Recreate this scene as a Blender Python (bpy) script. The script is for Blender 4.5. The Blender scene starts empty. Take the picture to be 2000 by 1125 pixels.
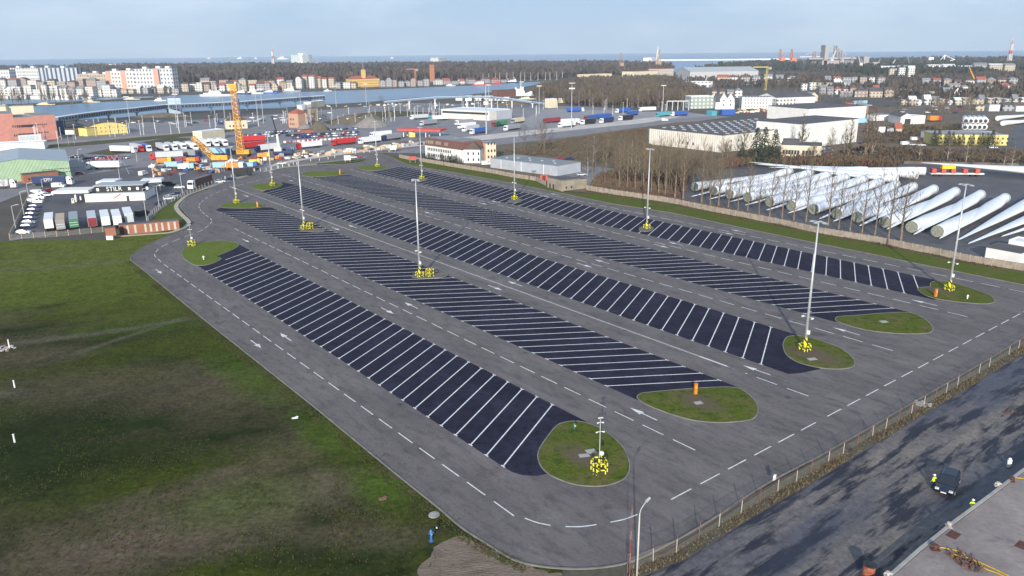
import bpy, math, random
from mathutils import Vector, Matrix, noise
random.seed(7)
S = bpy.context.scene
C = S.collection
R = math.radians
PI = math.pi

# ---------------------------------------------------------------- camera
H = 54.0
FPX = 1503.33
PITCH, ROLL, YAW = R(17.1223), R(-0.51246), R(-51.7338)
cam = bpy.data.cameras.new("Camera")
cam.sensor_width = 36.0
cam.lens = FPX / 2000.0 * 36.0
cam.clip_start = 0.5
cam.clip_end = 30000
camo = bpy.data.objects.new("Camera", cam)
C.objects.link(camo)
camo.matrix_world = Matrix.Translation((0, 0, H)) @ Matrix.Rotation(PI / 2 - PITCH, 4, 'X') @ Matrix.Rotation(ROLL, 4, 'Z')
S.camera = camo
S.render.resolution_x = 1024
S.render.resolution_y = 576

# ---------------------------------------------------------------- sun and sky
SUN_EL, SUN_AZ = R(19), R(188)          # azimuth measured clockwise from +Y; behind the camera
S.view_settings.view_transform = 'Standard'
S.view_settings.look = 'None'
S.view_settings.gamma = 1.0
S.view_settings.exposure = 0.3
W = bpy.data.worlds.new("World")
S.world = W
W.use_nodes = True
nt = W.node_tree
for n in list(nt.nodes):
    nt.nodes.remove(n)
def wn(t, **k):
    n = nt.nodes.new(t)
    for a, b in k.items():
        setattr(n, a, b)
    return n
wo = wn('ShaderNodeOutputWorld'); wb = wn('ShaderNodeBackground'); wb.inputs[1].default_value = 0.08
sky = wn('ShaderNodeTexSky', sky_type='NISHITA', sun_disc=False)
sky.sun_elevation = SUN_EL; sky.sun_rotation = SUN_AZ
sky.air_density = 1.0; sky.dust_density = 0.6; sky.ozone_density = 2.0
tc = wn('ShaderNodeTexCoord')
mp = wn('ShaderNodeMapping'); mp.inputs['Scale'].default_value = (1.0, 1.0, 3.4)
nz = wn('ShaderNodeTexNoise'); nz.inputs['Scale'].default_value = 2.1; nz.inputs['Detail'].default_value = 7; nz.inputs['Roughness'].default_value = 0.55
cr = wn('ShaderNodeValToRGB')
cr.color_ramp.elements[0].position = 0.42; cr.color_ramp.elements[0].color = (0.06,) * 3 + (1,)
cr.color_ramp.elements[1].position = 0.70; cr.color_ramp.elements[1].color = (0.85,) * 3 + (1,)
mx = wn('ShaderNodeMix', data_type='RGBA')
mx.inputs[7].default_value = (9.6, 10.8, 11.8, 1)
nt.links.new(tc.outputs['Generated'], mp.inputs[0]); nt.links.new(mp.outputs[0], nz.inputs['Vector'])
nt.links.new(nz.outputs['Fac'], cr.inputs[0]); nt.links.new(cr.outputs[0], mx.inputs[0])
# clear air between the clouds: the physical sky with a maritime blue veil thickening to the horizon
sx = wn('ShaderNodeSeparateXYZ'); nt.links.new(tc.outputs['Generated'], sx.inputs[0])
gr = wn('ShaderNodeValToRGB'); e = gr.color_ramp.elements
e[0].position = 0.0; e[0].color = (0.43, 0.68, 1.0, 1); e[1].position = 0.5; e[1].color = (0.30, 0.51, 0.90, 1)
nt.links.new(sx.outputs['Z'], gr.inputs[0])
sc = wn('ShaderNodeVectorMath', operation='SCALE'); sc.inputs['Scale'].default_value = 9.0; nt.links.new(gr.outputs[0], sc.inputs[0])
m0 = wn('ShaderNodeMix', data_type='RGBA'); m0.inputs[0].default_value = 0.85
nt.links.new(sky.outputs[0], m0.inputs[6]); nt.links.new(sc.outputs[0], m0.inputs[7])
nt.links.new(m0.outputs[2], mx.inputs[6]); nt.links.new(mx.outputs[2], wb.inputs[0]); nt.links.new(wb.outputs[0], wo.inputs[0])

sun = bpy.data.lights.new("Sun", 'SUN'); sun.energy = 5.0; sun.angle = R(0.53); sun.color = (1.0, 0.93, 0.82)
suno = bpy.data.objects.new("Sun", sun); C.objects.link(suno)
sd = Vector((math.sin(SUN_AZ) * math.cos(SUN_EL), math.cos(SUN_AZ) * math.cos(SUN_EL), math.sin(SUN_EL)))
suno.rotation_euler = sd.to_track_quat('Z', 'Y').to_euler()

# ---------------------------------------------------------------- helpers
CP, SP, CR_, SR_ = math.cos(PITCH), math.sin(PITCH), math.cos(ROLL), math.sin(ROLL)
def ray(px, py):
    x = (px - 1000) / FPX; y = -(py - 562.5) / FPX
    x, y = CR_ * x - SR_ * y, SR_ * x + CR_ * y
    return x, CP + y * SP, -SP + y * CP
def G(px, py, z=0.0):
    """point of the photograph -> point of the place, on the level z"""
    dx, dy, dz = ray(px, py)
    dz = min(dz, -0.0045)
    t = (z - H) / dz
    return Vector((dx * t, dy * t, z))
def hgt(b, top):
    """height of something upright standing at photo point b whose top reaches row top"""
    g = G(*b); dx, dy, dz = ray(b[0], top)
    return H + dz * math.hypot(g.x, g.y) / math.hypot(dx, dy)
EX = Vector((math.cos(YAW), math.sin(YAW), 0)); EV = Vector((-math.sin(YAW), math.cos(YAW), 0))
def LT(u, v, z=0.0):
    p = EX * u + EV * v; p.z = z
    return p
CROP = {'A': (0, 90), 'B': (400, 90), 'C': (800, 90), 'D': (1200, 60), 'E': (1600, 60), 'F': (0, 260),
        'Q': (400, 240), 'R': (800, 240), 'I': (1200, 200), 'J': (1600, 200), 'K': (1600, 375)}
def c5(k, *pts):
    ox, oy = CROP[k]
    r = [(ox + x / 5.0, oy + y / 5.0) for x, y in pts]
    return r if len(r) > 1 else r[0]

MATS = {}
def mat(name, col, rough=0.85, col2=None, scale=1.0, detail=6, metal=0.0, bump=0.0, lo=0.35, hi=0.65, coord='Object',
        stretch=None, rot=0.0, spec=None, third=None, bscale=None, rough2=None):
    """one base colour, or two (three) blended by a noise in world/object space"""
    if name in MATS:
        return MATS[name]
    m = bpy.data.materials.new(name); m.use_nodes = True
    t = m.node_tree; b = t.nodes['Principled BSDF']
    b.inputs['Base Color'].default_value = (*col, 1); b.inputs['Roughness'].default_value = rough
    b.inputs['Metallic'].default_value = metal
    if spec is not None:
        b.inputs['Specular IOR Level'].default_value = spec
    L = t.links.new
    N = t.nodes.new
    if col2 is None:
        col2 = tuple(c * 0.82 for c in col)
    co = N('ShaderNodeTexCoord'); ma = N('ShaderNodeMapping')
    ma.vector_type = 'TEXTURE'; ma.inputs['Rotation'].default_value = (0, 0, rot)
    if stretch:
        ma.inputs['Scale'].default_value = tuple(1 / s_ for s_ in stretch)
    L(co.outputs[coord], ma.inputs[0])
    nn = N('ShaderNodeTexNoise'); nn.inputs['Scale'].default_value = scale; nn.inputs['Detail'].default_value = detail
    nn.inputs['Roughness'].default_value = 0.6
    L(ma.outputs[0], nn.inputs['Vector'])
    mr = N('ShaderNodeMapRange'); mr.inputs[1].default_value = lo; mr.inputs[2].default_value = hi
    L(nn.outputs['Fac'], mr.inputs[0])
    mi = N('ShaderNodeMix'); mi.data_type = 'RGBA'
    mi.inputs[6].default_value = (*col, 1); mi.inputs[7].default_value = (*col2, 1)
    L(mr.outputs[0], mi.inputs[0])
    out = mi.outputs[2]
    if third:
        c3, s3, l3, h3 = third
        n3 = N('ShaderNodeTexNoise'); n3.inputs['Scale'].default_value = s3; n3.inputs['Detail'].default_value = 8
        n3.inputs['Roughness'].default_value = 0.65
        L(ma.outputs[0], n3.inputs['Vector'])
        m3 = N('ShaderNodeMapRange'); m3.inputs[1].default_value = l3; m3.inputs[2].default_value = h3
        L(n3.outputs['Fac'], m3.inputs[0])
        x3 = N('ShaderNodeMix'); x3.data_type = 'RGBA'; x3.inputs[7].default_value = (*c3, 1)
        L(m3.outputs[0], x3.inputs[0]); L(out, x3.inputs[6]); out = x3.outputs[2]
    L(out, b.inputs['Base Color'])
    if rough2 is not None:
        rr = N('ShaderNodeMapRange'); rr.inputs[3].default_value = rough; rr.inputs[4].default_value = rough2
        L(mr.outputs[0], rr.inputs[0]); L(rr.outputs[0], b.inputs['Roughness'])
    if bump:
        nb = N('ShaderNodeTexNoise'); nb.inputs['Scale'].default_value = bscale or scale * 6; nb.inputs['Detail'].default_value = 4
        L(ma.outputs[0], nb.inputs['Vector'])
        bp = N('ShaderNodeBump'); bp.inputs['Distance'].default_value = bump
        L(nb.outputs['Fac'], bp.inputs['Height']); L(bp.outputs[0], b.inputs['Normal'])
    MATS[name] = m
    return m

class MB:
    def __init__(s):
        s.v = []; s.f = []; s.m = []
    def add(s, vs, fs, mi=0):
        o = len(s.v); s.v += [tuple(v) for v in vs]
        for f in fs:
            s.f.append(tuple(o + i for i in f)); s.m.append(mi)
        return s
    def box(s, cx, cy, cz, sx, sy, sz, rot=0.0, mi=0, top=None):
        """centre of the base, sizes"""
        c, n = math.cos(rot), math.sin(rot)
        vs = []
        for z in (cz, cz + sz):
            for x, y in ((-1, -1), (1, -1), (1, 1), (-1, 1)):
                x *= sx / 2; y *= sy / 2
                vs.append((cx + c * x - n * y, cy + n * x + c * y, z))
        s.add(vs, [(0, 3, 2, 1), (0, 1, 5, 4), (1, 2, 6, 5), (2, 3, 7, 6), (3, 0, 4, 7)], mi)
        s.add(vs[4:], [(0, 1, 2, 3)], mi if top is None else top)
        return s
    def prism(s, pts, z0, z1, mi=0, top=None):
        n = len(pts)
        ar = sum(pts[i][0] * pts[(i + 1) % n][1] - pts[(i + 1) % n][0] * pts[i][1] for i in range(n))
        if ar < 0:
            pts = pts[::-1]
        vs = [(p[0], p[1], z0) for p in pts] + [(p[0], p[1], z1) for p in pts]
        s.add(vs, [(i, (i + 1) % n, n + (i + 1) % n, n + i) for i in range(n)], mi)
        s.add(vs[n:], [tuple(range(n))], mi if top is None else top)
        return s
    def xprism(s, prof, x0, x1, mi=0):
        """profile in (y,z) run along x"""
        n = len(prof)
        vs = [(x0, p[0], p[1]) for p in prof] + [(x1, p[0], p[1]) for p in prof]
        s.add(vs, [(i, (i + 1) % n, n + (i + 1) % n, n + i) for i in range(n)] + [tuple(range(n))[::-1], tuple(range(n, 2 * n))], mi)
        return s
    def tube(s, a, b, r0, r1=None, n=6, mi=0, cap=True):
        a = Vector(a); b = Vector(b); r1 = r0 if r1 is None else r1
        d = (b - a)
        if d.length < 1e-6:
            return s
        d.normalize()
        x = d.orthogonal().normalized(); y = d.cross(x)
        vs = []
        for p, r in ((a, r0), (b, r1)):
            for i in range(n):
                t = 2 * PI * i / n
                vs.append(p + x * (r * math.cos(t)) + y * (r * math.sin(t)))
        fs = [(i, (i + 1) % n, n + (i + 1) % n, n + i) for i in range(n)]
        if cap:
            fs += [tuple(range(n))[::-1], tuple(range(n, 2 * n))]
        return s.add(vs, fs, mi)
    def poly(s, pts, mi=0):
        return s.add(pts, [tuple(range(len(pts)))], mi)
    def mesh(s, name, mats):
        me = bpy.data.meshes.new(name); me.from_pydata(s.v, [], s.f)
        for m in (mats if isinstance(mats, (list, tuple)) else [mats]):
            me.materials.append(m)
        if any(s.m):
            me.polygons.foreach_set('material_index', s.m)
        me.update()
        return me
    def build(s, name, mats, parent=None, smooth=False):
        return inst(name, s.mesh(name, mats), parent, smooth)
def inst(name, me, parent=None, smooth=False):
    if smooth:
        me.polygons.foreach_set('use_smooth', [True] * len(me.polygons))
    o = bpy.data.objects.new(name, me); C.objects.link(o)
    if parent is not None:
        o.parent = parent
    return o
def tag(o, label=None, cat=None, group=None, kind=None):
    for k, v in (('label', label), ('category', cat), ('group', group), ('kind', kind)):
        if v:
            o[k] = v
    return o
def thing(name, label, cat, loc=(0, 0, 0), rz=0.0, group=None):
    o = bpy.data.objects.new(name, None); C.objects.link(o)
    o.location = loc; o.rotation_euler = (0, 0, rz); o.empty_display_size = 0.5
    return tag(o, label, cat, group)
def place(o, loc, rz=0.0, sc=None):
    o.location = loc; o.rotation_euler = (0, 0, rz)
    if sc:
        o.scale = sc if isinstance(sc, (tuple, list)) else (sc, sc, sc)
    return o
def copy_tree(o, parent=None):
    c = o.copy(); C.objects.link(c); c.parent = parent
    for ch in [x for x in KIDS.get(o.name, [])]:
        copy_tree(ch, c)
    return c
KIDS = {}
def remember(o):
    """note the children of a prototype so copies can repeat them"""
    KIDS[o.name] = list(o.children)
    for ch in o.children:
        remember(ch)
def setmat(o, m, slot=0):
    o.material_slots[slot].link = 'OBJECT'; o.material_slots[slot].material = m
def struct(name, mb, m, smooth=False):
    return tag(mb.build(name, m, None, smooth), kind='structure')
def sheet(name, pts, z, m):
    """flat structure polygon; pts world xy"""
    mb = MB(); n = len(pts)
    ar = sum(pts[i][0] * pts[(i + 1) % n][1] - pts[(i + 1) % n][0] * pts[i][1] for i in range(n))
    if ar < 0:
        pts = pts[::-1]
    mb.poly([(p[0], p[1], z) for p in pts])
    return struct(name, mb, m)
def gp(pts, z=0.0):
    return [G(x, y) for x, y in pts]
def smooth_line(pts, n=6, closed=False):
    """Catmull-Rom through world points"""
    out = []; m = len(pts)
    rng = range(m) if closed else range(m - 1)
    for i in rng:
        p0 = pts[(i - 1) % m] if closed or i > 0 else pts[i]
        p1 = pts[i]; p2 = pts[(i + 1) % m]
        p3 = pts[(i + 2) % m] if closed or i < m - 2 else p2
        for k in range(n):
            t = k / n
            out.append(0.5 * ((2 * p1) + (p2 - p0) * t + (2 * p0 - 5 * p1 + 4 * p2 - p3) * t * t + (3 * p1 - p0 - 3 * p2 + p3) * t ** 3))
    if not closed:
        out.append(pts[-1])
    return out
def sweep(mb, pts, w, z0, z1, closed=False, mi=0, off=0.0):
    """low strip of rectangular section along world points"""
    n = len(pts); L_, R_ = [], []
    for i, p in enumerate(pts):
        a = pts[(i - 1) % n] if closed or i > 0 else pts[i]
        b = pts[(i + 1) % n] if closed or i < n - 1 else pts[i]
        d = (b - a); d.z = 0; d.normalize(); nn = Vector((-d.y, d.x, 0))
        L_.append(p + nn * (off + w / 2)); R_.append(p + nn * (off - w / 2))
    for i in (range(n) if closed else range(n - 1)):
        j = (i + 1) % n
        a, b, c, d = R_[i], R_[j], L_[j], L_[i]
        vs = [(q.x, q.y, z0) for q in (a, b, c, d)] + [(q.x, q.y, z1) for q in (a, b, c, d)]
        fs = [(4, 5, 6, 7), (0, 1, 5, 4), (2, 3, 7, 6)]
        if not closed and i == 0:
            fs.append((3, 0, 4, 7))
        if not closed and i == n - 2:
            fs.append((1, 2, 6, 5))
        mb.add(vs, fs, mi)
    return mb
def dist_along(pts):
    d = [0.0]
    for a, b in zip(pts, pts[1:]):
        d.append(d[-1] + (b - a).length)
    return d
def at_dist(pts, ds, s):
    for i in range(len(ds) - 1):
        if s <= ds[i + 1]:
            t = (s - ds[i]) / max(1e-6, ds[i + 1] - ds[i]); return pts[i].lerp(pts[i + 1], t)
    return pts[-1].copy()
def text_mesh(txt, size, name='lettering', ext=0.0):
    cu = bpy.data.curves.new('txt', 'FONT'); cu.body = txt; cu.size = size; cu.extrude = ext
    cu.align_x = 'CENTER'; cu.align_y = 'CENTER'; cu.resolution_u = 3
    o = bpy.data.objects.new('txt', cu)
    C.objects.link(o)
    dg = bpy.context.evaluated_depsgraph_get()
    me = bpy.data.meshes.new_from_object(o.evaluated_get(dg)); me.name = name
    bpy.data.objects.remove(o)
    return me

#@@MATERIALS
# ---------------------------------------------------------------- materials
def grain(m, scale, lo, hi, coord='Object'):
    """multiply the base colour by a fine noise, lo..hi"""
    t = m.node_tree; b = t.nodes['Principled BSDF']; lk = b.inputs['Base Color'].links
    src = lk[0].from_socket
    co = t.nodes.new('ShaderNodeTexCoord'); n = t.nodes.new('ShaderNodeTexNoise'); n.inputs['Scale'].default_value = scale; n.inputs['Detail'].default_value = 5; n.inputs['Roughness'].default_value = .8
    r = t.nodes.new('ShaderNodeMapRange'); r.inputs[1].default_value = .25; r.inputs[2].default_value = .75; r.inputs[3].default_value = lo; r.inputs[4].default_value = hi
    v = t.nodes.new('ShaderNodeVectorMath'); v.operation = 'SCALE'
    t.links.new(co.outputs[coord], n.inputs[0]); t.links.new(n.outputs['Fac'], r.inputs[0]); t.links.new(src, v.inputs[0]); t.links.new(r.outputs[0], v.inputs['Scale']); t.links.new(v.outputs[0], b.inputs['Base Color'])
    return m
def soft_patch(m, c, rx, ry, rot, col, strength=.9, edge=.55, nsc=.12, namt=1.0):
    """a worn or greener patch of ground with a ragged edge, fixed to its place"""
    t = m.node_tree; b = t.nodes['Principled BSDF']; src = b.inputs['Base Color'].links[0].from_socket; N = t.nodes.new
    co = N('ShaderNodeTexCoord'); ma = N('ShaderNodeMapping'); ma.vector_type = 'TEXTURE'
    ma.inputs['Location'].default_value = (c[0], c[1], 0); ma.inputs['Rotation'].default_value = (0, 0, rot); ma.inputs['Scale'].default_value = (rx, ry, 1)
    ln = N('ShaderNodeVectorMath'); ln.operation = 'LENGTH'; nn = N('ShaderNodeTexNoise'); nn.inputs['Scale'].default_value = nsc; nn.inputs['Detail'].default_value = 9; nn.inputs['Roughness'].default_value = .7
    ad = N('ShaderNodeMath'); ad.operation = 'MULTIPLY_ADD'; ad.inputs[1].default_value = namt * 2; r = N('ShaderNodeMapRange'); r.inputs[1].default_value = 1 + namt + edge; r.inputs[2].default_value = 1 + namt - edge; r.inputs[3].default_value = 0; r.inputs[4].default_value = strength
    x = N('ShaderNodeMix'); x.data_type = 'RGBA'; x.inputs[7].default_value = (*col, 1); L = t.links.new
    L(co.outputs['Object'], ma.inputs[0]); L(ma.outputs[0], ln.inputs[0]); L(co.outputs['Object'], nn.inputs[0]); L(nn.outputs['Fac'], ad.inputs[0]); L(ln.outputs['Value'], ad.inputs[2]); L(ad.outputs[0], r.inputs[0]); L(r.outputs[0], x.inputs[0]); L(src, x.inputs[6]); L(x.outputs[2], b.inputs['Base Color'])
def spots(m, cell, rad, mul):
    """sparse oil drips and stains"""
    t = m.node_tree; b = t.nodes['Principled BSDF']; src = b.inputs['Base Color'].links[0].from_socket; N = t.nodes.new; L = t.links.new
    co = N('ShaderNodeTexCoord'); nz_ = N('ShaderNodeTexNoise'); nz_.inputs['Scale'].default_value = 1.1; nz_.inputs['Detail'].default_value = 4
    va = N('ShaderNodeVectorMath'); va.operation = 'MULTIPLY_ADD'; va.inputs[1].default_value = (1.2, 1.2, 0); v = N('ShaderNodeTexVoronoi'); v.inputs['Scale'].default_value = 1 / cell
    r = N('ShaderNodeMapRange'); r.inputs[1].default_value = rad / cell; r.inputs[2].default_value = rad * 2.2 / cell; r.inputs[3].default_value = mul; r.inputs[4].default_value = 1
    sc_ = N('ShaderNodeVectorMath'); sc_.operation = 'SCALE'
    L(co.outputs['Object'], nz_.inputs[0]); L(nz_.outputs['Color'], va.inputs[0]); L(co.outputs['Object'], va.inputs[2]); L(va.outputs[0], v.inputs[0]); L(v.outputs['Distance'], r.inputs[0]); L(src, sc_.inputs[0]); L(r.outputs[0], sc_.inputs['Scale']); L(sc_.outputs[0], b.inputs['Base Color'])
def panels(m, rot, w, h, amt):
    """slightly different batches of paving stones laid in strips"""
    t = m.node_tree; b = t.nodes['Principled BSDF']; src = b.inputs['Base Color'].links[0].from_socket
    co = t.nodes.new('ShaderNodeTexCoord'); ma = t.nodes.new('ShaderNodeMapping'); ma.vector_type = 'TEXTURE'; ma.inputs['Rotation'].default_value = (0, 0, rot)
    br = t.nodes.new('ShaderNodeTexBrick'); br.inputs['Scale'].default_value = 1; br.inputs['Brick Width'].default_value = w; br.inputs['Row Height'].default_value = h; br.inputs['Mortar Size'].default_value = .035
    br.inputs['Color1'].default_value = (1 - amt,) * 3 + (1,); br.inputs['Color2'].default_value = (1 + amt,) * 3 + (1,); br.inputs['Mortar'].default_value = (1 - amt * 1.2,) * 3 + (1,)
    v = t.nodes.new('ShaderNodeVectorMath'); v.operation = 'MULTIPLY'
    t.links.new(co.outputs['Object'], ma.inputs[0]); t.links.new(ma.outputs[0], br.inputs[0]); t.links.new(src, v.inputs[0]); t.links.new(br.outputs['Color'], v.inputs[1]); t.links.new(v.outputs[0], b.inputs['Base Color'])
    return m
m_land = mat('far_land', (0.075, 0.06, 0.048), 0.95, (0.05, 0.05, 0.04), 0.02, 8)
m_pave = mat('block_paving', (0.122, 0.107, 0.106), 0.9, (0.165, 0.145, 0.140), 0.10, 12, rot=YAW, stretch=(.55, 1.5, 1), lo=0.34, hi=0.68,
             third=((0.085, 0.075, 0.079), 0.5, 0.48, 0.72), bump=0.01, bscale=9, spec=0.15)
m_bay = mat('bay_paving', (0.0150, 0.0145, 0.030), 0.9, (0.029, 0.027, 0.048), 0.14, 12, lo=0.40, hi=0.70,
            third=((0.009, 0.009, 0.017), 0.7, 0.48, 0.7), bump=0.01, bscale=8, spec=0.12)
m_paint = mat('road_paint', (0.78, 0.78, 0.76), 0.6, (0.55, 0.55, 0.54), 1.3, 5, lo=0.45, hi=0.75)
m_kerb = mat('kerb_concrete', (0.25, 0.235, 0.205), 0.9, (0.15, 0.14, 0.12), 0.8)
m_grass = mat('field_grass', (0.040, 0.050, 0.008), 1.0, (0.066, 0.050, 0.034), 0.035, 14, lo=0.43, hi=0.58, stretch=(.7, 1.6, 1), rot=0.35,
              third=((0.020, 0.030, 0.006), 0.07, 0.49, 0.60), bump=0.05, bscale=2.6, spec=0.03)
m_isl = mat('island_grass', (0.082, 0.102, 0.016), 1.0, (0.13, 0.11, 0.045), 0.22, 9, lo=0.46, hi=0.7,
            third=((0.038, 0.058, 0.012), 0.6, 0.5, 0.7), bump=0.12, bscale=3, spec=0.05)
m_isl2 = mat('far_island_grass', (0.095, 0.145, 0.016), 1.0, (0.13, 0.145, 0.035), 0.3, 9, bump=0.1, bscale=3, spec=0.05)
m_soil = mat('bare_soil', (0.21, 0.155, 0.115), 0.95, (0.14, 0.10, 0.075), 0.5, 10, third=((0.09, 0.07, 0.045), 0.25, 0.55, 0.7), bump=0.15, bscale=3, stretch=(0.6, 1.6, 1))
m_dirt = mat('dry_dirt', (0.15, 0.125, 0.10), 0.95, (0.09, 0.078, 0.06), 0.3, 10, bump=0.1)
m_galv = mat('galvanised_steel', (0.52, 0.54, 0.55), 0.45, (0.42, 0.44, 0.45), 1.5, metal=0.35)
m_white = mat('white_paint', (0.78, 0.78, 0.76), 0.55, (0.66, 0.66, 0.64), 0.6)
m_dark = mat('dark_plastic', (0.02, 0.02, 0.022), 0.5)
m_tyre = mat('tyre_rubber', (0.02, 0.02, 0.02), 0.85)
m_glass = mat('dark_glass', (0.015, 0.02, 0.028), 0.12, spec=0.6)
m_orange = mat('orange_paint', (0.75, 0.22, 0.02), 0.5, (0.62, 0.17, 0.02), 2)
m_conc = mat('concrete', (0.36, 0.35, 0.33), 0.9, (0.26, 0.25, 0.235), 0.5, 8)
m_rust = mat('rusty_steel', (0.13, 0.045, 0.025), 0.85, (0.06, 0.025, 0.02), 3, 8)
m_black = mat('matt_black', (0.012, 0.012, 0.012), 0.9)
grain(m_pave, 2.2, .80, 1.22); grain(m_bay, 2.2, .7, 1.4); grain(m_pave, .35, .9, 1.1); panels(m_pave, YAW, 9.0, 2.3, .07); panels(m_bay, YAW, 4.5, 2.3, .12)
grain(m_isl, 2.2, .6, 1.45); grain(m_isl2, 2.0, .7, 1.3); grain(m_soil, 2.5, .7, 1.25); grain(m_paint, 3.0, .62, 1.15); grain(m_kerb, 1.6, .65, 1.2)
spots(m_pave, 9, .35, .62); spots(m_pave, 23, .9, .72); spots(m_bay, 7, .3, .5); spots(m_bay, 17, .5, 1.9); grain(m_paint, .9, .75, 1.15)
BRN = (0.098, 0.075, 0.052); GRN = (0.052, 0.085, 0.010); OLV = (0.105, 0.125, 0.022); DKG = (0.016, 0.024, 0.006)
for px, py, rx, ry, ro, col, st_ in [(200, 515, 60, 30, .2, OLV, .75), (60, 575, 30, 14, .4, (0.075, 0.10, 0.012), .6), (330, 590, 18, 26, .6, (0.07, 0.085, 0.014), .7), (80, 470, 60, 14, .2, OLV, .7), (200, 660, 26, 7, .5, DKG, .6), (60, 850, 20, 16, .6, DKG, .8), (330, 870, 22, 7, .4, DKG, .55),
                                     (420, 1010, 16, 5, .5, BRN, .9), (260, 1060, 14, 5, .2, BRN, .8), (650, 950, 8, 4, .3, BRN, .7), (360, 960, 12, 3, .6, BRN, .7), (190, 750, 16, 7, .4, BRN, .5), (420, 760, 12, 8, .1, BRN, .45), (560, 890, 7, 9, -.7, BRN, .4), (700, 1050, 7, 3, .1, BRN, .7), (620, 1090, 8, 3, 0, DKG, .7),
                                     (740, 950, 6, 3, -.9, GRN, .9), (640, 850, 9, 3, -.9, GRN, .8), (480, 730, 12, 4, -.9, GRN, .7), (270, 640, 12, 4, .3, GRN, .5), (480, 980, 8, 5, .3, GRN, .5), (30, 700, 10, 5, .3, BRN, .6)]:
    soft_patch(m_grass, G(px, py), rx, ry, ro, col, st_)
TRK = (0.115, 0.100, 0.080)
for a, b, w in (((388, 620), (205, 650), 1.1), ((215, 647), (30, 672), 1.3), ((60, 664), (-120, 700), 1.4), ((255, 508), (100, 522), 1.2), ((120, 520), (-120, 537), 1.2), ((-80, 772), (45, 768), 1.6), ((330, 630), (120, 700), .7)):
    p, q = G(*a), G(*b); d = q - p
    soft_patch(m_grass, (p + q) / 2, d.length / 2, w, math.atan2(d.y, d.x), TRK, .55, .9, .4, .8)
for px, py, rx, ry in ((1590, 695, 3.4, 1.8), (1830, 567, 2.5, 1.5), (1140, 897, 2.6, 1.2), (1366, 786, 2.4, 1.5)):
    soft_patch(m_isl, G(px, py), rx * 1.5, ry * 1.5, YAW, (0.12, 0.09, 0.068), .9, .5, .6, .8)
grain(m_grass, 1.3, .35, 1.7); grain(m_grass, .3, .6, 1.45)
def stripes(name, a, b, scale, direction='DIAGONAL'):
    m = bpy.data.materials.new(name); m.use_nodes = True; t = m.node_tree; bs = t.nodes['Principled BSDF']
    co = t.nodes.new('ShaderNodeTexCoord'); w = t.nodes.new('ShaderNodeTexWave'); w.bands_direction = direction
    w.inputs['Scale'].default_value = scale
    r = t.nodes.new('ShaderNodeValToRGB'); r.color_ramp.interpolation = 'CONSTANT'
    r.color_ramp.elements[0].color = (*a, 1); r.color_ramp.elements[1].color = (*b, 1); r.color_ramp.elements[1].position = 0.72
    t.links.new(co.outputs['Object'], w.inputs[0]); t.links.new(w.outputs['Fac'], r.inputs[0]); t.links.new(r.outputs[0], bs.inputs['Base Color'])
    bs.inputs['Roughness'].default_value = 0.5
    MATS[name] = m
    return m
YEL = (0.66, 0.62, 0.03)
m_haz = stripes('hazard_paint', YEL, (0.02, 0.02, 0.02), 0.75)
m_hazd = stripes('hazard_paint_fine', YEL, (0.02, 0.02, 0.02), 0.45)

#@@GROUND
# ---------------------------------------------------------------- ground and lot
mb = MB(); N = 96
mb.poly([(12500 * math.cos(2 * PI * i / N), 12500 * math.sin(2 * PI * i / N), -0.25) for i in range(N)])
struct('ground', mb, m_land)
field_px = [(-700, 1900), (-900, 560), (-200, 490), (20, 470), (200, 468), (300, 455), (345, 445), (358, 420), (380, 436), (420, 520), (560, 660), (900, 990),
            (1300, 1062), (1000, 1500)]
sheet('field', gp(field_px), 0.0, m_grass)

left = [(-54.0, 49.0)]
outline = [(1600, 892), (1500, 944), (1377.6, 1023), (1321, 1055), (1272, 1081), (1226.6, 1100), (1170, 1109.7), (1113, 1111.6), (1049, 1106), (1000, 1092.7),
           (950, 1062.5), (900, 1030), (850, 987.5), (767, 921), (695, 862), (600, 784), (470, 681), (390, 617.5), (322, 562),
           (277, 525), (260, 512), (255, 506), (260, 497.5), (277, 485), (300, 472.5), (335, 457.5), (357, 450), (368, 445), (376, 438), (376, 432),
           (370, 425), (360, 415), (355, 406), (355, 400), (360, 394), (374, 382), (400, 372), (440, 358), (500, 341), (560, 328),
           (620, 322), (680, 320), (708, 315.5), (714, 312)]
exitgap = [(716, 306), (728, 300), (742, 299)]
right = [(757, 304), (768, 309), (790, 319), (817, 326), (850, 331)]
kr = [LT(u * 1.125, 203.4 + 0) for u in (-250, -170, -90, -62, -20, 30)]
pl = smooth_line(gp(outline), 4)
pr = smooth_line(gp(right), 4)
kright = [G(880, 336), G(1000, 358), G(1200, 399), G(1312, 416), G(1425, 440), G(1595, 475.5), G(1700, 496), G(1800, 517), G(2000, 557), G(2050, 567)]
kfence = [G(2300, 487), G(2000, 658.75), G(1926.7, 703.8), G(1690, 840.5)]
sheet('parking_pavement', pl + gp(exitgap) + pr + kright[:-1] + gp([(2050, 567), (2085, 577), (2095, 590), (2080, 607), (2050, 629)]) + kfence[1:], 0.008, m_pave)
kb = MB()
sweep(kb, [G(2000, 658.75), G(1926.7, 703.8), G(1690, 840.5)] + pl, 0.22, -0.02, 0.12)
sweep(kb, pr + kright, 0.22, -0.02, 0.12)
struct('kerb', kb, m_kerb)
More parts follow.
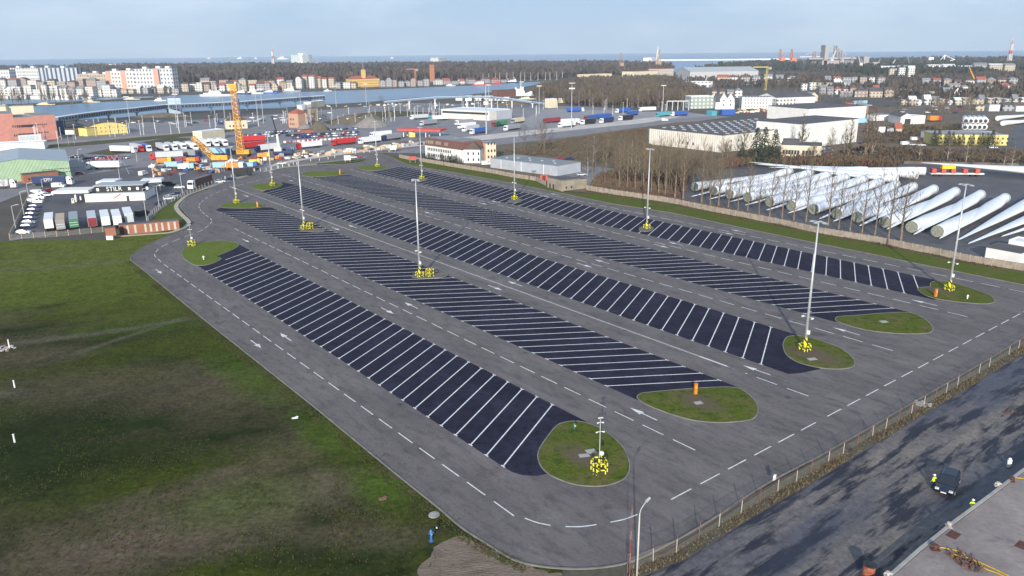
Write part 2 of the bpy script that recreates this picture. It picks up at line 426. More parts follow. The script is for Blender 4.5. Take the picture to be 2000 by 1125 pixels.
# sidewalk round the bend
sw = smooth_line(gp([(228, 463), (300, 458), (335, 455), (357, 448), (368, 443), (374, 437), (374, 432), (368, 426), (357, 416), (350, 407), (350, 400), (356, 393), (371, 381), (400, 370),
                     (440, 356), (500, 339.5), (560, 327), (620, 321)]), 4)
mb = MB(); sweep(mb, sw, 1.5, -0.02, 0.10, off=0.9)
struct('sidewalk', mb, mat('sidewalk_slabs', (0.42, 0.37, 0.29), 0.9, (0.33, 0.29, 0.23), 0.5))

# bays
BAYS = [
    [(387, 519.5), (980, 910), (1000, 922), (1022, 928.5), (1049, 929.6), (1068, 925.8), (1120, 880), (1151, 826.5), (468.5, 478.5), (430, 495)],
    [(421, 410), (1244, 781), (1350, 790), (1447.5, 758.7), (530, 405.5), (437, 403)],
    [(513, 375), (1540, 730.5), (1562, 729), (1602, 721), (1600, 680), (1560, 655), (585, 362), (552, 356.5)],
    [(604, 345), (1631, 629), (1700, 630), (1777, 610), (682, 342)],
    [(722, 336.5), (1826, 586), (1840, 570), (1837, 549), (783, 325)]]
V = [(56.4, 74.3), (85.85, 102.75), (114.2, 132.6), (145.0, 163.8), (175.1, 191.4)]
bay_spec = [(-65.6, -10.2, 34), (-74.3, 10.6, 60), (-64.5, -10.2, 66), (-73.9, 10.2, 66), (-68.0, -9.4, 66)]
far_u = [None, None, None, None, None]
for i, poly in enumerate(BAYS):
    sheet('parking_bays', gp(poly), 0.016, m_bay)
SP_ = [3.40, 3.42, 3.42, 3.42, 3.43]
FARPX = [None, (421, 410), (513, 375), (604, 345), (722, 336.5)]
for i, (u0, du, n) in enumerate(bay_spec):
    v0, v1 = V[i]
    # follow the digitised edges so the lines end where the dark paving ends
    poly = gp(BAYS[i]); lo_a, lo_b = poly[0], poly[1]
    hi_a = poly[[8, 4, 6, 4, 4][i]]; hi_b = poly[[7, 3, 5, 3, 3][i]]
    ulim = lo_a.dot(EX)
    mb = MB()
    def online(a, b, u):
        ua, ub = a.dot(EX), b.dot(EX)
        return a.lerp(b, (u - ua) / (ub - ua))
    for k in range(-1 if i in (0, 4) else 0, 140):
        u = (u0 * 1.125) - k * SP_[i] * 1.125
        p = online(lo_a, lo_b, u); q = online(hi_a, hi_b, u + du)
        if i == 0 and k == -1:
            continue
        if i == 4 and k == -1:
            p = p.lerp(q, 0.25)
        if u < ulim + 2 and i != 0:
            break
        if i == 0 and k > 34:
            break
        if i == 0 and k == 34:
            p = p.lerp(q, 0.45)
        d = (q - p).normalized()
        sweep(mb, [p + d * 0.15, q - d * 0.15], 0.21, 0.0165, 0.024)
        for e, sg in ((p, 1), (q, -1)):
            if (i in (0,) and k == 34 and e is p) or (i == 4 and k == -1 and e is p):
                continue
            t = EX
            sweep(mb, [e - t * 0.42 + d * 0.07 * sg, e + t * 0.42 + d * 0.07 * sg], 0.2, 0.0165, 0.0245)
    struct('bay_markings', mb, m_paint)
# dashes
def dashes(line, s0, n=None, on=3.95, period=6.6, w=0.17, mbx=None, s1=None):
    ds = dist_along(line); s = s0; k = 0
    while s + on < (s1 or ds[-1]) and (n is None or k < n):
        pts = [at_dist(line, ds, s + on * j / 4) for j in range(5)]
        sweep(mbx, pts, w, 0.009, 0.0175)
        s += period; k += 1
mb = MB()
def lane(ua, ub, v, va=None):
    """dash starts from ua (near) towards ub (far), units of the survey"""
    va = v if va is None else va
    k = 0; u = ua
    while u > ub:
        t = (u - ua) / (ub - ua); vv = v + (va - v) * t
        sweep(mb, [LT(u * 1.125 * K54, vv), LT((u + 4.0) * 1.125 * K54, vv)], 0.17, 0.009, 0.0175)
        u -= 5.87
K54 = 1 / 1.125
def lane2(starts_near, far, v, va=None):
    lane(starts_near, far, v, va)
lane(-67.8, -218, 50.30)
lane(-64.2, -250, 80.1, 80.4)
lane(-64.9, -350, 138.3, 138.2)
lane(-64.3, -345, 168.9, 169.3)
lane(-62.6, -330, 196.7, 196.8)
u = -63.9
for k in range(3):
    sweep(mb, [LT(u, 108.4), LT(u + 4, 108.4)], 0.17, 0.009, 0.0175); u -= 5.87
sweep(mb, [LT(-330, 107.5), LT(-76, 108.35)], 0.08, 0.009, 0.0165); sweep(mb, [LT(-330, 107.8), LT(-76, 108.65)], 0.08, 0.009, 0.0165)
sweep(mb, [LT(-82, 108.5), LT(-72, 108.4)], 0.2, 0.0095, 0.0175)
for v in [67.8, 73.6, 79.4, 85.3, 91.1, 96.9, 102.3 - 3.9 + 4 * 0, 104.1, 109.9, 115.7, 121.6, 127.6, 133.6, 139.4, 145.6, 151.6, 157.5, 163.5, 169.5, 175.4, 181.3, 187.2, 193.1, 199.0]:
    if abs(v - 98.4) < .1:
        continue
    sweep(mb, [LT(-54.1, v), LT(-54.1, v + 3.95)], 0.17, 0.009, 0.0175)
cl = smooth_line(gp([(862.5, 906), (910.7, 941), (962.5, 977.5), (1003, 1001), (1025, 1012), (1050, 1020), (1075, 1026), (1104.5, 1028.5), (1135, 1027.5), (1165, 1024.7), (1192, 1020), (1245, 1005), (1266, 996), (1308, 974.7)]), 5)
for a, b in (((1025, 1012), (1075, 1026)), ((1104.5, 1028.5), (1165, 1024.7)), ((1192, 1020), (1245, 1005))):
    mid = G((a[0] + b[0]) / 2, (a[1] + b[1]) / 2 + 2)
    sweep(mb, smooth_line([G(*a), mid, G(*b)], 4), 0.18, 0.009, 0.0175)
fl = smooth_line(gp([(316, 513), (308, 505), (302, 499), (304, 493), (312, 484), (328, 476), (352, 466), (372, 459), (392, 451), (404, 443), (412, 436), (413, 429), (405, 422), (396, 415), (390, 408), (389, 401),
                     (395, 393), (408, 384), (425, 376), (450, 367), (480, 358), (520, 349), (560, 342), (600, 337), (640, 333)]), 4)
dashes(fl, 1.0, mbx=mb, period=6.3)
struct('lane_markings', mb, m_paint)

ARR = [  # head, tail, lane description
    ((1234, 798), (1279.5, 819)), ((1456, 715), (1500, 731)), ((1631, 640), (1676, 654)), ((1784, 586), (1826, 596)),
    ((792.5, 592.5), (814, 601)), ((767.5, 612), (746, 602)), ((994, 550), (1017.5, 558)), ((979, 566), (955.5, 558)),
    ((682.5, 440), (694.5, 445)), ((662.5, 449), (649, 444.5)), ((830, 414), (844, 418)), ((1154, 521), (1129.5, 515)),
    ((1164, 508), (1187.5, 514)), ((1303, 483), (1279, 478)), ((1308, 473), (1331, 479)), ((1430, 457.5), (1406, 453)),
    ((1430, 449.5), (1454, 453)), ((315, 533), (305, 527)), ((549, 652.5), (567, 664)), ((509, 678), (491, 666)),
    ((486, 472), (474, 467.5)), ((485, 384), (476, 381)), ((572.5, 354), (563, 351)), ((949, 399), (936, 396)),
    ((963, 393), (973, 396)), ((1070, 384), (1055, 381)), ((1079, 378), (1090, 381))]
for hd, tl in ARR:
    a, b = G(*tl), G(*hd)
    uu = 1 if (b - a).dot(EX) > 0 else -1
    L_ = 5.6; ctr = (a + b) / 2
    tail = ctr - EX * uu * L_ / 2; head = ctr + EX * uu * L_ / 2; side = EV
    mb = MB(); z = 0.018
    def q(*p):
        mb.poly([(x.x, x.y, z) for x in p])
    tip = head; base = head - EX * uu * 2.5
    vs = [tip, base + side * 0.55, base + side * 0.1, tail + side * 0.1, tail - side * 0.1, base - side * 0.1, base - side * 0.55]
    if uu > 0:
        vs = vs
    mb.prism([(p.x, p.y) for p in vs], 0.0095, 0.018)
    struct('direction_arrow', mb, m_paint)

# islands ---------------------------------------------------------
def tr(o, s, pts):
    return [(o[0] + x / s, o[1] + y / s) for x, y in pts]
ISL = [
    (tr((240, 400), 4, [(460, 365), (478, 342), (530, 318), (575, 308), (640, 290), (740, 283), (830, 287), (895, 303), (903, 322), (870, 345), (820, 368), (760, 392), (735, 402), (768, 425), (700, 460), (620, 475), (555, 470), (510, 445), (470, 410)]), m_isl2),
    (tr((1000, 700), 2.648, [(133, 505), (150, 455), (185, 405), (230, 350), (280, 330), (340, 327), (400, 340), (470, 370), (530, 415), (580, 470), (605, 530), (608, 575), (590, 615), (550, 640), (490, 658), (420, 663), (330, 655), (250, 630), (190, 600), (150, 560)]), m_isl),
    (tr((1000, 700), 2.648, [(648, 207), (662, 185), (700, 178), (800, 168), (900, 160), (1000, 153), (1100, 150), (1170, 155), (1220, 185), (1260, 225), (1272, 265), (1265, 295), (1235, 318), (1150, 330), (1060, 333), (960, 325), (870, 305), (780, 275), (700, 242)]), m_isl),
    (tr((1500, 560), 4, [(120, 480), (120, 440), (140, 403), (175, 387), (240, 385), (330, 400), (430, 430), (540, 470), (620, 520), (668, 570), (678, 608), (650, 632), (560, 645), (440, 640), (330, 620), (230, 590), (150, 540)]), m_isl),
    (tr((1500, 560), 4, [(526, 258), (537, 240), (580, 232), (700, 225), (850, 212), (980, 203), (1080, 203), (1150, 215), (1210, 245), (1265, 290), (1288, 325), (1280, 350), (1240, 365), (1120, 370), (980, 365), (830, 350), (700, 325), (600, 295), (545, 275)]), m_isl),
    (tr((1600, 375), 5, [(960, 948), (990, 935), (1050, 930), (1085, 922), (1085, 895), (1120, 875), (1180, 872), (1300, 890), (1450, 930), (1600, 985), (1680, 1020), (1713, 1058), (1700, 1083), (1600, 1095), (1450, 1085), (1300, 1070), (1150, 1045), (1060, 1020), (990, 982)]), m_isl),
    (tr((400, 240), 5, [(145, 815), (200, 795), (300, 782), (420, 780), (510, 785), (568, 800), (572, 820), (500, 832), (350, 835), (200, 832)]), m_isl2),
    (tr((400, 240), 5, [(450, 625), (500, 603), (600, 590), (700, 590), (762, 602), (700, 637), (600, 657), (530, 655), (470, 642)]), m_isl2),
    (tr((400, 240), 5, [(950, 500), (1000, 482), (1150, 470), (1300, 475), (1370, 492), (1330, 511), (1200, 522), (1060, 527), (970, 517)]), m_isl2),
    (tr((400, 240), 5, [(1490, 436), (1540, 420), (1650, 415), (1750, 424), (1780, 436), (1740, 455), (1640, 465), (1530, 457)]), m_isl2),
    ([(806, 542), (812, 535), (840, 533.5), (872, 535), (868, 541), (840, 544)], m_dirt),
    ([(584, 449), (590, 445), (612, 445), (633, 449), (630, 453), (605, 453)], m_dirt),
    ([(1248, 448), (1254, 443), (1272, 443), (1276, 447), (1268, 452), (1252, 452)], m_dirt),
    ([(814, 351), (822, 348), (834, 349), (832, 353), (818, 354)], m_dirt),
    ([(992, 393), (1000, 389), (1018, 389), (1016, 395), (998, 396)], m_dirt)]
kb = MB()
for px, m in ISL:
    ring = smooth_line(gp(px), 3, True)
    n = len(ring)
    ar = sum(ring[i].x * ring[(i + 1) % n].y - ring[(i + 1) % n].x * ring[i].y for i in range(n))
    if ar < 0:
        ring = ring[::-1]
    ce = sum(ring, Vector()) / n
    mb = MB()
    inner = [p + (ce - p).normalized() * 0.1 for p in ring]
    rad = sum((p - ce).length for p in ring) / n
    # gently mounded top
    vs = []; fs = []; rings = [(1.0, 0.10), (0.85, 0.13), (0.6, 0.17), (0.3, 0.19)]
    for s, z in rings:
        for p in inner:
            q = ce + (p - ce) * s; vs.append((q.x, q.y, z + (0 if s == 1 else 0.03 * noise.noise(q * 0.7))))
    vs.append((ce.x, ce.y, 0.2))
    for a in range(len(rings) - 1):
        for i in range(n):
            j = (i + 1) % n
            fs.append((a * n + i, a * n + j, (a + 1) * n + j, (a + 1) * n + i))
    for i in range(n):
        fs.append(((len(rings) - 1) * n + i, (len(rings) - 1) * n + (i + 1) % n, len(vs) - 1))
    mb.add(vs, fs)
    struct('traffic_island', mb, m, True)
    kk = MB(); sweep(kk, ring, 0.16, 0.0, 0.12, True); struct('island_kerb', kk, m_kerb)
#@@END1

#@@NEAR
# ---------------------------------------------------------------- light masts
def guard(parent, r=0.9, h=1.25):
    """crash guard: four hooped rails striped black and yellow, with corner posts"""
    for k in range(4):
        a = PI / 2 * k
        mb = MB()
        c, s_ = math.cos(a), math.sin(a)
        def w(x, y, z):
            return (c * x - s_ * y, s_ * x + c * y, z)
        hw = r * 0.62
        mb.tube(w(-hw, r, 0), w(-hw, r, h), 0.09, n=8); mb.tube(w(hw, r, 0), w(hw, r, h), 0.09, n=8)
        mb.tube(w(-hw, r, h), w(hw, r, h), 0.11, n=8); mb.tube(w(-hw, r, h * 0.45), w(hw, r, h * 0.45), 0.09, n=8)
        mb.build('guard_hoop', m_haz, parent)
def light_mast(px, py, top, label, nh=4, small=False, yaw=YAW, second=False):
    h = hgt((px, py), top) if top else 25.0
    t = thing('light_mast', label, 'light mast', G(px, py), yaw, 'tall light masts of the parking lot')
    MB().tube((0, 0, 0), (0, 0, h), 0.30, 0.13, n=10).build('pole', m_galv, t, True)
    MB().tube((0, 0, 0.02), (0, 0, 2.6), 0.36, 0.34, n=12).build('striped_sleeve', m_hazd, t)
    mb = MB(); mb.box(0, 0, h - 0.15, 2.6, 0.12, 0.12); mb.box(0, 0, h - 0.15, 0.12, 1.6, 0.12)
    arm = mb.build('crossarm', m_galv, t)
    for x, y in ((-1.25, 0), (1.25, 0), (0, -0.75), (0, 0.75)):
        f = MB(); f.box(x, y, h - 0.32, 0.75, 0.55, 0.14); f.box(x, y, h - 0.2, 0.3, 0.3, 0.16)
        f.build('floodlight', m_galv, arm)
    br = MB().box(0, 0, h * 0.27, 1.9, 0.09, 0.09).build('camera_bracket', m_galv, t); MB().box(0.2, 0, h * 0.29 + 0.5, 0.09, 1.2, 0.09).build('camera_bracket', m_galv, t)
    for x in (-0.95, 0.95):
        MB().box(x, -0.12, h * 0.27 - 0.14, 0.26, 0.55, 0.24).build('camera', m_white, br)
    MB().box(0.42, 0.0, 3.4, 0.45, 0.35, 0.75).build('control_box', m_white, t)
    guard(t)
    return t
MASTS = [
    (462, 397, 285, 'light mast on the narrow grass island at the far left of the second bay row'),
    (532, 363, 262, 'light mast on the round grass island at the far end of the third bay row'),
    (594, 448, 305, 'light mast with a second striped guard, the farther one in the second bay row'),
    (737, 326, 236, 'farthest light mast, on the small grass island near the lot exit road'),
    (824, 350, 248, 'light mast in the fifth bay row in front of the white and brown villa'),
    (820, 541, 350, 'light mast beside a second striped guard, standing in the middle of the second bay row'),
    (1005, 390, 265, 'light mast in the fifth bay row in front of the grey low warehouse'),
    (1263, 447, 290, 'light mast in the fifth bay row before the bare poplars and concrete fence'),
    (1571, 685, 430, 'light mast on the half bare oval island at the near end of the third row'),
    (1853, 568, 357, 'light mast beside an orange column on the island nearest the turbine blades')]
for a in MASTS:
    light_mast(*a)
# spare guards beside two masts, guarding orange columns
for px, py, lab in ((606, 447, 'striped crash guard round a short post beside the farther mast of the second bay row'),
                    (840, 540, 'striped crash guard round a short post beside the middle mast of the second bay row')):
    t = thing('crash_guard', lab, 'crash guard', G(px, py), YAW, 'free standing crash guards')
    guard(t, 0.85, 1.9)
    MB().tube((0, 0, 0), (0, 0, 2.1), 0.3, n=12).build('post', mat('ochre_paint', (0.6, 0.38, 0.05), 0.6), t)
# short camera masts
def camera_mast(px, py, top, label, big=True):
    h = hgt((px, py), top)
    t = thing('camera_mast', label, 'camera mast', G(px, py), R(10), 'slim camera masts')
    MB().tube((0, 0, 0), (0, 0, h), 0.085, 0.06, n=8).build('pole', m_galv, t)
    MB().tube((0, 0, 0), (0, 0, 2.2), 0.16, n=10).build('striped_sleeve', m_hazd, t)
    for z, w in ((h - 0.05, 0.45), (h - 0.75, 0.7), (h - 2.1, 0.95)):
        mb = MB(); mb.box(0, 0, z, w, 0.06, 0.06)
        for sgn in (-1, 1):
            mb.tube((sgn * w * 0.35, 0, z), (sgn * w * 0.62, -0.15, z + 0.02), 0.09, n=8)
        mb.build('camera', m_white, t)
    mb = MB(); mb.tube((0.22, -0.1, h * 0.36), (0.22, -0.3, h * 0.36), 0.3, n=14); mb.build('round_sign', m_white, t)
    guard(t, 0.95, 1.7)
    return t
camera_mast(1170, 922, 815, 'slim camera mast with white cameras on the nearest grass island')
camera_mast(375, 481, 434, 'slim camera mast at the edge of the bright green island by the brick shed')
# ---------------------------------------------------------------- orange columns
for px, py, tp, lab in ((1358, 771, 749, 'orange column on the second island from the front, beside a small concrete slab'),
                        (1827, 580, 564, 'orange column on the island with the rightmost light mast'),
                        (503, 405, 394, 'slim orange column at the right tip of the long narrow far island'),
                        (664, 341, 331, 'slim orange column on the flat oval island farthest back in the fourth bay row')):
    h = hgt((px, py), tp); w = 0.48
    t = thing('orange_column', lab, 'column', G(px, py), R(15), 'orange columns on the islands')
    MB().box(0, 0, 0, w, 0.4, h).build('body', m_orange, t)
    MB().box(0, -0.202, h * 0.62, w * 0.6, 0.02, h * 0.16).build('panel', mat('amber_plate', (0.8, 0.42, 0.05), 0.4), t)
    MB().box(0, 0, h, w + 0.06, 0.46, 0.05).build('cap', mat('orange_cap', (0.55, 0.16, 0.02), 0.5), t)
# small concrete slabs and covers
def slab(name, px, py, sx, sy, z, rz, label, cat, m=m_conc, group=None, base=0.0):
    mb = MB(); mb.box(0, 0, -0.05, sx, sy, z + 0.05); mb.box(0, 0, z, sx * 0.7, sy * 0.7, 0.025)
    o = mb.build(name, m); place(o, G(px, py) + Vector((0, 0, base)), rz); tag(o, label, cat, group)
    return o
slab('concrete_cover', 1364, 789, 1.3, 1.0, 0.22, 0.3, 'small concrete slab in the grass below the near orange column', 'cover')
slab('concrete_cover', 1141, 892, 1.5, 0.9, 0.22, 0.2, 'pale concrete slab left of the slim camera mast', 'cover')
slab('concrete_cover', 1154, 884, 1.4, 1.2, 0.22, 0.3, 'grey concrete slab behind the pale one near the slim camera mast', 'cover')
slab('concrete_cover', 1586, 703, 1.6, 1.0, 0.22, 0.2, 'concrete slab on the bare half of the oval island', 'cover')
slab('concrete_cover', 1726, 630, 1.5, 1.3, 0.22, 0.2, 'concrete slab on the long grass island right of the oval island', 'cover')
slab('drain_grate', 771.5, 933, 1.0, 0.7, 0.03, -0.9, 'dark drain grate at the kerb, the farther of the two', 'drain', m_rust)
slab('drain_grate', 804.5, 960, 1.0, 0.7, 0.03, -0.9, 'dark drain grate at the kerb, the nearer of the two', 'drain', m_rust)
mb = MB(); mb.tube((0, 0, 0), (0, 0, 0.1), .7, 0.66, n=20); mb.tube((0, 0, 0.1), (0, 0, 0.14), 0.35, n=16)
tag(place(mb.build('manhole', m_conc), G(848, 1006)), 'round concrete manhole in the grass by the kerb', 'manhole')
# hydrants and markers in the field
def hydrant(px, py, h, col, label, m2=None):
    t = thing('hydrant', label, 'hydrant', G(px, py), 0.4)
    mb = MB(); mb.tube((0, 0, 0), (0, 0, h * .85), 0.13, n=10); mb.tube((0, 0, h * .85), (0, 0, h), 0.2, 0.12, n=10)
    mb.tube((0, 0, 0), (0, 0, .08), 0.26, n=10); mb.tube((-.3, 0, h * .7), (.3, 0, h * .7), 0.09, n=8); mb.build('body', col, t)
    MB().tube((0, -0.1, h * .7), (0, -.3, h * .7), 0.09, n=8).build('outlet', m2 or col, t)
    return t
hydrant(842.5, 1057, 1.5, mat('blue_paint', (0.03, 0.16, 0.42), 0.5), 'blue hydrant in the grass by the bare soil', m_conc)
hydrant(852, 1038, 0.9, m_dark, 'short black post with a white cap next to the blue hydrant', m_white)
hydrant(1122, 840, 1.1, mat('green_paint', (0.03, 0.16, 0.10), 0.5), 'small dark green hydrant on the nearest grass island', m_white)
hydrant(398, 508, 1.2, m_white, 'thin white marker hydrant on the bright green island', m_white)
hydrant(1889, 585, 1.1, m_white, 'white and yellow marker post at the right of the last island', MATS['ochre_paint'])
for px, py, tp, lab in ((29, 757, 743, 'thin white marker post in the middle of the dark field'), (29, 864, 848, 'thin white marker post lowest in the dark field'),
                        (19, 681, 663, 'thick white marker post at the left edge beside pale rubble')):
    mb = MB(); h = hgt((px, py), tp); mb.tube((0, 0, 0), (0, 0, h), 0.13, 0.11, n=8); mb.tube((0, 0, h), (0, 0, h + .06), .16, n=8)
    tag(place(mb.build('marker_post', m_white), G(px, py), 0), lab, 'marker post', 'white marker posts in the field')
mb = MB()
for i in range(26):
    a = random.random() * 6.3; r = random.random() ** .5
    mb.box(3.4 * r * math.cos(a), 1.6 * r * math.sin(a), -.02, .3 + .5 * random.random(), .3 + .4 * random.random(), .12 + .3 * random.random(), random.random() * 3, mi=i % 3 // 2)
tag(place(mb.build('rubble_pile', [mat('pale_rubble', (0.5, 0.48, 0.46), 0.9), mat('brick_rubble', (0.35, 0.14, 0.1), 0.9)]), G(4, 681)), 'pale rubble with red pieces at the left edge of the field', 'rubble')
mb = MB(); mb.box(0, 0, 0, .9, .35, .12, .2); mb.box(.2, .2, .05, .5, .3, .14, .9)
tag(place(mb.build('litter', m_white), G(576, 817)), 'small white scrap lying in the middle of the dark grass', 'litter')
mb = MB(); mb.box(0, 0, 0, .9, .5, .16, .4); mb.box(.3, .3, 0, .4, .4, .2, 1)
tag(place(mb.build('brick_scrap', mat('brick_scrap_red', (0.20, 0.09, 0.065), 0.9)), G(747, 975)), 'small reddish scrap in the grass left of the manhole', 'litter')
# soil, tracks and worn strips as sheets on the field
def blob_sheet(name, px, z, m, jit=0.5):
    ring = smooth_line(gp(px), 6, True)
    out = []
    for p in ring:
        n_ = noise.noise(p * 0.35) + 0.6 * noise.noise(p * 1.3)
        out.append(p + Vector((n_ * jit, n_ * jit * 0.7, 0)))
    return sheet(name, out, z, m)
blob_sheet('bare_ground', [(835, 1090), (855, 1066), (880, 1052), (905, 1047), (930, 1052), (960, 1075), (1000, 1095), (1050, 1112), (1110, 1122), (1180, 1150), (1100, 1260), (850, 1230), (810, 1150)], 0.004, m_soil, 0.8)
# ---------------------------------------------------------------- lower right yard
m_yard = mat('wet_yard', (0.062, 0.060, 0.074), 0.55, (0.170, 0.145, 0.125), 0.08, 14, lo=0.42, hi=0.62, rot=YAW + R(90), stretch=(0.28, 1.6, 1),
             third=((0.013, 0.014, 0.026), 0.30, 0.49, 0.57), bump=0.03, bscale=2, rough2=0.9, spec=0.45)
sheet('yard_ground', gp([(1060, 1180), (1130, 1118), (1225, 1111), (1275, 1098), (1364, 1054), (1484, 981.5), (1583.8, 925), (1704, 851.5), (1846, 770), (2000, 672), (2700, 250), (3600, 1500), (1500, 2600)]), 0.0, m_yard)
grain(m_yard, 1.2, .5, 1.5); grain(m_yard, .35, .7, 1.3); spots(m_yard, 6, .4, .45)
# mesh fence along the lot
fb = [(1225, 1118), (1275.7, 1096.5), (1321, 1079.5), (1364.4, 1053), (1404, 1028.5), (1447.5, 1002), (1484.5, 981), (1518.9, 960.6), (1555.5, 941.7), (1583.8, 924.7), (1617.8, 903.5),
      (1646.5, 887), (1674.8, 870), (1704, 852), (1730, 838), (1755, 823), (1780, 808), (1804, 794), (1826.5, 780), (1848, 767), (1870, 754), (1892, 741), (1912, 729), (1932, 717), (1951, 705), (1970, 693.5), (1989, 682), (2007, 671), (2025, 660)]
fp = gp(fb)
t0 = thing('mesh_fence', 'rusty wire mesh fence with leaning posts between the lot and the muddy yard', 'fence', fp[0])
org = fp[0]
def chain_mat():
    m = bpy.data.materials.new('wire_mesh'); m.use_nodes = True; t = m.node_tree; b = t.nodes['Principled BSDF']
    b.inputs['Base Color'].default_value = (0.32, 0.29, 0.26, 1); b.inputs['Roughness'].default_value = 0.7
    co = t.nodes.new('ShaderNodeTexCoord'); n = t.nodes.new('ShaderNodeTexNoise'); n.inputs['Scale'].default_value = 1.2
    r = t.nodes.new('ShaderNodeMapRange'); r.inputs[3].default_value = 0.08; r.inputs[4].default_value = 0.24
    t.links.new(co.outputs['Object'], n.inputs[0]); t.links.new(n.outputs['Fac'], r.inputs[0]); t.links.new(r.outputs[0], b.inputs['Alpha'])
    return m
m_chain = chain_mat()
mb = MB(); wires = MB()
for a, b in zip(fp, fp[1:]):
    a = a - org; b = b - org
    mb.add([(a.x, a.y, 0.03), (b.x, b.y, 0.03), (b.x, b.y, 1.75), (a.x, a.y, 1.75)], [(0, 1, 2, 3)])
    for z in (0.1, 0.9, 1.75):
        wires.tube((a.x, a.y, z), (b.x, b.y, z), 0.018, n=4, cap=False)
mb.build('netting', m_chain, t0); wires.build('wire', m_rust, t0)
m_post = mat('fence_post_rust', (0.20, 0.10, 0.08), 0.8, (0.10, 0.05, 0.045), 3)
m_postc = mat('fence_post_pale', (0.42, 0.39, 0.36), 0.85)
for i, p in enumerate(fp):
    q = p - org; mb = MB(); l = random.uniform(-.08, .08)
    mb.tube((q.x, q.y, 0), (q.x + l, q.y + l, 1.75), 0.055, n=6); 
    mb.build('post', m_postc if i % 3 else m_post, t0)
    mb = MB(); mb.tube((q.x + l, q.y + l, 1.75), (q.x + l * 1.6, q.y + l, 2.35), 0.055, n=6); mb.build('post_tip', m_post, t0)
for i in (13, 16):
    q = fp[i] - org; mb = MB()
    mb.tube((q.x + 1.1, q.y + .5, 0), (q.x, q.y, 1.7), 0.05, n=6); mb.tube((q.x - 1.1, q.y - .6, 0), (q.x, q.y, 1.7), 0.05, n=6); mb.build('brace', m_post, t0)
mb = MB(); mb.box(0, 0, 0, .6, .06, .75); mb.box(0, .05, -.1, .08, .04, .95)
pp = G(1511, 951); o = place(mb.build('notice_board', m_white), (pp.x, pp.y, 1.0), R(35)); tag(o, 'small white board hung on the mesh fence', 'sign')
# dry grass verge along that fence
def tufts(name, line, w, n, hmin, hmax, mats, label, cat='weeds', seed=3, off=0.0, wind=0.35):
    rnd = random.Random(seed); mb = MB(); ds = dist_along(line)
    for i in range(n):
        s = rnd.random() * ds[-1]; p = at_dist(line, ds, s); q = at_dist(line, ds, min(ds[-1], s + 1)) - at_dist(line, ds, max(0, s - 1))
        q.normalize(); nn = Vector((-q.y, q.x, 0))
        d = noise.noise(Vector((s * 0.12, seed, 0)))
        if rnd.random() > 0.65 + d:
            continue
        c = p + nn * (off + (rnd.random() - .5) * w)
        mi = rnd.randrange(len(mats)); h = rnd.uniform(hmin, hmax) * (1 + d)
        for k in range(5):
            a = rnd.random() * 6.28; e = rnd.uniform(.1, wind); b = .03 + .03 * rnd.random()
            x, y = math.cos(a), math.sin(a)
            mb.add([(c.x - y * b, c.y + x * b, 0), (c.x + y * b, c.y - x * b, 0), (c.x + x * e, c.y + y * e, h)], [(0, 1, 2)], mi)
    o = mb.build(name, mats); tag(o, label, cat, kind='stuff')
m_dry = mat('dry_grass', (0.24, 0.19, 0.11), 1.0, (0.15, 0.12, 0.07), 2, spec=0.1); m_dry2 = mat('brown_weeds', (0.12, 0.075, 0.045), 1.0, spec=0.1)
m_grn = mat('green_blades', (0.07, 0.085, 0.03), 1.0, spec=0.1)
tufts('dry_weeds', fp, 1.6, 3600, .1, .35, [m_dry, m_dry2, m_dry], 'strip of dry yellow weeds along the foot of the mesh fence', off=-0.6)
mb = MB(); sweep(mb, fp, 1.5, -0.02, 0.006, off=-0.7); struct('fence_verge', mb, mat('weedy_soil', (0.10, 0.085, 0.06), 1.0, (0.06, 0.055, 0.04), 1.2, 8))
mb = MB(); sweep(mb, [LT(-90, 0) if 0 else G(1300, 1078)] + gp([(1377, 1030), (1500, 952), (1690, 846), (1927, 708), (2060, 630)]), 1.2, -0.02, 0.007, off=-0.75)
struct('grass_verge', mb, mat('verge_green', (0.055, 0.065, 0.03), 1.0, (0.10, 0.09, 0.065), 0.9, 8))
tufts('grass_tufts', [G(x, y) for x, y in [(1040, 1104), (940, 1056), (850, 989), (767, 923), (695, 864), (600, 786), (470, 683), (390, 619), (322, 564), (277, 527), (258, 510)]], 1.6, 5200, .06, .2, [m_grn, mat('green_blades_bright', (.09, .13, .02), 1, spec=.1), m_dry2], 'ragged grass edge growing along the outer kerb of the lot', 'grass', 5, off=1.0)
sheet('roadside_soil', gp([(1100, 1113), (1170, 1112), (1228, 1103), (1276, 1086), (1310, 1078), (1322, 1082), (1270, 1101), (1226, 1122), (1222, 1200), (1120, 1230), (1090, 1150)]), 0.005, MATS['weedy_soil'])
def field_tufts(n, px, hmin, hmax, mats, seed, label):
    rnd = random.Random(seed); mb = MB(); ctr = [(rnd.choice(px)) for _ in range(n)]
    for a, b, sx, sy in ctr:
        p = G(rnd.gauss(a, sx), rnd.gauss(b, sy))
        q_ = math.floor(noise.noise(p * .12) * 3 + 1.2)
        if q_ <= 0 or p.dot(EV) > 48.5:
            continue
        mi = rnd.randrange(len(mats)); h = rnd.uniform(hmin, hmax)
        for k in range(4):
            an = rnd.random() * 6.28; e = rnd.uniform(.05, .22); x, y = math.cos(an), math.sin(an); w_ = rnd.uniform(.02, .06)
            mb.add([(p.x - y * w_, p.y + x * w_, 0), (p.x + y * w_, p.y - x * w_, 0), (p.x + x * e, p.y + y * e, h)], [(0, 1, 2)], mi)
    tag(mb.build('grass_tufts', mats), label, 'grass', kind='stuff')
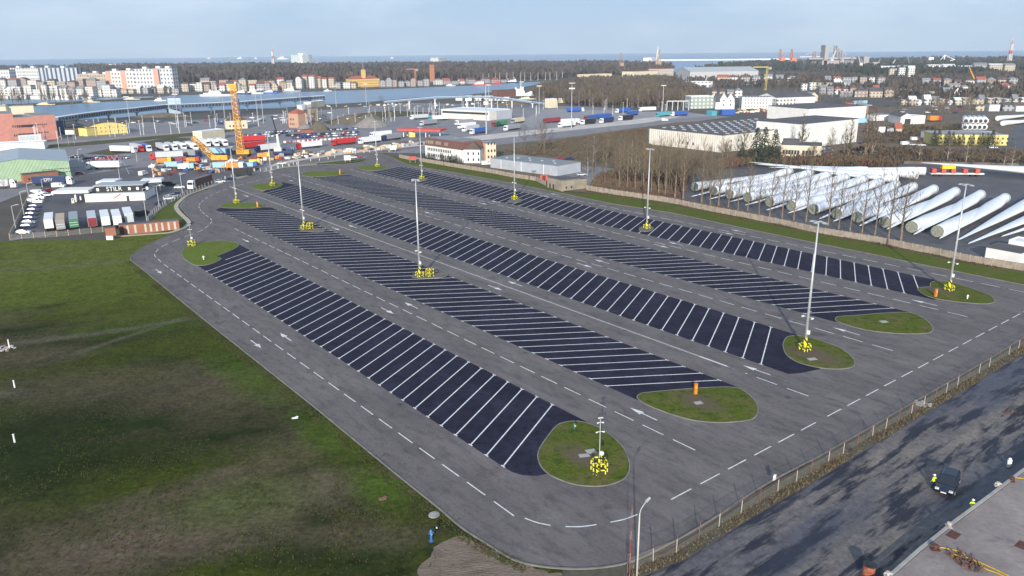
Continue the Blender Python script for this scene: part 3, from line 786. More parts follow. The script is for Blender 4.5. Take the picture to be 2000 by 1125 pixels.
field_tufts(16000, [(150, 950, 170, 90), (400, 1000, 190, 70), (300, 800, 200, 90), (650, 1000, 110, 60), (150, 700, 150, 60), (350, 650, 120, 60)], .05, .22, [m_grn, MATS['green_blades_bright'], m_dry2, mat('dark_blades', (.03, .045, .012), 1, spec=.1)], 12, 'scattered tufts and weeds over the near part of the field')
# street lamp nearest the camera
t = thing('street_lamp', 'slim concrete street lamp with curved arm at the bottom edge of the photo', 'street lamp', G(1243, 1142), 0)
h = hgt((1243, 1142), 1003)
MB().tube((0, 0, 0), (0, 0, h), 0.12, 0.075, n=10).build('pole', mat('lamp_concrete', (0.5, 0.48, 0.44), 0.8), t, True)
mb = MB(); p = [(0, 0, h), (.12, .1, h + .45), (.45, .35, h + .85), (.75, .6, h + 1.1)]
for a, b in zip(p, p[1:]):
    mb.tube(a, b, .05, n=8)
mb.build('arm', m_galv, t)
hd = MB(); hd.tube((.7, .55, h + 1.08), (1.15, .9, h + 1.3), .16, .13, n=12); hd.build('lamp_head', m_galv, t)
h2 = hgt((1228, 1150), 985)
t = thing('warning_pole', 'thin red and white banded pole beside the near street lamp', 'pole', G(1228, 1150))
m_bands = stripes('red_white_bands', (0.30, 0.04, 0.04), (0.38, 0.22, 0.18), 0.12, 'Z')
mb = MB(); mb.tube((0, 0, 0), (0, 0, h2), .045, .03, n=8); mb.build('mast', m_bands, t)
MB().box(0, 0, 0, .6, .6, .35).build('foot', m_conc, t)
# raised quay slab
edge = [(2300, 708), (2000, 922), (1940, 968), (1870, 1020), (1800, 1076), (1745, 1125), (1600, 1260)]
ZQ = 1.45
m_quay = mat('quay_concrete', (0.20, 0.165, 0.155), 0.85, (0.30, 0.25, 0.225), 0.09, 10, lo=0.4, hi=0.62, third=((0.12, 0.105, 0.10), 0.35, 0.56, 0.72), bump=0.02, rough2=0.6)
ed = [G(x, y, ZQ) for x, y in edge]
mb = MB(); mb.prism([(p.x, p.y) for p in ed] + [(p.x, p.y) for p in gp([(2200, 1900), (3300, 1200)])], -0.05, ZQ)
struct('quay', mb, m_quay)
mb = MB(); sweep(mb, [p.copy() for p in ed], 0.35, ZQ - 0.02, ZQ + 0.12, off=-0.25)
struct('quay_edge', mb, m_conc)
def bollard(px, py, label, m, z=ZQ, s=1.0):
    t = thing('mooring_bollard', label, 'bollard', G(px, py, z), random.random() * 3, 'mooring bollards on the quay edge')
    MB().tube((0, 0, 0), (0, 0, .38 * s), .16 * s, .14 * s, n=12).build('stem', m, t)
    mb = MB(); mb.tube((0, 0, .38 * s), (0, 0, .5 * s), .28 * s, .24 * s, n=12); mb.tube((-.38 * s, 0, .33 * s), (.38 * s, 0, .33 * s), .09 * s, n=8); mb.build('head', m, t)
    MB().box(0, 0, 0, .8 * s, .6 * s, .06).build('base', m, t)
m_bol = mat('pale_bollard', (0.5, 0.44, 0.38), 0.8); 
bollard(1853, 1028, 'pale bollard on the quay edge between the yellow hose end and the hi-vis worker', m_bol)
bollard(1949, 949, 'pale bollard on the quay edge right of the hi-vis worker', m_bol)
bollard(1826, 1073, 'rusty bollard where the yellow hose starts', m_rust, s=1.2)
bollard(1734, 1125, 'pale bollard cut by the bottom edge of the photo', m_bol)
bollard(1976, 939, 'rusty bollard beside the upper yellow hose', m_rust, s=1.1)
# white capsule post, standing in the yard
t = thing('white_post', 'short thick white post at the shadow of the quay', 'post', G(1970, 912), 0)
mb = MB(); mb.tube((0, 0, 0), (0, 0, 1.1), .28, n=14); mb.build('shaft', m_white, t, True)
mb = MB(); mb.tube((0, 0, 1.1), (0, 0, 1.35), .28, .12, n=14); mb.build('cap', m_white, t, True)
# rusty tank at the bottom
g = G(1695, 1128)
t = thing('rusty_drum', 'rusty red cylinder cut by the bottom edge of the photo', 'drum', g)
mb = MB(); mb.tube((0, 0, 0), (0, 0, 1.6), .62, n=20); mb.build('shell', mat('red_rust', (0.42, 0.13, 0.07), 0.8, (0.2, 0.06, 0.03), 2), t)
mb = MB(); mb.tube((0, 0, 1.6), (0, 0, 1.68), .68, n=20); mb.tube((0, 0, 1.68), (0, 0, 1.8), .3, n=12); mb.build('lid', m_dark, t)
# hoses and scrap on the quay
m_hose = mat('yellow_hose', (0.55, 0.36, 0.03), 0.6, (0.4, 0.24, 0.03), 3)
def hose(pts, label, r=0.07):
    line = smooth_line([G(x, y, ZQ + r) for x, y in pts], 6); mb = MB()
    for a, b in zip(line, line[1:]):
        mb.tube(a, b, r, n=6)
    tag(mb.build('hose', m_hose), label, 'hose', 'yellow hoses on the quay')
hose([(1835, 1069), (1858, 1073), (1880, 1080), (1882, 1085), (1862, 1086), (1858, 1082), (1885, 1088), (1910, 1097), (1935, 1108), (1975, 1127), (2010, 1145)], 'long yellow hose looped across the near quay')
hose([(1862, 1083), (1890, 1092), (1905, 1096), (1925, 1111), (1950, 1120), (1975, 1133), (2000, 1150)], 'yellow hose running right below the looped one')
hose([(1972, 931), (1985, 933), (2010, 936), (2030, 946), (2060, 955)], 'short yellow hose at the right edge of the photo')
mb = MB(); rnd = random.Random(5)
for i in range(40):
    a = rnd.random() * 6.3; r = rnd.random() ** .5
    x, y = 1.1 * r * math.cos(a), 1.5 * r * math.sin(a); b = rnd.random() * 3
    mb.tube((x, y, .05), (x + .7 * math.cos(b), y + .7 * math.sin(b), .1 + .3 * rnd.random()), .07, n=5)
tag(place(mb.build('scrap_heap', mat('scrap_brown', (0.16, 0.07, 0.045), 0.9, (0.07, 0.04, 0.03), 3)), G(1888, 1101, ZQ), .3), 'heap of rusty scrap iron on the quay under the yellow hose', 'scrap heap')
mb = MB(); rnd = random.Random(8)
for i in range(14):
    b = rnd.random() * 3; x, y = rnd.uniform(-1.2, 1.2), rnd.uniform(-.5, .5)
    mb.tube((x, y, .05), (x + .6 * math.cos(b), y + .6 * math.sin(b), .12), .05, n=5)
tag(place(mb.build('debris', m_rust), G(1975, 806)), 'rust coloured debris lying in the yard right of the fence', 'debris')
for px, py, lab in ((1858, 1066, 'dark square hatch in the quay deck near the rusty bollard'), (1992, 1087, 'dark square hatch in the quay deck at the right edge')):
    slab('hatch', px, py, 1.6, 1.1, 0.02, YAW + R(90), lab, 'hatch', m_rust, base=ZQ)
mb = MB(); rnd = random.Random(18)
for i in range(7):
    mb.box(rnd.uniform(-.5, .5), rnd.uniform(-.5, .5), 0, .3, .4, .15 + .2 * rnd.random(), rnd.random() * 3)
tag(place(mb.build('rubbish_heap', m_dark), G(1660, 877.5)), 'dark rubbish caught at the foot of the mesh fence', 'rubbish')
mb = MB(); rnd = random.Random(19)
for i in range(30):
    a = rnd.random() * 6.3; r = 1.5 * rnd.random() ** .5
    mb.box(r * math.cos(a), r * .6 * math.sin(a), 0, .4, .3, .1 + .25 * rnd.random(), rnd.random() * 3)
tag(place(mb.build('rubble_pile', m_conc), G(1802, 790), -.6), 'grey rubble heaped by the bent fence post', 'rubble')

grain(m_quay, 1.5, .75, 1.2)
# ---------------------------------------------------------------- people
def person(px, py, z, rz, label, vest, trousers, hat, lean=0.0, arm=0.2):
    t = thing('person', label, 'person', G(px, py, z), rz); t.scale = (1.08,) * 3
    me = bpy.data.meshes.new('body')
    J = dict(p=(0, 0, .95), w=(0, 0, 1.12), c=(0, .02, 1.35), n=(0, .02, 1.52), h=(0, .0, 1.63), ht=(0, -.01, 1.78),
             ls=(-.2, .02, 1.43), le=(-.27, .03, 1.14), lw=(-.25, -.12 - arm * .4, .92), lh=(-.24, -.16 - arm * .4, .84),
             rs=(.2, .02, 1.43), re=(.27, .03, 1.14), rw=(.25, -.08 - arm * .4, .92), rh=(.24, -.1 - arm * .4, .84),
             lhp=(-.1, 0, .92), lk=(-.12, -.03, .5), la=(-.13, .03, .09), lf=(-.14, -.16, .04),
             rhp=(.1, 0, .92), rk=(.13, .02, .5), ra=(.15, .06, .09), rf=(.17, -.12, .04))
    rad = dict(p=.15, w=.14, c=.16, n=.062, h=.10, ht=.085, ls=.075, le=.052, lw=.038, lh=.042, rs=.075, re=.052, rw=.038, rh=.042,
               lhp=.10, lk=.065, la=.045, lf=.045, rhp=.10, rk=.065, ra=.045, rf=.045)
    ks = list(J); ix = {k: i for i, k in enumerate(ks)}
    ed_ = ['pw', 'wc', 'cn', 'nh']
    E_ = [('p', 'w'), ('w', 'c'), ('c', 'n'), ('n', 'h'), ('h', 'ht'), ('c', 'ls'), ('ls', 'le'), ('le', 'lw'), ('lw', 'lh'), ('c', 'rs'), ('rs', 're'), ('re', 'rw'), ('rw', 'rh'),
          ('p', 'lhp'), ('lhp', 'lk'), ('lk', 'la'), ('la', 'lf'), ('p', 'rhp'), ('rhp', 'rk'), ('rk', 'ra'), ('ra', 'rf')]
    me.from_pydata([J[k] for k in ks], [(ix[a], ix[b]) for a, b in E_], [])
    sk = me.attributes if False else None
    o = bpy.data.objects.new('tmp_body', me); C.objects.link(o)
    md = o.modifiers.new('s', 'SKIN')
    if not me.skin_vertices:
        bm_ = None
    sv = me.skin_vertices[0].data
    for k in ks:
        sv[ix[k]].radius = (rad[k], rad[k] * (.75 if k in 'pwc' else 1)); 
    sv[ix['p']].use_root = True
    sub = o.modifiers.new('u', 'SUBSURF'); sub.levels = 2; sub.render_levels = 2
    dg = bpy.context.evaluated_depsgraph_get()
    bm2 = bpy.data.meshes.new_from_object(o.evaluated_get(dg)); bpy.data.objects.remove(o)
    bm2.name = 'body'; bm2.materials.clear()
    skin = mat('skin', (0.45, 0.25, 0.17), 0.6)
    for m in (trousers, vest, skin, m_dark):
        bm2.materials.append(m)
    for pl_ in bm2.polygons:
        z_ = pl_.center.z
        x_ = abs(pl_.center.x)
        pl_.material_index = 2 if z_ > 1.5 or (x_ > .2 and z_ < .9 and z_ > .75) else (3 if z_ < .1 else (1 if z_ > .93 else 0))
    b = inst('body', bm2, t, True)
    mb = MB()
    n = 14
    for (z0, r0), (z1, r1) in zip([(1.70, .135), (1.76, .14), (1.82, .115), (1.86, .05)], [(1.76, .14), (1.82, .115), (1.86, .05), (1.87, .01)]):
        mb.tube((0, -.01, z0), (0, -.01, z1), r0, r1, n=n)
    mb.tube((0, -.06, 1.70), (0, -.06, 1.715), .17, n=n)
    mb.build('helmet', hat, t)
    mb = MB(); mb.box(0, -.135, 1.0, .3, .012, .06); mb.box(0, -.135, 1.2, .3, .012, .06); mb.build('reflective_band', m_galv, t)
    for s_ in (-1, 1):
        for k in range(5):
            hb = MB(); x0 = s_ * .245 + (k - 2) * .018; y0 = -.12 - arm * .4
            hb.tube((x0, y0, .84), (x0 + (s_ * .0), y0 - .02, .75 + (.02 if k in (0, 4) else 0)), .009, .007, n=5); hb.build('finger', skin, t)
    return t
m_vest = mat('hi_vis_vest', (0.65, 0.85, 0.02), 0.7, (0.5, 0.7, 0.02), 4); m_trs = mat('navy_workwear', (0.015, 0.018, 0.035), 0.9)
m_jkt = mat('dark_jacket', (0.03, 0.03, 0.04), 0.9)
person(1821.5, 953, 0, R(200), 'person in yellow vest, dark trousers and white helmet standing left of the dark car', m_vest, m_trs, m_white)
person(1896, 1003, 0, R(150), 'person in bright hi-vis jacket and white helmet half in the shade of the quay', m_vest, m_trs, m_white, arm=.5)

# ---------------------------------------------------------------- the dark car
def car_prof():
    return dict(L=4.3, W=1.78, H=1.55)
def car_shell(mb, L=4.3, Wd=1.78, Hh=1.55, mi=0, sec=None):
    """lofted hatchback/minivan body: stations along x (front +x), each a rounded section"""
    st = [(-L / 2, .42, .95, .80), (-L / 2 + .12, .30, 1.05, .90), (-L / 2 + .5, .22, 1.0, .98), (-.9, .2, .98, 1.0), (.3, .2, .96, 1.0), (1.0, .2, .94, 1.0), (1.5, .22, .84, .97), (1.95, .26, .74, .9), (L / 2, .4, .6, .78)]
    rings = []
    for x, z0, z1, w in st:
        hw = Wd / 2 * w
        pr = [(-hw * .9, z0), (-hw, z0 + .12), (-hw * 1.0, (z0 + z1) / 2), (-hw * .97, z1 - .1), (-hw * .86, z1), (hw * .86, z1), (hw * .97, z1 - .1), (hw, (z0 + z1) / 2), (hw, z0 + .12), (hw * .9, z0)]
        rings.append([(x, a, b) for a, b in pr])
    k = len(rings[0]); vs = [v for r_ in rings for v in r_]; fs = []
    for i in range(len(rings) - 1):
        for j in range(k):
            fs.append((i * k + j, i * k + (j + 1) % k, (i + 1) * k + (j + 1) % k, (i + 1) * k + j))
    fs.append(tuple(range(k))); fs.append(tuple(range((len(rings) - 1) * k, len(rings) * k))[::-1])
    mb.add(vs, fs, mi)
def greenhouse(mb, Hh=1.55, Wd=1.78, mi=0, gi=1):
    """cabin: glass sides with body pillars and roof"""
    b = [(-2.0, .97), (1.25, .92)]; 
    xb0, xb1, xt0, xt1 = -2.02, 1.2, -1.55, .25
    wb, wt = Wd / 2 * .9, Wd / 2 * .72; z0, z1 = .93, Hh - .06
    lo = [(xb0, -wb, z0), (xb1, -wb, z0), (xb1, wb, z0), (xb0, wb, z0)]; hi = [(xt0, -wt, z1), (xt1, -wt, z1), (xt1, wt, z1), (xt0, wt, z1)]
    mb.add(lo + hi, [(0, 1, 5, 4), (1, 2, 6, 5), (2, 3, 7, 6), (3, 0, 4, 7)], gi)
    rf = [(xt0 - .03, -wt - .02, z1), (xt1 + .03, -wt - .02, z1), (xt1 + .03, wt + .02, z1), (xt0 - .03, wt + .02, z1)]
    rt = [(xt0 + .15, -wt + .12, Hh), (xt1 - .15, -wt + .12, Hh), (xt1 - .15, wt - .12, Hh), (xt0 + .15, wt - .12, Hh)]
    mb.add(rf + rt, [(0, 1, 5, 4), (1, 2, 6, 5), (2, 3, 7, 6), (3, 0, 4, 7), (4, 5, 6, 7)], mi)
def pillars(mb, Hh=1.55, Wd=1.78, mi=0):
    wb, wt = Wd / 2 * .9, Wd / 2 * .72; z0, z1 = .93, Hh - .06
    for s in (-1, 1):
        for (xb, xt) in ((1.2, .25), (.0, -.1), (-1.1, -.95), (-2.0, -1.53)):
            mb.tube((xb, s * (wb + .005), z0), (xt, s * (wt + .005), z1), .045, n=4, mi=mi)
def wheel_mb(x, y, r=.32, w=.22):
    mb = MB(); mb.tube((x, y - w / 2, r), (x, y + w / 2, r), r, n=16); return mb
m_cpaint = mat('dark_blue_paint', (0.012, 0.016, 0.032), 0.2, (0.014, 0.018, 0.034), 1, spec=0.6)
gf = G(1849, 952)
a_, b_ = G(1840, 964), G(1862, 938)
t = thing('parked_car', 'dark blue hatchback parked in the muddy yard beside the person in a yellow vest', 'car', gf, R(-128)); t.scale = (1.26,) * 3
mb = MB(); car_shell(mb); mb.build('body', m_cpaint, t, True)
mb = MB(); greenhouse(mb); pillars(mb); mb.build('cabin', [m_cpaint, m_glass], t)
for x in (-1.35, 1.35):
    for y in (-.82, .82):
        w_ = wheel_mb(x, y).build('wheel', m_tyre, t)
        rm = MB(); rm.tube((x, y - .125, .32), (x, y + .125, .32), .19, n=12); rm.build('rim', m_galv, w_)
for y in (-.62, .62):
    MB().box(2.02, y, .62, .22, .36, .16).build('headlight', mat('lamp_glass', (0.6, 0.62, 0.65), 0.15), t)
    MB().box(-2.08, y * 1.1, .8, .1, .22, .25).build('tail_light', mat('red_lens', (0.4, 0.01, 0.01), 0.3), t)
    MB().box(.95, y * 1.55, .95, .18, .16, .12).build('mirror', m_cpaint, t)
MB().box(2.16, 0, .42, .04, .5, .11).build('number_plate', m_white, t)
#@@END2

#@@MID
# ---------------------------------------------------------------- mid-ground sheets
m_asph = mat('old_asphalt', (0.165, 0.155, 0.165), 0.8, (0.21, 0.195, 0.20), 0.035, 10, third=((0.10, 0.098, 0.105), 0.12, 0.52, 0.72))
m_asphd = mat('dark_asphalt', (0.062, 0.058, 0.064), 0.75, (0.095, 0.088, 0.094), 0.06, 10, third=((0.03, 0.03, 0.035), 0.2, 0.52, 0.72))
m_scrub = mat('dry_scrub', (0.15, 0.10, 0.065), 1.0, (0.10, 0.08, 0.045), 0.05, 10, third=((0.05, 0.036, 0.026), 0.15, 0.5, 0.7), bump=0.4, bscale=1)
m_verge = mat('verge_grass', (0.080, 0.104, 0.017), 1.0, (0.12, 0.10, 0.038), 0.16, 10, lo=0.48, hi=0.66, bump=0.1, bscale=2, spec=0.05)
m_verge2 = mat('dull_grass', (0.075, 0.078, 0.035), 1.0, (0.11, 0.095, 0.06), 0.06, 10, bump=0.1, bscale=2, spec=0.05)
m_brightc = mat('new_concrete', (0.55, 0.50, 0.46), 0.9, (0.40, 0.36, 0.33), 0.08, 9)
m_water = mat('water', (0.07, 0.15, 0.25), 0.30, (0.09, 0.18, 0.28), 0.01, 8, bump=0.25, bscale=0.25, spec=0.5, stretch=(0.5, 2, 1))
for m__ in (m_asph, m_asphd, m_scrub, m_verge, m_verge2, m_brightc):
    grain(m__, .8, .72, 1.28)
def gsheet(name, px, z, m):
    return sheet(name, gp(px), z, m)
gsheet('terminal_asphalt', [(-400, 330), (-250, 250), (110, 250), (250, 240), (400, 233), (560, 221), (720, 207), (800, 201), (1060, 206), (1150, 208), (1340, 222), (1430, 228), (1260, 250), (1000, 290), (900, 300), (742, 299), (716, 309), (560, 325), (400, 370), (360, 395), (350, 420), (232, 440), (20, 470), (-200, 440)], -0.05, m_asph)
gsheet('scrub_land', [(846, 322), (960, 284), (1110, 268), (1240, 250), (1330, 238), (1480, 232), (1700, 210), (2400, 200), (2600, 460), (1900, 512), (1600, 454), (1200, 380), (1090, 372), (960, 338)], -0.04, m_scrub)
gsheet('storage_yard', [(1325, 396), (1340, 345), (1400, 326), (1455, 318), (1800, 318), (2300, 322), (2300, 560), (2000, 530), (1900, 512), (1700, 470), (1500, 434)], -0.03, m_asphd)
gsheet('storage_yard', [(1150, 366), (1230, 372), (1250, 335), (1160, 325), (1060, 330), (1100, 345)], -0.025, m_asph)
gsheet('storage_yard', [(1940, 305), (1990, 235), (2300, 232), (2300, 310)], -0.03, m_asphd)
gsheet('railway_ground', [(1700, 306), (1720, 288), (1960, 290), (2300, 290), (2300, 316), (1900, 312)], -0.032, mat('ballast', (0.10, 0.075, 0.062), 1, (0.07, 0.055, 0.048), 0.2, stretch=(.2, 2, 1)))
gsheet('open_ground', [(1700, 222), (1800, 205), (2200, 204), (2200, 225), (1830, 226)], -0.03, mat('fallow_ground', (0.13, 0.105, 0.08), 1, (0.085, 0.07, 0.055), 0.02, 9, stretch=(.3, 2, 1)))
gsheet('right_verge', [(757, 303), (800, 311.5), (850, 319), (900, 327.5), (960, 337), (1000, 345.5), (1046, 352), (1069, 364), (1100, 375), (1120, 376.5), (1200, 379), (1300, 393.5), (1400, 414), (1600, 454), (1700, 470.5), (1800, 490.5), (1900, 512), (2000, 527.5), (2200, 566),
                        (2100, 577), (2000, 557), (1900, 539.5), (1800, 517), (1700, 496), (1595, 475.5), (1425, 440), (1312, 416), (1200, 399), (1080, 374.5), (1000, 358), (930, 346), (880, 336), (850, 331), (817, 326), (790, 319), (768, 309)], 0.0, m_verge)
gsheet('far_verge', [(596, 323), (640, 317), (700, 311), (716, 312), (700, 316), (660, 319.5), (620, 322)], 0.012, m_verge)
gsheet('near_verge', [(290, 433), (310, 412), (345, 388), (395, 367), (400, 370.5), (372, 381), (356, 393), (350, 402), (357, 415), (366, 424), (350, 432)], 0.004, m_verge)
gsheet('terminal_verge', [(88, 290), (190, 282), (300, 272), (420, 262), (480, 252), (440, 250), (300, 262), (180, 272), (100, 280)], -0.04, m_verge2)
gsheet('terminal_verge', [(166, 300), (240, 285), (330, 268), (380, 270), (300, 290), (220, 303)], -0.035, m_verge2)
gsheet('building_site', [(500, 316), (560, 306), (700, 288), (740, 280), (860, 268), (880, 276), (760, 298), (640, 314), (560, 324)], -0.03, mat('site_dirt', (0.17, 0.135, 0.11), 1, (0.11, 0.095, 0.085), 0.12, 10))
gsheet('new_road', [(520, 327), (600, 311), (700, 298), (800, 287), (960, 272), (1100, 256), (1260, 240), (1330, 228), (1300, 226), (1180, 240), (1000, 258), (800, 279), (640, 300), (540, 318)], -0.02, m_brightc)
gsheet('filling_yard', [(22, 466), (64, 378), (100, 352), (240, 330), (400, 318), (520, 316), (470, 338), (400, 362), (345, 385), (300, 412), (290, 434), (232, 442)], -0.015, m_asphd)
gsheet('dirt_track', [(-200, 560), (-200, 420), (0, 395), (60, 372), (64, 376), (20, 466), (-60, 520)], -0.012, mat('dark_track', (0.05, 0.045, 0.04), 0.95, (0.09, 0.07, 0.05), 0.08, 9))
gsheet('yard_lawn', [(34, 452), (64, 378), (70, 380), (48, 444), (42, 462)], 0.0, m_verge)
m_lane = mat('worn_lane_line', (0.40, 0.39, 0.38), 0.8, (0.28, 0.27, 0.27), 1)
gsheet('access_road', [(88, 279), (170, 273), (300, 262), (420, 252), (520, 245), (520, 247.5), (420, 255), (300, 265.5), (170, 277), (88, 283)], -0.03, mat('pale_road', (0.27, 0.24, 0.21), .9, (0.2, 0.185, 0.17), .1, 9))
gsheet('terminal_verge', [(760, 215.5), (860, 221), (862, 224), (800, 226), (720, 232), (640, 243), (630, 238), (700, 222)], -0.035, m_verge2)
gsheet('pale_apron', [(1060, 213), (1340, 219), (1400, 226), (1180, 243), (1050, 252), (1010, 240)], -0.035, mat('pale_asphalt', (0.22, 0.205, 0.215), .8, (0.27, 0.25, 0.255), .05, 10))
mb = MB()
for a, b in (((560, 226), (760, 213)), ((560, 230), (770, 216)), ((570, 235), (700, 226)), ((1010, 214), (1330, 226)), ((1020, 218), (1290, 229)), ((1030, 222), (1250, 232)), ((1000, 210.5), (1330, 222)), ((250, 243), (440, 236)), ((255, 247), (445, 240)), ((260, 252), (440, 244.5)), ((830, 232), (870, 262)), ((170, 322), (260, 334)), ((240, 314), (252, 340))):
    sweep(mb, [G(*a), G(*b)], .35, -0.04, -0.012)
struct('lane_markings', mb, m_lane)
# water
river = [(-500, 275), (0, 246), (110, 236), (240, 229), (340, 219), (440, 214), (548, 211), (600, 206), (720, 199), (800, 191), (900, 186), (960, 180), (1010, 172), (1060, 163), (1150, 158),
         (1150, 155), (1020, 161), (920, 167), (800, 172), (700, 176), (540, 181), (400, 185), (340, 186), (300, 191), (330, 194), (200, 199), (100, 206), (0, 210), (-500, 226)]
gsheet('river', river, -0.1, m_water)
gsheet('river_inlet', [(-300, 202), (0, 196), (100, 193), (180, 191), (300, 188), (300, 190), (180, 196), (90, 201), (0, 204), (-300, 212)], -0.1, m_water)
gsheet('river_bank', [(-500, 226), (0, 210), (100, 206), (200, 199), (330, 194), (300, 191), (180, 196), (90, 201), (0, 204), (-500, 216)], -0.08, m_verge2)
m_sea = mat('sea_water', (0.09, 0.19, 0.33), 0.35, (0.10, 0.21, 0.35), 0.002, 6, spec=0.4)
sea = [G(-1500, 140)] + gp([(-400, 133.5), (0, 133), (200, 132.5), (400, 131), (700, 130), (1000, 128), (1250, 126), (1306, 128), (1318, 141), (1345, 142), (1366, 130), (1460, 127), (1500, 121), (1700, 119), (2000, 117), (3200, 108)])
far_arc = [Vector((12480 * math.sin(a), 12480 * math.cos(a), 0)) for a in [R(x) for x in range(60, -61, -4)]]
sheet('sea', sea + far_arc, -0.12, m_sea)

# ---------------------------------------------------------------- buildings
def blk_frame(a, b):
    A, B = G(*a), G(*b); d = B - A
    return A, math.atan2(d.y, d.x), d.length
m_win = mat('window_glass', (0.03, 0.035, 0.045), 0.2, (0.05, 0.06, 0.075), 0.4, spec=0.5)
WCACHE = {}
def win_mesh(w, h):
    k = (round(w, 1), round(h, 1))
    if k not in WCACHE:
        mb = MB(); mb.box(0, 0, 0, k[0], 0.08, k[1]); WCACHE[k] = mb.mesh('window', m_win)
    return WCACHE[k]
def windows(t, W_, D_, rows):
    """rows: (face, x0, x1, n, z0, w, h)"""
    for face, x0, x1, n, z0, w, h in rows:
        for i in range(n):
            x = x0 + (x1 - x0) * (i + 0.5) / n
            o = bpy.data.objects.new('window', win_mesh(w, h)); C.objects.link(o); o.parent = t
            if face == 'f':
                o.location = (x, -0.03, z0)
            elif face == 'r':
                o.location = (W_ + 0.03, x, z0); o.rotation_euler = (0, 0, PI / 2)
            elif face == 'l':
                o.location = (-0.03, x, z0); o.rotation_euler = (0, 0, PI / 2)
def building(name, label, cat, a, b, dep, top, wall, roof, kind='flat', rh=None, win=(), group=None, h=None, parapet=0.4, over=0.3):
    A, rz, W_ = blk_frame(a, b)
    h = h or hgt(a, top)
    t = thing(name, label, cat, A, rz, group)
    D_ = dep
    if kind == 'flat':
        mb = MB(); mb.box(W_ / 2, D_ / 2, -0.3, W_, D_, h + 0.3); mb.build('wall', wall, t)
        mb = MB()
        mb.box(W_ / 2, D_ / 2, h, W_ - 0.6, D_ - 0.6, 0.1)
        if parapet:
            for x, y, sx, sy in ((W_ / 2, 0.13, W_, 0.3), (W_ / 2, D_ - .13, W_, 0.3), (0.13, D_ / 2, 0.3, D_ - .6), (W_ - .13, D_ / 2, 0.3, D_ - .6)):
                mb.box(x, y, h, sx + .04, sy, parapet)
        mb.build('roof', roof, t)
    elif kind == 'arch':
        n = 12; prof = []
        for i in range(n + 1):
            x = W_ * i / n; z = h + rh * (1 - (2 * x / W_ - 1) ** 2); prof.append((x, z))
        vs = [(0, 0, -.3), (W_, 0, -.3)] + [(x, 0, z) for x, z in prof[::-1]]
        k = len(vs); vs2 = [(x, D_, z) for x, y, z in vs]
        mb = MB(); mb.add(vs + vs2, [tuple(range(k)), tuple(range(k, 2 * k))[::-1], (0, k, k + 1, 1), (1, k + 1, k + 2, 2), (k - 1, 2 * k - 1, k, 0)]); mb.build('wall', wall, t)
        mb = MB()
        for i in range(n):
            (x0, z0), (x1, z1) = prof[i], prof[i + 1]
            mb.add([(x0, -over, z0 + .15), (x1, -over, z1 + .15), (x1, D_ + over, z1 + .15), (x0, D_ + over, z0 + .15)], [(0, 1, 2, 3)])
            mb.add([(x0, -over, z0 - .1), (x1, -over, z1 - .1), (x1, -over, z1 + .15), (x0, -over, z0 + .15)], [(0, 1, 2, 3)])
        mb.build('roof', roof, t)
    else:
        mb = MB(); rh = rh or 3
        if kind == 'gx':      # ridge along x
            vs = [(0, 0, -.3), (W_, 0, -.3), (W_, D_, -.3), (0, D_, -.3), (0, 0, h), (W_, 0, h), (W_, D_, h), (0, D_, h), (0, D_ / 2, h + rh), (W_, D_ / 2, h + rh)]
            mb.add(vs, [(0, 1, 5, 4), (1, 2, 6, 9, 5), (2, 3, 7, 6), (3, 0, 4, 8, 7)])
            rf = [((-over, -over, h - .2 * rh / (D_ / 2)), (W_ + over, -over, h - .2 * rh / (D_ / 2)), (W_ + over, D_ / 2, h + rh + .12), (-over, D_ / 2, h + rh + .12)),
                  ((-over, D_ / 2, h + rh + .12), (W_ + over, D_ / 2, h + rh + .12), (W_ + over, D_ + over, h - .1), (-over, D_ + over, h - .1))]
        elif kind == 'gy':
            vs = [(0, 0, -.3), (W_, 0, -.3), (W_, D_, -.3), (0, D_, -.3), (0, 0, h), (W_, 0, h), (W_, D_, h), (0, D_, h), (W_ / 2, 0, h + rh), (W_ / 2, D_, h + rh)]
            mb.add(vs, [(0, 1, 5, 8, 4), (1, 2, 6, 5), (2, 3, 7, 9, 6), (3, 0, 4, 7)])
            rf = [((-over, -over, h - .1), (W_ / 2, -over, h + rh + .12), (W_ / 2, D_ + over, h + rh + .12), (-over, D_ + over, h - .1)),
                  ((W_ / 2, -over, h + rh + .12), (W_ + over, -over, h - .1), (W_ + over, D_ + over, h - .1), (W_ / 2, D_ + over, h + rh + .12))]
        else:                 # hip
            vs = [(0, 0, -.3), (W_, 0, -.3), (W_, D_, -.3), (0, D_, -.3), (0, 0, h), (W_, 0, h), (W_, D_, h), (0, D_, h)]
            mb.add(vs, [(0, 1, 5, 4), (1, 2, 6, 5), (2, 3, 7, 6), (3, 0, 4, 7)])
            e = min(W_, D_) / 2 * .98; o_ = over
            p, q_ = ((e, D_ / 2, h + rh), (W_ - e, D_ / 2, h + rh)) if W_ >= D_ else ((W_ / 2, e, h + rh), (W_ / 2, D_ - e, h + rh))
            c = [(-o_, -o_, h), (W_ + o_, -o_, h), (W_ + o_, D_ + o_, h), (-o_, D_ + o_, h)]
            if W_ >= D_:
                rf = [(c[0], c[1], q_, p), (c[1], c[2], q_), (c[2], c[3], p, q_), (c[3], c[0], p)]
            else:
                rf = [(c[0], c[1], p), (c[1], c[2], q_, p), (c[2], c[3], q_), (c[3], c[0], p, q_)]
        mb.build('wall', wall, t)
        mb = MB()
        for f in rf:
            mb.poly(f)
        ro = mb.build('roof', roof, t)
    windows(t, W_, D_, win)
    return t, W_, D_, h
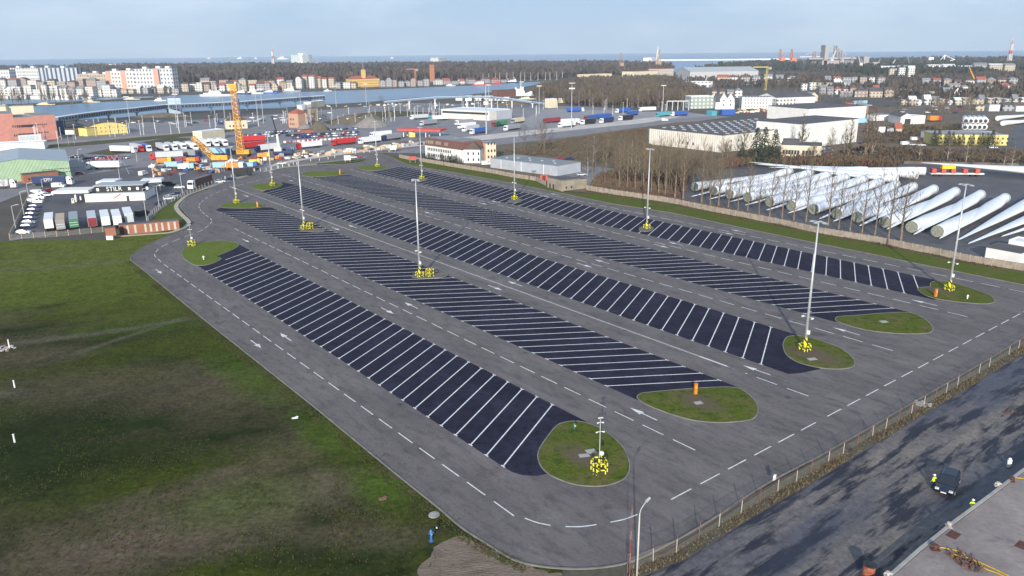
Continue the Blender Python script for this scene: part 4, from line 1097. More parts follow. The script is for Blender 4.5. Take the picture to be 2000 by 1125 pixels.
def wallmat(name, col, rib=0.0, col2=None, rough=0.8):
    m = mat(name, col, rough, col2 or tuple(c * .86 for c in col), 0.25, 6)
    if rib and not m.get('rib'):
        m['rib'] = 1
        t = m.node_tree; b = t.nodes['Principled BSDF']
        w = t.nodes.new('ShaderNodeTexWave'); w.bands_direction = 'X'; w.inputs['Scale'].default_value = rib
        co = t.nodes.new('ShaderNodeTexCoord'); t.links.new(co.outputs['Object'], w.inputs[0])
        bp = t.nodes.new('ShaderNodeBump'); bp.inputs['Distance'].default_value = 0.15; t.links.new(w.outputs['Fac'], bp.inputs['Height']); t.links.new(bp.outputs[0], b.inputs['Normal'])
    return m
w_white = wallmat('white_render', (0.74, 0.73, 0.70)); w_cream = wallmat('cream_render', (0.68, 0.60, 0.44)); w_pink = wallmat('salmon_cladding', (0.60, 0.26, 0.20), 0.5, (0.50, 0.22, 0.18))
w_yel = wallmat('yellow_cladding', (0.74, 0.60, 0.20)); w_green = wallmat('pale_green_cladding', (0.40, 0.55, 0.36), 0.6, (0.33, 0.47, 0.31)); w_grey = wallmat('grey_cladding', (0.42, 0.45, 0.50), 0.5)
w_brick = wallmat('brick', (0.36, 0.15, 0.085), 0, (0.28, 0.11, 0.065)); w_brown = wallmat('brown_boards', (0.17, 0.075, 0.06), 0.6); w_stone = wallmat('old_plaster', (0.33, 0.28, 0.22), 0, (0.22, 0.19, 0.15))
w_peach = wallmat('peach_render', (0.72, 0.55, 0.40)); w_red = wallmat('red_steel', (0.50, 0.09, 0.07)); w_steel = wallmat('silver_cladding', (0.62, 0.64, 0.66), 0.4)
w_warm = wallmat('warm_white_wall', (0.72, 0.68, 0.60), 0.2, (0.62, 0.57, 0.50))
r_grey = mat('grey_roof', (0.22, 0.235, 0.25), 0.7, (0.17, 0.18, 0.19), .15, stretch=(1, .2, 1)); r_dark = mat('dark_roof', (0.06, 0.058, 0.065), 0.8, (0.09, 0.085, 0.09), .1)
r_lgrey = mat('sheet_metal_roof', (0.36, 0.40, 0.42), 0.5, (0.29, 0.33, 0.35), .3, stretch=(.15, 2, 1)); r_red = mat('red_tile_roof', (0.36, 0.10, 0.06), 0.85, (0.26, 0.08, 0.055), .5)
r_brown = mat('brown_tile_roof', (0.12, 0.08, 0.065), 0.85, (0.09, 0.06, 0.05), .5); r_white = mat('white_roof', (0.72, 0.73, 0.74), 0.6, (0.6, 0.62, 0.64), .1)
def rows(face, x0, x1, n, zs, w=1.1, h=1.4):
    return [(face, x0, x1, n, z, w, h) for z in zs]

# salmon office block, three wings
t, w_, d_, h_ = building('office_block', 'salmon pink ribbed office wing cut by the left edge', 'office', (-95, 285), (35, 277), 26, 227, w_pink, r_grey, win=rows('f', 34, 46, 10, (3.5, 9.2), .7, 1.4), group='salmon pink office wings')
t, w_, d_, h_ = building('office_block', 'middle salmon pink office wing with two bands of square windows', 'office', (35, 277), (71, 274.5), 27, 230, w_pink, r_grey, win=rows('f', 1, 12, 10, (3.6, 9.0), .7, 1.5), group='salmon pink office wings')
t, w_, d_, h_ = building('office_block', 'salmon pink office wing with few windows, next to the yellow arched hall', 'office', (71, 274.5), (115, 271.5), 28, 226, w_pink, r_grey, win=rows('f', 1, 8, 6, (4.6, 9.8), .7, .7), group='salmon pink office wings')
building('penthouse', 'yellowish plant room on the pink office roof, left part', 'plant room', (-12, 248), (18, 247), 10, 224, w_cream, r_grey, h=15.5); 
building('penthouse', 'yellowish plant room on the pink office roof, behind the middle wing', 'plant room', (28, 247), (72, 245), 10, 222, w_cream, r_grey, h=15.5)
building('entrance_canopy', 'dark entrance porch with a white roof in front of the pink offices', 'porch', (40, 281), (84, 278), 6, 267, w_steel, r_white)
# yellow arched hall
t, w_, d_, h_ = building('arched_hall', 'yellow hall with a curved roof and two rows of small windows', 'hall', (173, 265), (250, 259.5), 36, 248.5, w_yel, r_dark, 'arch', rh=2.6, win=rows('f', 1.5, 27, 9, (1.6, 4.3), .5, .8))
building('blue_annex', 'low dark blue annex between the pink offices and the yellow hall', 'annex', (116, 263), (131, 261), 18, 238, wallmat('navy_cladding', (0.04, 0.07, 0.16)), r_dark)
building('yellow_annex', 'dull yellow shed left of the arched hall under a dark blue roof', 'annex', (130, 264), (171, 266), 20, 249, w_yel, wallmat('navy_roof', (0.03, 0.045, 0.08)))
# pale green hall
t, w_, d_, h_ = building('green_hall', 'pale green sheet metal hall with a wide shallow grey roof', 'hall', (-60, 362), (140, 346.5), 50, 327, w_green, r_lgrey, 'gy', rh=2.2, win=rows('f', 28, 44, 14, (2.6, 4.2), .8, .35))
building('brick_annex', 'low brick annex against the green hall behind the lorry with white letters', 'annex', (48, 358), (116, 350.5), 4, 342, w_brick, r_rust if 0 else r_dark, win=rows('f', 1, 12, 5, (1.1,), .7, .9))
building('roof_strip_building', 'long flat white roofed building behind the green hall', 'warehouse', (-40, 297), (88, 291), 12, 284, w_white, r_white)
# filling station
t, w_, d_, h_ = building('station_shop', 'white filling station shop with dark upper band of white letters', 'shop', (167, 395), (284, 391), 14, 380, w_white, r_lgrey, win=())
MB().box(15.5, -0.04, 0, .9, .1, 2.0).build('door', m_dark, t)
A, rz, W0 = blk_frame((167, 395), (284, 391))
mb = MB(); mb.box(W0 / 2 + 1, 6, h_, W0 * .82, 7, 2.6); up = mb.build('upper_storey', wallmat('charcoal_cladding', (0.03, 0.03, 0.035)), t)
mb = MB(); mb.box(W0 / 2 + 1, 6.8, h_ + 2.6, W0 * .84, 9.4, .35); mb.build('upper_roof', r_lgrey, t)
tm = text_mesh('STILR', 2.4, 'lettering', .03); tm.materials.append(m_white); o = inst('lettering', tm, t); o.location = (W0 * .47, 2.4, h_ + 1.4); o.rotation_euler = (PI / 2, 0, 0)
for x in (2.5, 14, 17, 20.5):
    MB().box(x + W0 * .08, 2.42, h_ + .8, .9, .06, 1.1).build('poster', m_white, t)
mb = MB(); mb.add([(10.2, -.06, 1.2), (13, -.06, 2.9), (13.2, -.06, 2.6), (10.4, -.06, .9)], [(0, 3, 2, 1)]); mb.build('swoosh', w_red, t)
def canopy(label, a, b, dep, top, cols, roof=w_white, name='fuel_canopy', th=.9, cm=None):
    A, rz, W_ = blk_frame(a, b); h = hgt(a, top); t = thing(name, label, 'canopy', A, rz)
    mb = MB(); mb.box(W_ / 2, dep / 2, h - th, W_, dep, th); mb.box(W_ / 2, dep / 2, h, W_ - .6, dep - .6, .12); mb.build('canopy_roof', roof, t)
    for x, y in cols:
        MB().box(W_ * x, dep * y, 0, .55, .55, h - th).build('column', cm or roof, t)
    return t
canopy('white canopy over the fuel pumps left of the station shop', (104, 398), (176, 396), 9, 374, [(.55, .3), (.55, .75)])
canopy('white flat canopy behind the station shop roof, at its right', (276, 376), (318, 374), 7, 353, [(.3, .3), (.8, .6)])
canopy('white flat canopy behind the station shop roof, at its left', (190, 376), (228, 375), 8, 355, [(.2, .5), (.7, .5)])
for px, py, lab in ((143.5, 397, 'white fuel pump under the canopy, nearer one'), (149, 391, 'grey fuel pump under the canopy, farther one')):
    t = thing('fuel_pump', lab, 'fuel pump', G(px, py), .1); MB().box(0, 0, .15, .9, .6, 1.7).build('body', m_white, t); MB().box(0, -.31, 1.1, .6, .03, .5).build('display', m_dark, t); MB().box(0, 0, 0, 1.3, .9, .15).build('base', m_conc, t)
# brick garage row
t, w_, d_, h_ = building('garage_row', 'long low brick garage row with pale doors beside the bend', 'garage', (234, 458), (351, 448), 3.2, 440, w_brick, r_dark, parapet=.12)
for k in (1.6, 3.0, 4.9, 5.9, 7.0, 8.1, 9.3, 10.5):
    x = w_ * k / 11.3
    MB().box(x, -.03, .1, .62, .08, h_ - .4).build('pale_door', wallmat('pale_panel', (0.52, 0.48, 0.40)), t)
MB().box(.75, -.03, 0, 1.2, .08, h_ - .2).build('dark_gate', m_rust, t)
t, w_, d_, h_ = building('kiosk', 'small brick kiosk with dark roof left of the garage row', 'kiosk', (208, 467), (228, 465), 2.2, 446, w_brick, r_dark, parapet=.1)
t = thing('white_cabinet', 'small white cabinet in front of the brick kiosk', 'cabinet', G(215.5, 468), .1); MB().box(0, 0, 0, 1.9, .8, 1.2).build('box', m_white, t); MB().box(0, 0, 1.2, 2.0, .9, .08).build('lid', m_galv, t)
# cream house with brown hip roof, villa with red roof and its tower
building('cream_house', 'cream house with a brown hipped roof behind the yellow crane boom', 'house', (444, 252.5), (484, 250.5), 12, 236, w_cream, r_brown, 'hip', rh=4.5, win=rows('f', 1, 13, 5, (1.5,), .9, 1.4))
building('brick_villa', 'tall ruined brick villa with a red tiled hip roof', 'house', (565, 249), (584, 250), 10, 221, wallmat('pink_brick', (0.47, 0.29, 0.20)), r_red, 'hip', rh=3.2, win=rows('f', 1, 6, 3, (2, 5.5), .8, 1.4))
building('brick_villa_wing', 'lower wing of the brick villa with a sloping red roof', 'house', (584, 247), (600, 244), 9, 229, w_brick, r_red, 'gx', rh=3.0)
building('stone_tower', 'square grey stone tower right of the red roofed villa', 'tower', (610, 239), (621, 238), 5, 212, w_stone, r_dark, win=rows('f', 1, 4, 2, (6,), .7, 1.3))
building('brick_hut', 'small brick hut with a white door among parked cars', 'hut', (592, 264), (612, 262.5), 4, 254.5, w_brick, r_dark)
building('cream_shed', 'cream flat shed next to the parked lorries left of the crane', 'shed', (396, 276), (440, 270), 8, 258, w_cream, r_white)
building('quay_shed', 'long cream shed at the right end of the blue walkway', 'shed', (608, 211), (634, 207), 8, 200, w_cream, r_white)
building('quay_shed', 'low white shed left of the cream shed under the blue walkway', 'shed', (590, 214), (608, 212), 6, 206, w_white, r_white)
building('white_kiosk', 'white flat kiosk behind the heaps of soil', 'kiosk', (679, 241), (704, 239), 5, 232, w_white, r_white)
# long white terminal hall
t, w_, d_, h_ = building('terminal_hall', 'long cream terminal hall with a white roof and dark window band', 'warehouse', (862, 230.5), (956, 235.5), 30, 214, w_warm, r_white, win=())
MB().box(w_ * .5, -.04, h_ * .62, w_ * .94, .1, h_ * .25).build('window_band', m_win, t)
building('terminal_annex', 'grey and beige annex at the right end of the terminal hall', 'warehouse', (956, 235), (1000, 231), 14, 219, w_grey, r_lgrey)
canopy('big red canopy roof over the checkpoint left of the white and brown house', (776, 268), (860, 270), 12, 252, [(.1, .3), (.1, .8), (.62, .3), (.62, .8), (.95, .3)], w_red, 'checkpoint_canopy', 1.2, m_white)
building('checkpoint_booth', 'small yellow booth under the red canopy roof', 'booth', (800, 268), (811, 267.5), 3, 259, w_yel, r_white)
# white villa with brown upper storey
t, w_, d_, h_ = building('villa', 'long white villa with a brown boarded upper storey behind the concrete fence', 'house', (831, 306.5), (904, 318), 14, 283, w_white, r_dark, parapet=0,
                         win=rows('f', 2, w_ if 0 else 23, 14, (.9, 3.8), .75, 1.5) + rows('r', 3, 11, 2, (3.5,), .9, 1.5))
mb = MB(); mb.add([(-.3, -.3, h_), (w_ + .3, -.3, h_), (w_ + .3, d_ + .3, h_), (-.3, d_ + .3, h_), (.9, .9, h_ + 4), (w_ - .9, .9, h_ + 4), (w_ - .9, d_ - .9, h_ + 4), (.9, d_ - .9, h_ + 4)],
             [(0, 1, 5, 4), (1, 2, 6, 5), (2, 3, 7, 6), (3, 0, 4, 7)]); br = mb.build('mansard', w_brown, t)
mb = MB(); mb.box(w_ / 2, d_ / 2, h_ + 3.9, w_ - 1.9, d_ - 1.9, .2); mb.box(w_ * .6, d_ / 2, h_ + 4.1, 3, 2, 1); mb.build('flat_roof', r_grey, t)
for x in (2, 3.6, 5.2, 6.8, 10.5, 12.1, 13.7, 18, 19.6):
    MB().box(x, .08, h_ + 1.0, .9, .7, 1.7).build('dormer', w_stone, br)
building('villa_tower', 'white house tower with peach top floor right of the villa', 'house', (949, 315), (969, 314), 8, 281, w_peach, r_grey, win=rows('f', .6, 5.6, 3, (1.5, 4.6, 8.2), .8, 1.3))
building('villa_wing', 'white side wing with a brown roof between the villa and its tower', 'house', (906, 318), (938, 318.5), 9, 292, w_white, r_brown, 'hip', rh=3.5, win=rows('f', 1, 9, 3, (1, 4), .8, 1.4))
# grey low warehouse
t, w_, d_, h_ = building('grey_warehouse', 'long light grey sheet metal warehouse behind the concrete fence', 'warehouse', (958, 327), (1088, 344), 17, 309, w_grey, r_grey, parapet=.15)
for k in (.17, .48, .81):
    MB().box(w_ * k, -.04, 0, .25, .1, h_).build('downpipe', m_white, t)
for k in range(7):
    MB().box(w_ * (.15 + .12 * k), d_ * (.3 + .15 * (k % 3)), h_ + .1, .8, .8, .5).build('roof_vent', m_galv, t)
t, w_, d_, h_ = building('substation', 'old rendered substation with dark flat roof set into the fence line', 'hut', (1069, 366), (1097, 373), 9, 346, w_stone, r_dark, parapet=.1)
for x, z in ((2.0, .0), (4.4, 0)):
    MB().box(x, -.03, z, .9, .08, 1.9).build('door', m_dark, t)
building('substation', 'low right part of the old substation, with pale notices', 'hut', (1097, 373), (1146, 367.5), 6, 354, w_stone, r_dark, parapet=.1, win=rows('f', 1, 6, 2, (.7,), .7, .9))
t = thing('red_container', 'red container between the grey warehouse and the substation', 'container', G(1063, 352), -.15); MB().box(0, 0, 0, 3.4, 2.4, 2.3).build('box', w_red, t); MB().box(0, -1.22, .1, 1.4, .05, 2).build('door', m_rust, t)
# big warehouse with rooflights
A = G(1267, 281); B = G(1410, 297)
t, w_, d_, h_ = building('big_warehouse', 'huge white warehouse with dark roof and rows of rooflights behind bare trees', 'warehouse', (1267, 281), (1410, 298), 105, 251, w_warm, r_dark, parapet=.5,
                         win=rows('f', 24, 36, 3, (2.2,), .9, 1.5) + rows('r', 4, 30, 4, (1.5, 5), .8, 1.4))
mm = MB(); mm.box(0, 0, 0, 2.3, .8, .4); sl = mm.mesh('rooflight', wallmat('rooflight_plastic', (0.45, 0.47, 0.52)))
for i in range(7):
    for j in range(13):
        o = bpy.data.objects.new('rooflight', sl); C.objects.link(o); o.parent = t; o.location = (w_ * (i + .5) / 7, 5 + 96 * (j + .5) / 13, h_ + .1)
building('white_hall', 'tall white windowless hall, the nearer one, right of the huge warehouse', 'hall', (1560, 291), (1672, 277), 30, 243, w_white, r_dark, group='tall white windowless halls')
building('white_hall', 'tall white windowless hall, the farther one, with a blue lorry behind', 'hall', (1577, 246), (1689, 238), 40, 213, w_white, r_dark, group='tall white windowless halls')
t, w_, d_, h_ = building('factory_office', 'pale factory office with long window bands behind the turbine blades', 'office', (1523, 314), (1602, 317), 14, 283, w_cream, r_dark, win=rows('f', .8, 9, 6, (3.4,), 1.1, 2.1) + rows('f', 10, 16, 4, (3.4,), 1.1, 2.1) + rows('f', 2, 16, 8, (.8,), 1.5, .6))
MB().box(4.5, 5, h_, 8, 7, 2.5).build('attic', r_dark, t)
# yellow building
t, w_, d_, h_ = building('yellow_depot', 'long yellow depot with conifers in front and a pale roof', 'depot', (1820, 283), (1966, 284), 14, 263, w_yel, r_grey, win=rows('f', 3, 44, 16, (.9, 3.3), 1.0, 1.0))
building('grey_shed', 'low grey shed behind the yellow depot', 'shed', (1812, 270), (1935, 268), 8, 259, w_steel, r_grey)
t, w_, d_, h_ = building('white_workshop', 'white gabled workshop with a dark gate', 'workshop', (1758, 243), (1781, 243), 24, 228, w_white, r_dark, 'gy', rh=2.4); MB().box(w_ * .6, -.04, 0, 4.2, .1, 4).build('gate', m_dark, t)
building('white_workshop', 'low white workshop annex right of the gabled workshop', 'workshop', (1782, 243), (1806, 241), 14, 228, w_white, r_white)
building('white_shed', 'small white shed left of the gabled workshop', 'shed', (1705, 236), (1737, 235), 8, 225, w_white, r_grey)
building('cream_shed', 'small cream shed between the white shed and the workshop', 'shed', (1740, 233), (1753, 233), 6, 226, w_cream, r_grey)
building('site_cabin', 'white gabled site cabin at the right edge by the concrete fence', 'hut', (1923, 504), (1990, 517), 7, 483, w_white, r_dark, win=())
building('site_cabin', 'second white site cabin, higher, cut by the right edge', 'hut', (1966, 494), (2040, 507), 6, 470, w_white, r_white)

# ---------------------------------------------------------------- fences
def panel_fence(name, label, px, h, step, m, mp_, th=.12, pw=.16, cap=None):
    line = gp(px); ds = dist_along(line); t = thing(name, label, 'fence', line[0]); o0 = line[0]
    n = int(ds[-1] / step); mb = MB(); pts = [at_dist(line, ds, i * step) - o0 for i in range(n + 1)]
    stuffp = None
    for i, (a, b) in enumerate(zip(pts, pts[1:])):
        d = (b - a); c = (a + b) / 2; mb.box(c.x, c.y, -.1, d.length - pw, th, h + .1 - random.random() * .06, math.atan2(d.y, d.x))
    o = mb.build('panels', m, t); 
    pm = MB(); pm.box(0, 0, -.1, pw, pw * 1.2, h + .22); me = pm.mesh('post', mp_)
    for k, p in enumerate(pts[:100]):
        q = bpy.data.objects.new('post', me); C.objects.link(q); q.parent = t; q.location = p
    if len(pts) > 100:
        mb = MB()
        for p in pts[100:]:
            mb.box(p.x, p.y, -.1, pw, pw * 1.2, h + .22)
        tag(mb.build('post_run', mp_, t), kind='stuff')
    return t
m_fc = mat('fence_concrete', (0.34, 0.28, 0.225), 0.95, (0.22, 0.18, 0.145), 0.7, 8); m_fp = mat('fence_post_concrete', (0.42, 0.36, 0.30), 0.95)
panel_fence('concrete_fence', 'long stained concrete panel fence behind the grass verge, from substation to right edge', [(1146, 371), (1200, 380), (1300, 394.5), (1400, 415), (1500, 434), (1600, 455.5), (1700, 472), (1800, 492), (1900, 513), (2000, 529), (2150, 558)], 1.9, 2.6, m_fc, m_fp)
panel_fence('concrete_fence', 'concrete panel fence in front of the white villa and the grey warehouse', [(780, 308), (800, 312), (850, 320), (900, 328.5), (960, 338), (1000, 346), (1046, 353), (1069, 364)], 1.8, 2.6, m_fc, m_fp)
panel_fence('yard_fence', 'pale fence along the bottom of the filling station yard', [(20, 468), (60, 465), (120, 461), (200, 453), (232, 450)], 1.7, 3.2, m_chain, m_fp, .03)
panel_fence('yard_fence', 'long pale fence running up the left side of the filling station yard', [(20, 466), (34, 437), (48, 408), (62, 378)], 1.6, 3.0, m_fp, m_fp, .06)
panel_fence('yard_fence', 'fence curving along the grass between the yard and the bend', [(290, 432), (298, 419), (315, 405), (340, 392), (370, 379), (400, 366), (440, 352)], 1.6, 3.0, m_chain, m_postc, .03)
panel_fence('steel_barrier', 'white barrier fence along the far kerb beside the lorry park', [(440, 349), (500, 336), (560, 324), (590, 318)], 1.1, 4.0, m_chain, m_white, .03)
mb = MB(); sweep(mb, gp([(1146, 372), (1200, 381), (1300, 395.5), (1400, 416), (1500, 435), (1600, 456.5), (1700, 473), (1800, 493), (1900, 514), (2000, 530), (2150, 559)]), 1.6, -0.02, 0.012, off=-.9)
struct('fence_foot', mb, grain(mat('reddish_litter', (0.10, 0.055, 0.035), 1, (0.075, 0.07, 0.025), .25, 10), 1.5, .6, 1.4))
tufts('dry_weeds', gp([(1146, 373), (1200, 382), (1300, 396.5), (1400, 417), (1500, 436), (1600, 457.5), (1700, 474), (1800, 494), (1900, 515), (2000, 531), (2150, 560)]), 2.4, 2600, .1, .45, [m_dry2, m_dry2, m_grn], 'low reddish weeds along the near foot of the concrete fence', seed=9)
# small white posts along the exit road
pm = MB(); pm.tube((0, 0, 0), (0, 0, 1.3), .13, n=6); me = pm.mesh('bollard', m_white)
for px, py in [(531, 332), (544, 329), (552, 326), (565, 325), (580, 322), (607, 315), (624, 314), (641, 311), (654, 308), (694, 301), (711, 299), (722, 298), (733, 296), (745, 294), (760, 297)]:
    o = bpy.data.objects.new('bollard', me); C.objects.link(o); o.location = G(px, py); tag(o, 'short white bollard along the exit road beyond the far kerb', 'bollard', 'white bollards along the exit road')
def board(px, py, w, h, z, m, label, name='sign_board'):
    t = thing(name, label, 'sign', G(px, py), .1); MB().box(0, 0, z, w, .12, h).build('panel', m, t)
    for x in (-w * .35, w * .35):
        MB().tube((x, .1, 0), (x, .1, z + h * .6), .09, n=6).build('post', m_galv, t)
board(679, 317, 3.4, 2.4, 1.1, m_white, 'white board on the far grass verge by the exit road')
board(768, 297, 3.6, 2.2, 1.4, m_white, 'white and yellow board where the exit road leaves'); board(806, 318, 3.8, 1.6, 1.6, w_red, 'red board on a post on the grass before the villa')
board(140, 283, 5.0, 2.6, 6.5, m_white, 'white billboard on a pole in front of the pink offices')
board(436, 336, 1.4, 1.2, 2.2, MATS['ochre_paint'], 'small yellow sign on a post near the dark tractor unit')
# street lamps ----------------------------------------------------
def lamp_post(px, py, top, label, arm=1.6, ang=0.3, r=.14, group='slim street lamps'):
    h = hgt((px, py), top); t = thing('street_lamp', label, 'street lamp', G(px, py), ang, group)
    MB().tube((0, 0, 0), (0, 0, h), r, r * .6, n=6).build('pole', m_galv, t)
    if arm:
        mb = MB(); mb.tube((0, 0, h - .1), (arm, 0, h + .3), r * .5, n=5); mb.build('arm', m_galv, t)
        MB().box(arm, 0, h + .22, 1.0, .35, .14).build('lamp_head', m_galv, t)
LP = [(32, 452, 401, 'leftmost street lamp, at the foot of the filling yard fence'), (48, 424, 374, 'second street lamp beside the fence left of the filling yard'), (59, 399, 358, 'third street lamp up the filling yard fence line'),
      (287, 432, 368, 'street lamp behind the brick garage row'), (311, 404, 362, 'street lamp at the curving fence right of the station shop'), (322, 400, 382, 'short lamp next to the street lamp at the curving fence'), (357, 381, 340, 'street lamp before the brown trailer'),
      (234, 349, 318, 'street lamp by the white lorry crossing the yard'), (142, 345, 305, 'street lamp at the right corner of the green hall'), (158, 336, 292, 'tall lamp right of the green hall, nearer'), (119, 310, 268, 'tall lamp behind the green hall'), (268, 316, 284, 'lamp in the lorry park before the row of cabs'),
      (83, 366, 350, 'lamp behind the lorry with white letters')]
for p in LP:
    lamp_post(*p)
for i, (px, py, tp) in enumerate([(254, 241, 189), (349, 243, 184), (439, 230, 186), (505, 246, 176), (515, 241, 174), (588, 215, 168), (657, 209, 168), (716, 205, 164), (955, 211, 166), (1019, 209, 160), (1053, 222, 168), (1294, 217, 167)]):
    h = hgt((px, py), tp); t = thing('flood_mast', ['flood light mast behind the yellow arched hall', 'flood light mast left of the yellow crane, behind the walkway', 'flood light mast just left of the yellow crane top', 'left one of the two close masts right of the yellow crane', 'right one of the two close masts right of the yellow crane',
                                    'flood light mast before the river left of the cream shed', 'flood light mast on the quay right of the cream shed', 'flood light mast on the quay near the start of the curved walkway', 'flood light mast in front of the curved walkway, right of the terminal hall', 'flood light mast before the white ship',
                                    'flood light mast where the curved walkway comes down', 'flood light mast beyond the blue lorries, by the brown wood'][i], 'light mast', G(px, py), 0, 'flood light masts of the ferry terminal')
    MB().tube((0, 0, 0), (0, 0, h), .32, .16, n=6).build('pole', m_galv, t); mb = MB(); mb.box(0, 0, h - .2, 4.5, .5, .5); mb.build('lamp_bar', m_white, t)
t = thing('radio_mast', 'tall slim lattice-grey mast behind the villa with two crossbars', 'mast', G(950, 262)); h = hgt((950, 262), 165)
MB().tube((0, 0, 0), (0, 0, h), .55, .3, n=8).build('pole', m_galv, t); mb = MB(); mb.box(0, 0, h * .6, 3, .5, 2); mb.build('antenna_panel', m_white, t)
t = thing('radio_mast', 'tall grey mast with crossbars at the edge of the lorry lines, before the brown wood', 'mast', G(1116, 252)); h = hgt((1116, 252), 162)
MB().tube((0, 0, 0), (0, 0, h), .4, .2, n=8).build('pole', m_galv, t); mb = MB(); mb.box(0, 0, h * .87, 4, .4, .8); mb.build('crossbar', m_white, t); mb = MB(); mb.box(0, 0, h - .3, 4.5, .4, .4); mb.build('crossbar', m_galv, t)
rnd = random.Random(11)
pm = MB(); pm.tube((0, 0, 0), (0, 0, 9), .16, .1, n=5); pm.box(0, 0, 8.8, 1.4, .3, .18); me_post = pm.mesh('lane_post', m_white)
def post(px, py, s):
    o = bpy.data.objects.new('lane_post', me_post); C.objects.link(o); o.location = G(px, py); o.scale = (1, 1, s); o.rotation_euler = (0, 0, rnd.random() * 3)
    tag(o, 'thin white post among the many posts of the ferry terminal lanes', 'post', 'thin white posts of the ferry terminal lanes')
for i in range(48):
    x = rnd.uniform(40, 460); post(x, 272 - x * .07 + rnd.uniform(-6, 14) + (8 if x < 120 else 0), rnd.uniform(.8, 1.3))
for i in range(84):
    x = rnd.uniform(490, 1000); post(x, 247 - (x - 490) * .055 + rnd.uniform(-14, 10), rnd.uniform(.6, 1.15))
for i in range(14):
    x = rnd.uniform(1000, 1300); post(x, 215 + rnd.uniform(-2, 18), rnd.uniform(.8, 1.1))

# ---------------------------------------------------------------- vehicles
PAINT = {}
def paint(n, c):
    if n not in PAINT:
        PAINT[n] = mat('paint_' + n, c, .35, tuple(x * .93 for x in c), 1.2)
    return PAINT[n]
cols = dict(white=(.78, .78, .77), red=(.50, .03, .03), blue=(.03, .10, .38), navy=(.015, .03, .10), grey=(.28, .29, .31), silver=(.52, .54, .56), black=(.015, .015, .018), green=(.05, .22, .10), teal=(.08, .34, .40), orange=(.75, .25, .03), yellow=(.75, .52, .04), maroon=(.25, .04, .05), brown=(.09, .04, .035), tan=(.48, .32, .18), sky=(.30, .50, .62), cream=(.66, .58, .42))
def P_(n):
    return paint(n, cols[n])
def truck_parts():
    cab = MB()
    cab.add([(0, -1.25, .5), (0, 1.25, .5), (-2.2, 1.25, .5), (-2.2, -1.25, .5), (0, -1.25, 2.0), (0, 1.25, 2.0), (-.35, -1.2, 3.3), (-.35, 1.2, 3.3), (-2.2, 1.2, 3.75), (-2.2, -1.2, 3.75), (-.9, -1.15, 3.7), (-.9, 1.15, 3.7), (-2.2, -1.25, 2.0), (-2.2, 1.25, 2.0)],
            [(0, 1, 5, 4), (4, 5, 7, 6), (6, 7, 11, 10), (10, 11, 8, 9), (0, 4, 12, 3), (4, 6, 10, 9, 12), (1, 2, 13, 5), (5, 13, 8, 11, 7), (3, 12, 9, 8, 13, 2), (0, 3, 2, 1)][0:10])
    cabm = cab.mesh('cab', P_('white'))
    ws = MB(); ws.add([(.03, -1.1, 2.05), (.03, 1.1, 2.05), (-.27, 1.08, 3.1), (-.27, -1.08, 3.1)], [(0, 1, 2, 3)]); ws.add([(-.35, -1.27, 2.1), (-1.1, -1.27, 2.1), (-1.1, -1.25, 2.9), (-.5, -1.25, 2.9)], [(0, 3, 2, 1)]); ws.add([(-.35, 1.27, 2.1), (-1.1, 1.27, 2.1), (-1.1, 1.25, 2.9), (-.5, 1.25, 2.9)], [(0, 1, 2, 3)])
    wsm = ws.mesh('cab_windows', m_glass)
    tr_ = MB(); tr_.box(-2.75 - 6.8, 0, 1.15, 13.6, 2.55, 2.85); trm = tr_.mesh('trailer', P_('white'))
    ch = MB(); ch.box(-8.2, 0, .75, 15.6, .9, .35)
    for x in (-1.3, -4.9, -12.2, -13.5, -14.8):
        for y in (-1.0, 1.0):
            ch.tube((x, y - .2, .5), (x, y + .2, .5), .5, n=8)
    ch.box(-9.5, 1.2, .45, 4, .06, .6); ch.box(-9.5, -1.2, .45, 4, .06, .6)
    chm = ch.mesh('running_gear', m_tyre)
    return cabm, wsm, trm, chm
TP = truck_parts()
def truck(front, back, cab, trailer, label, group='lorries in the terminal', letters=None, lcol=None):
    a, b = G(*front), G(*back); d = a - b; rz = math.atan2(d.y, d.x)
    t = thing('lorry', label, 'lorry', a, rz, group)
    o = inst('cab', TP[0], t); setmat(o, P_(cab)); w = inst('cab_windows', TP[1], o)
    o2 = inst('trailer', TP[2], t); setmat(o2, P_(trailer)); inst('running_gear', TP[3], t)
    if letters:
        tm = text_mesh(letters, 2.0, 'lettering', .01); tm.materials.append(lcol or m_white); q = inst('lettering', tm, o2)
        side = -1 if math.sin(rz + PI / 2) > 0 else 1
        q.location = (-9.6, side * 1.3, 2.6); q.rotation_euler = (PI / 2, 0, 0 if side < 0 else PI)
    return t
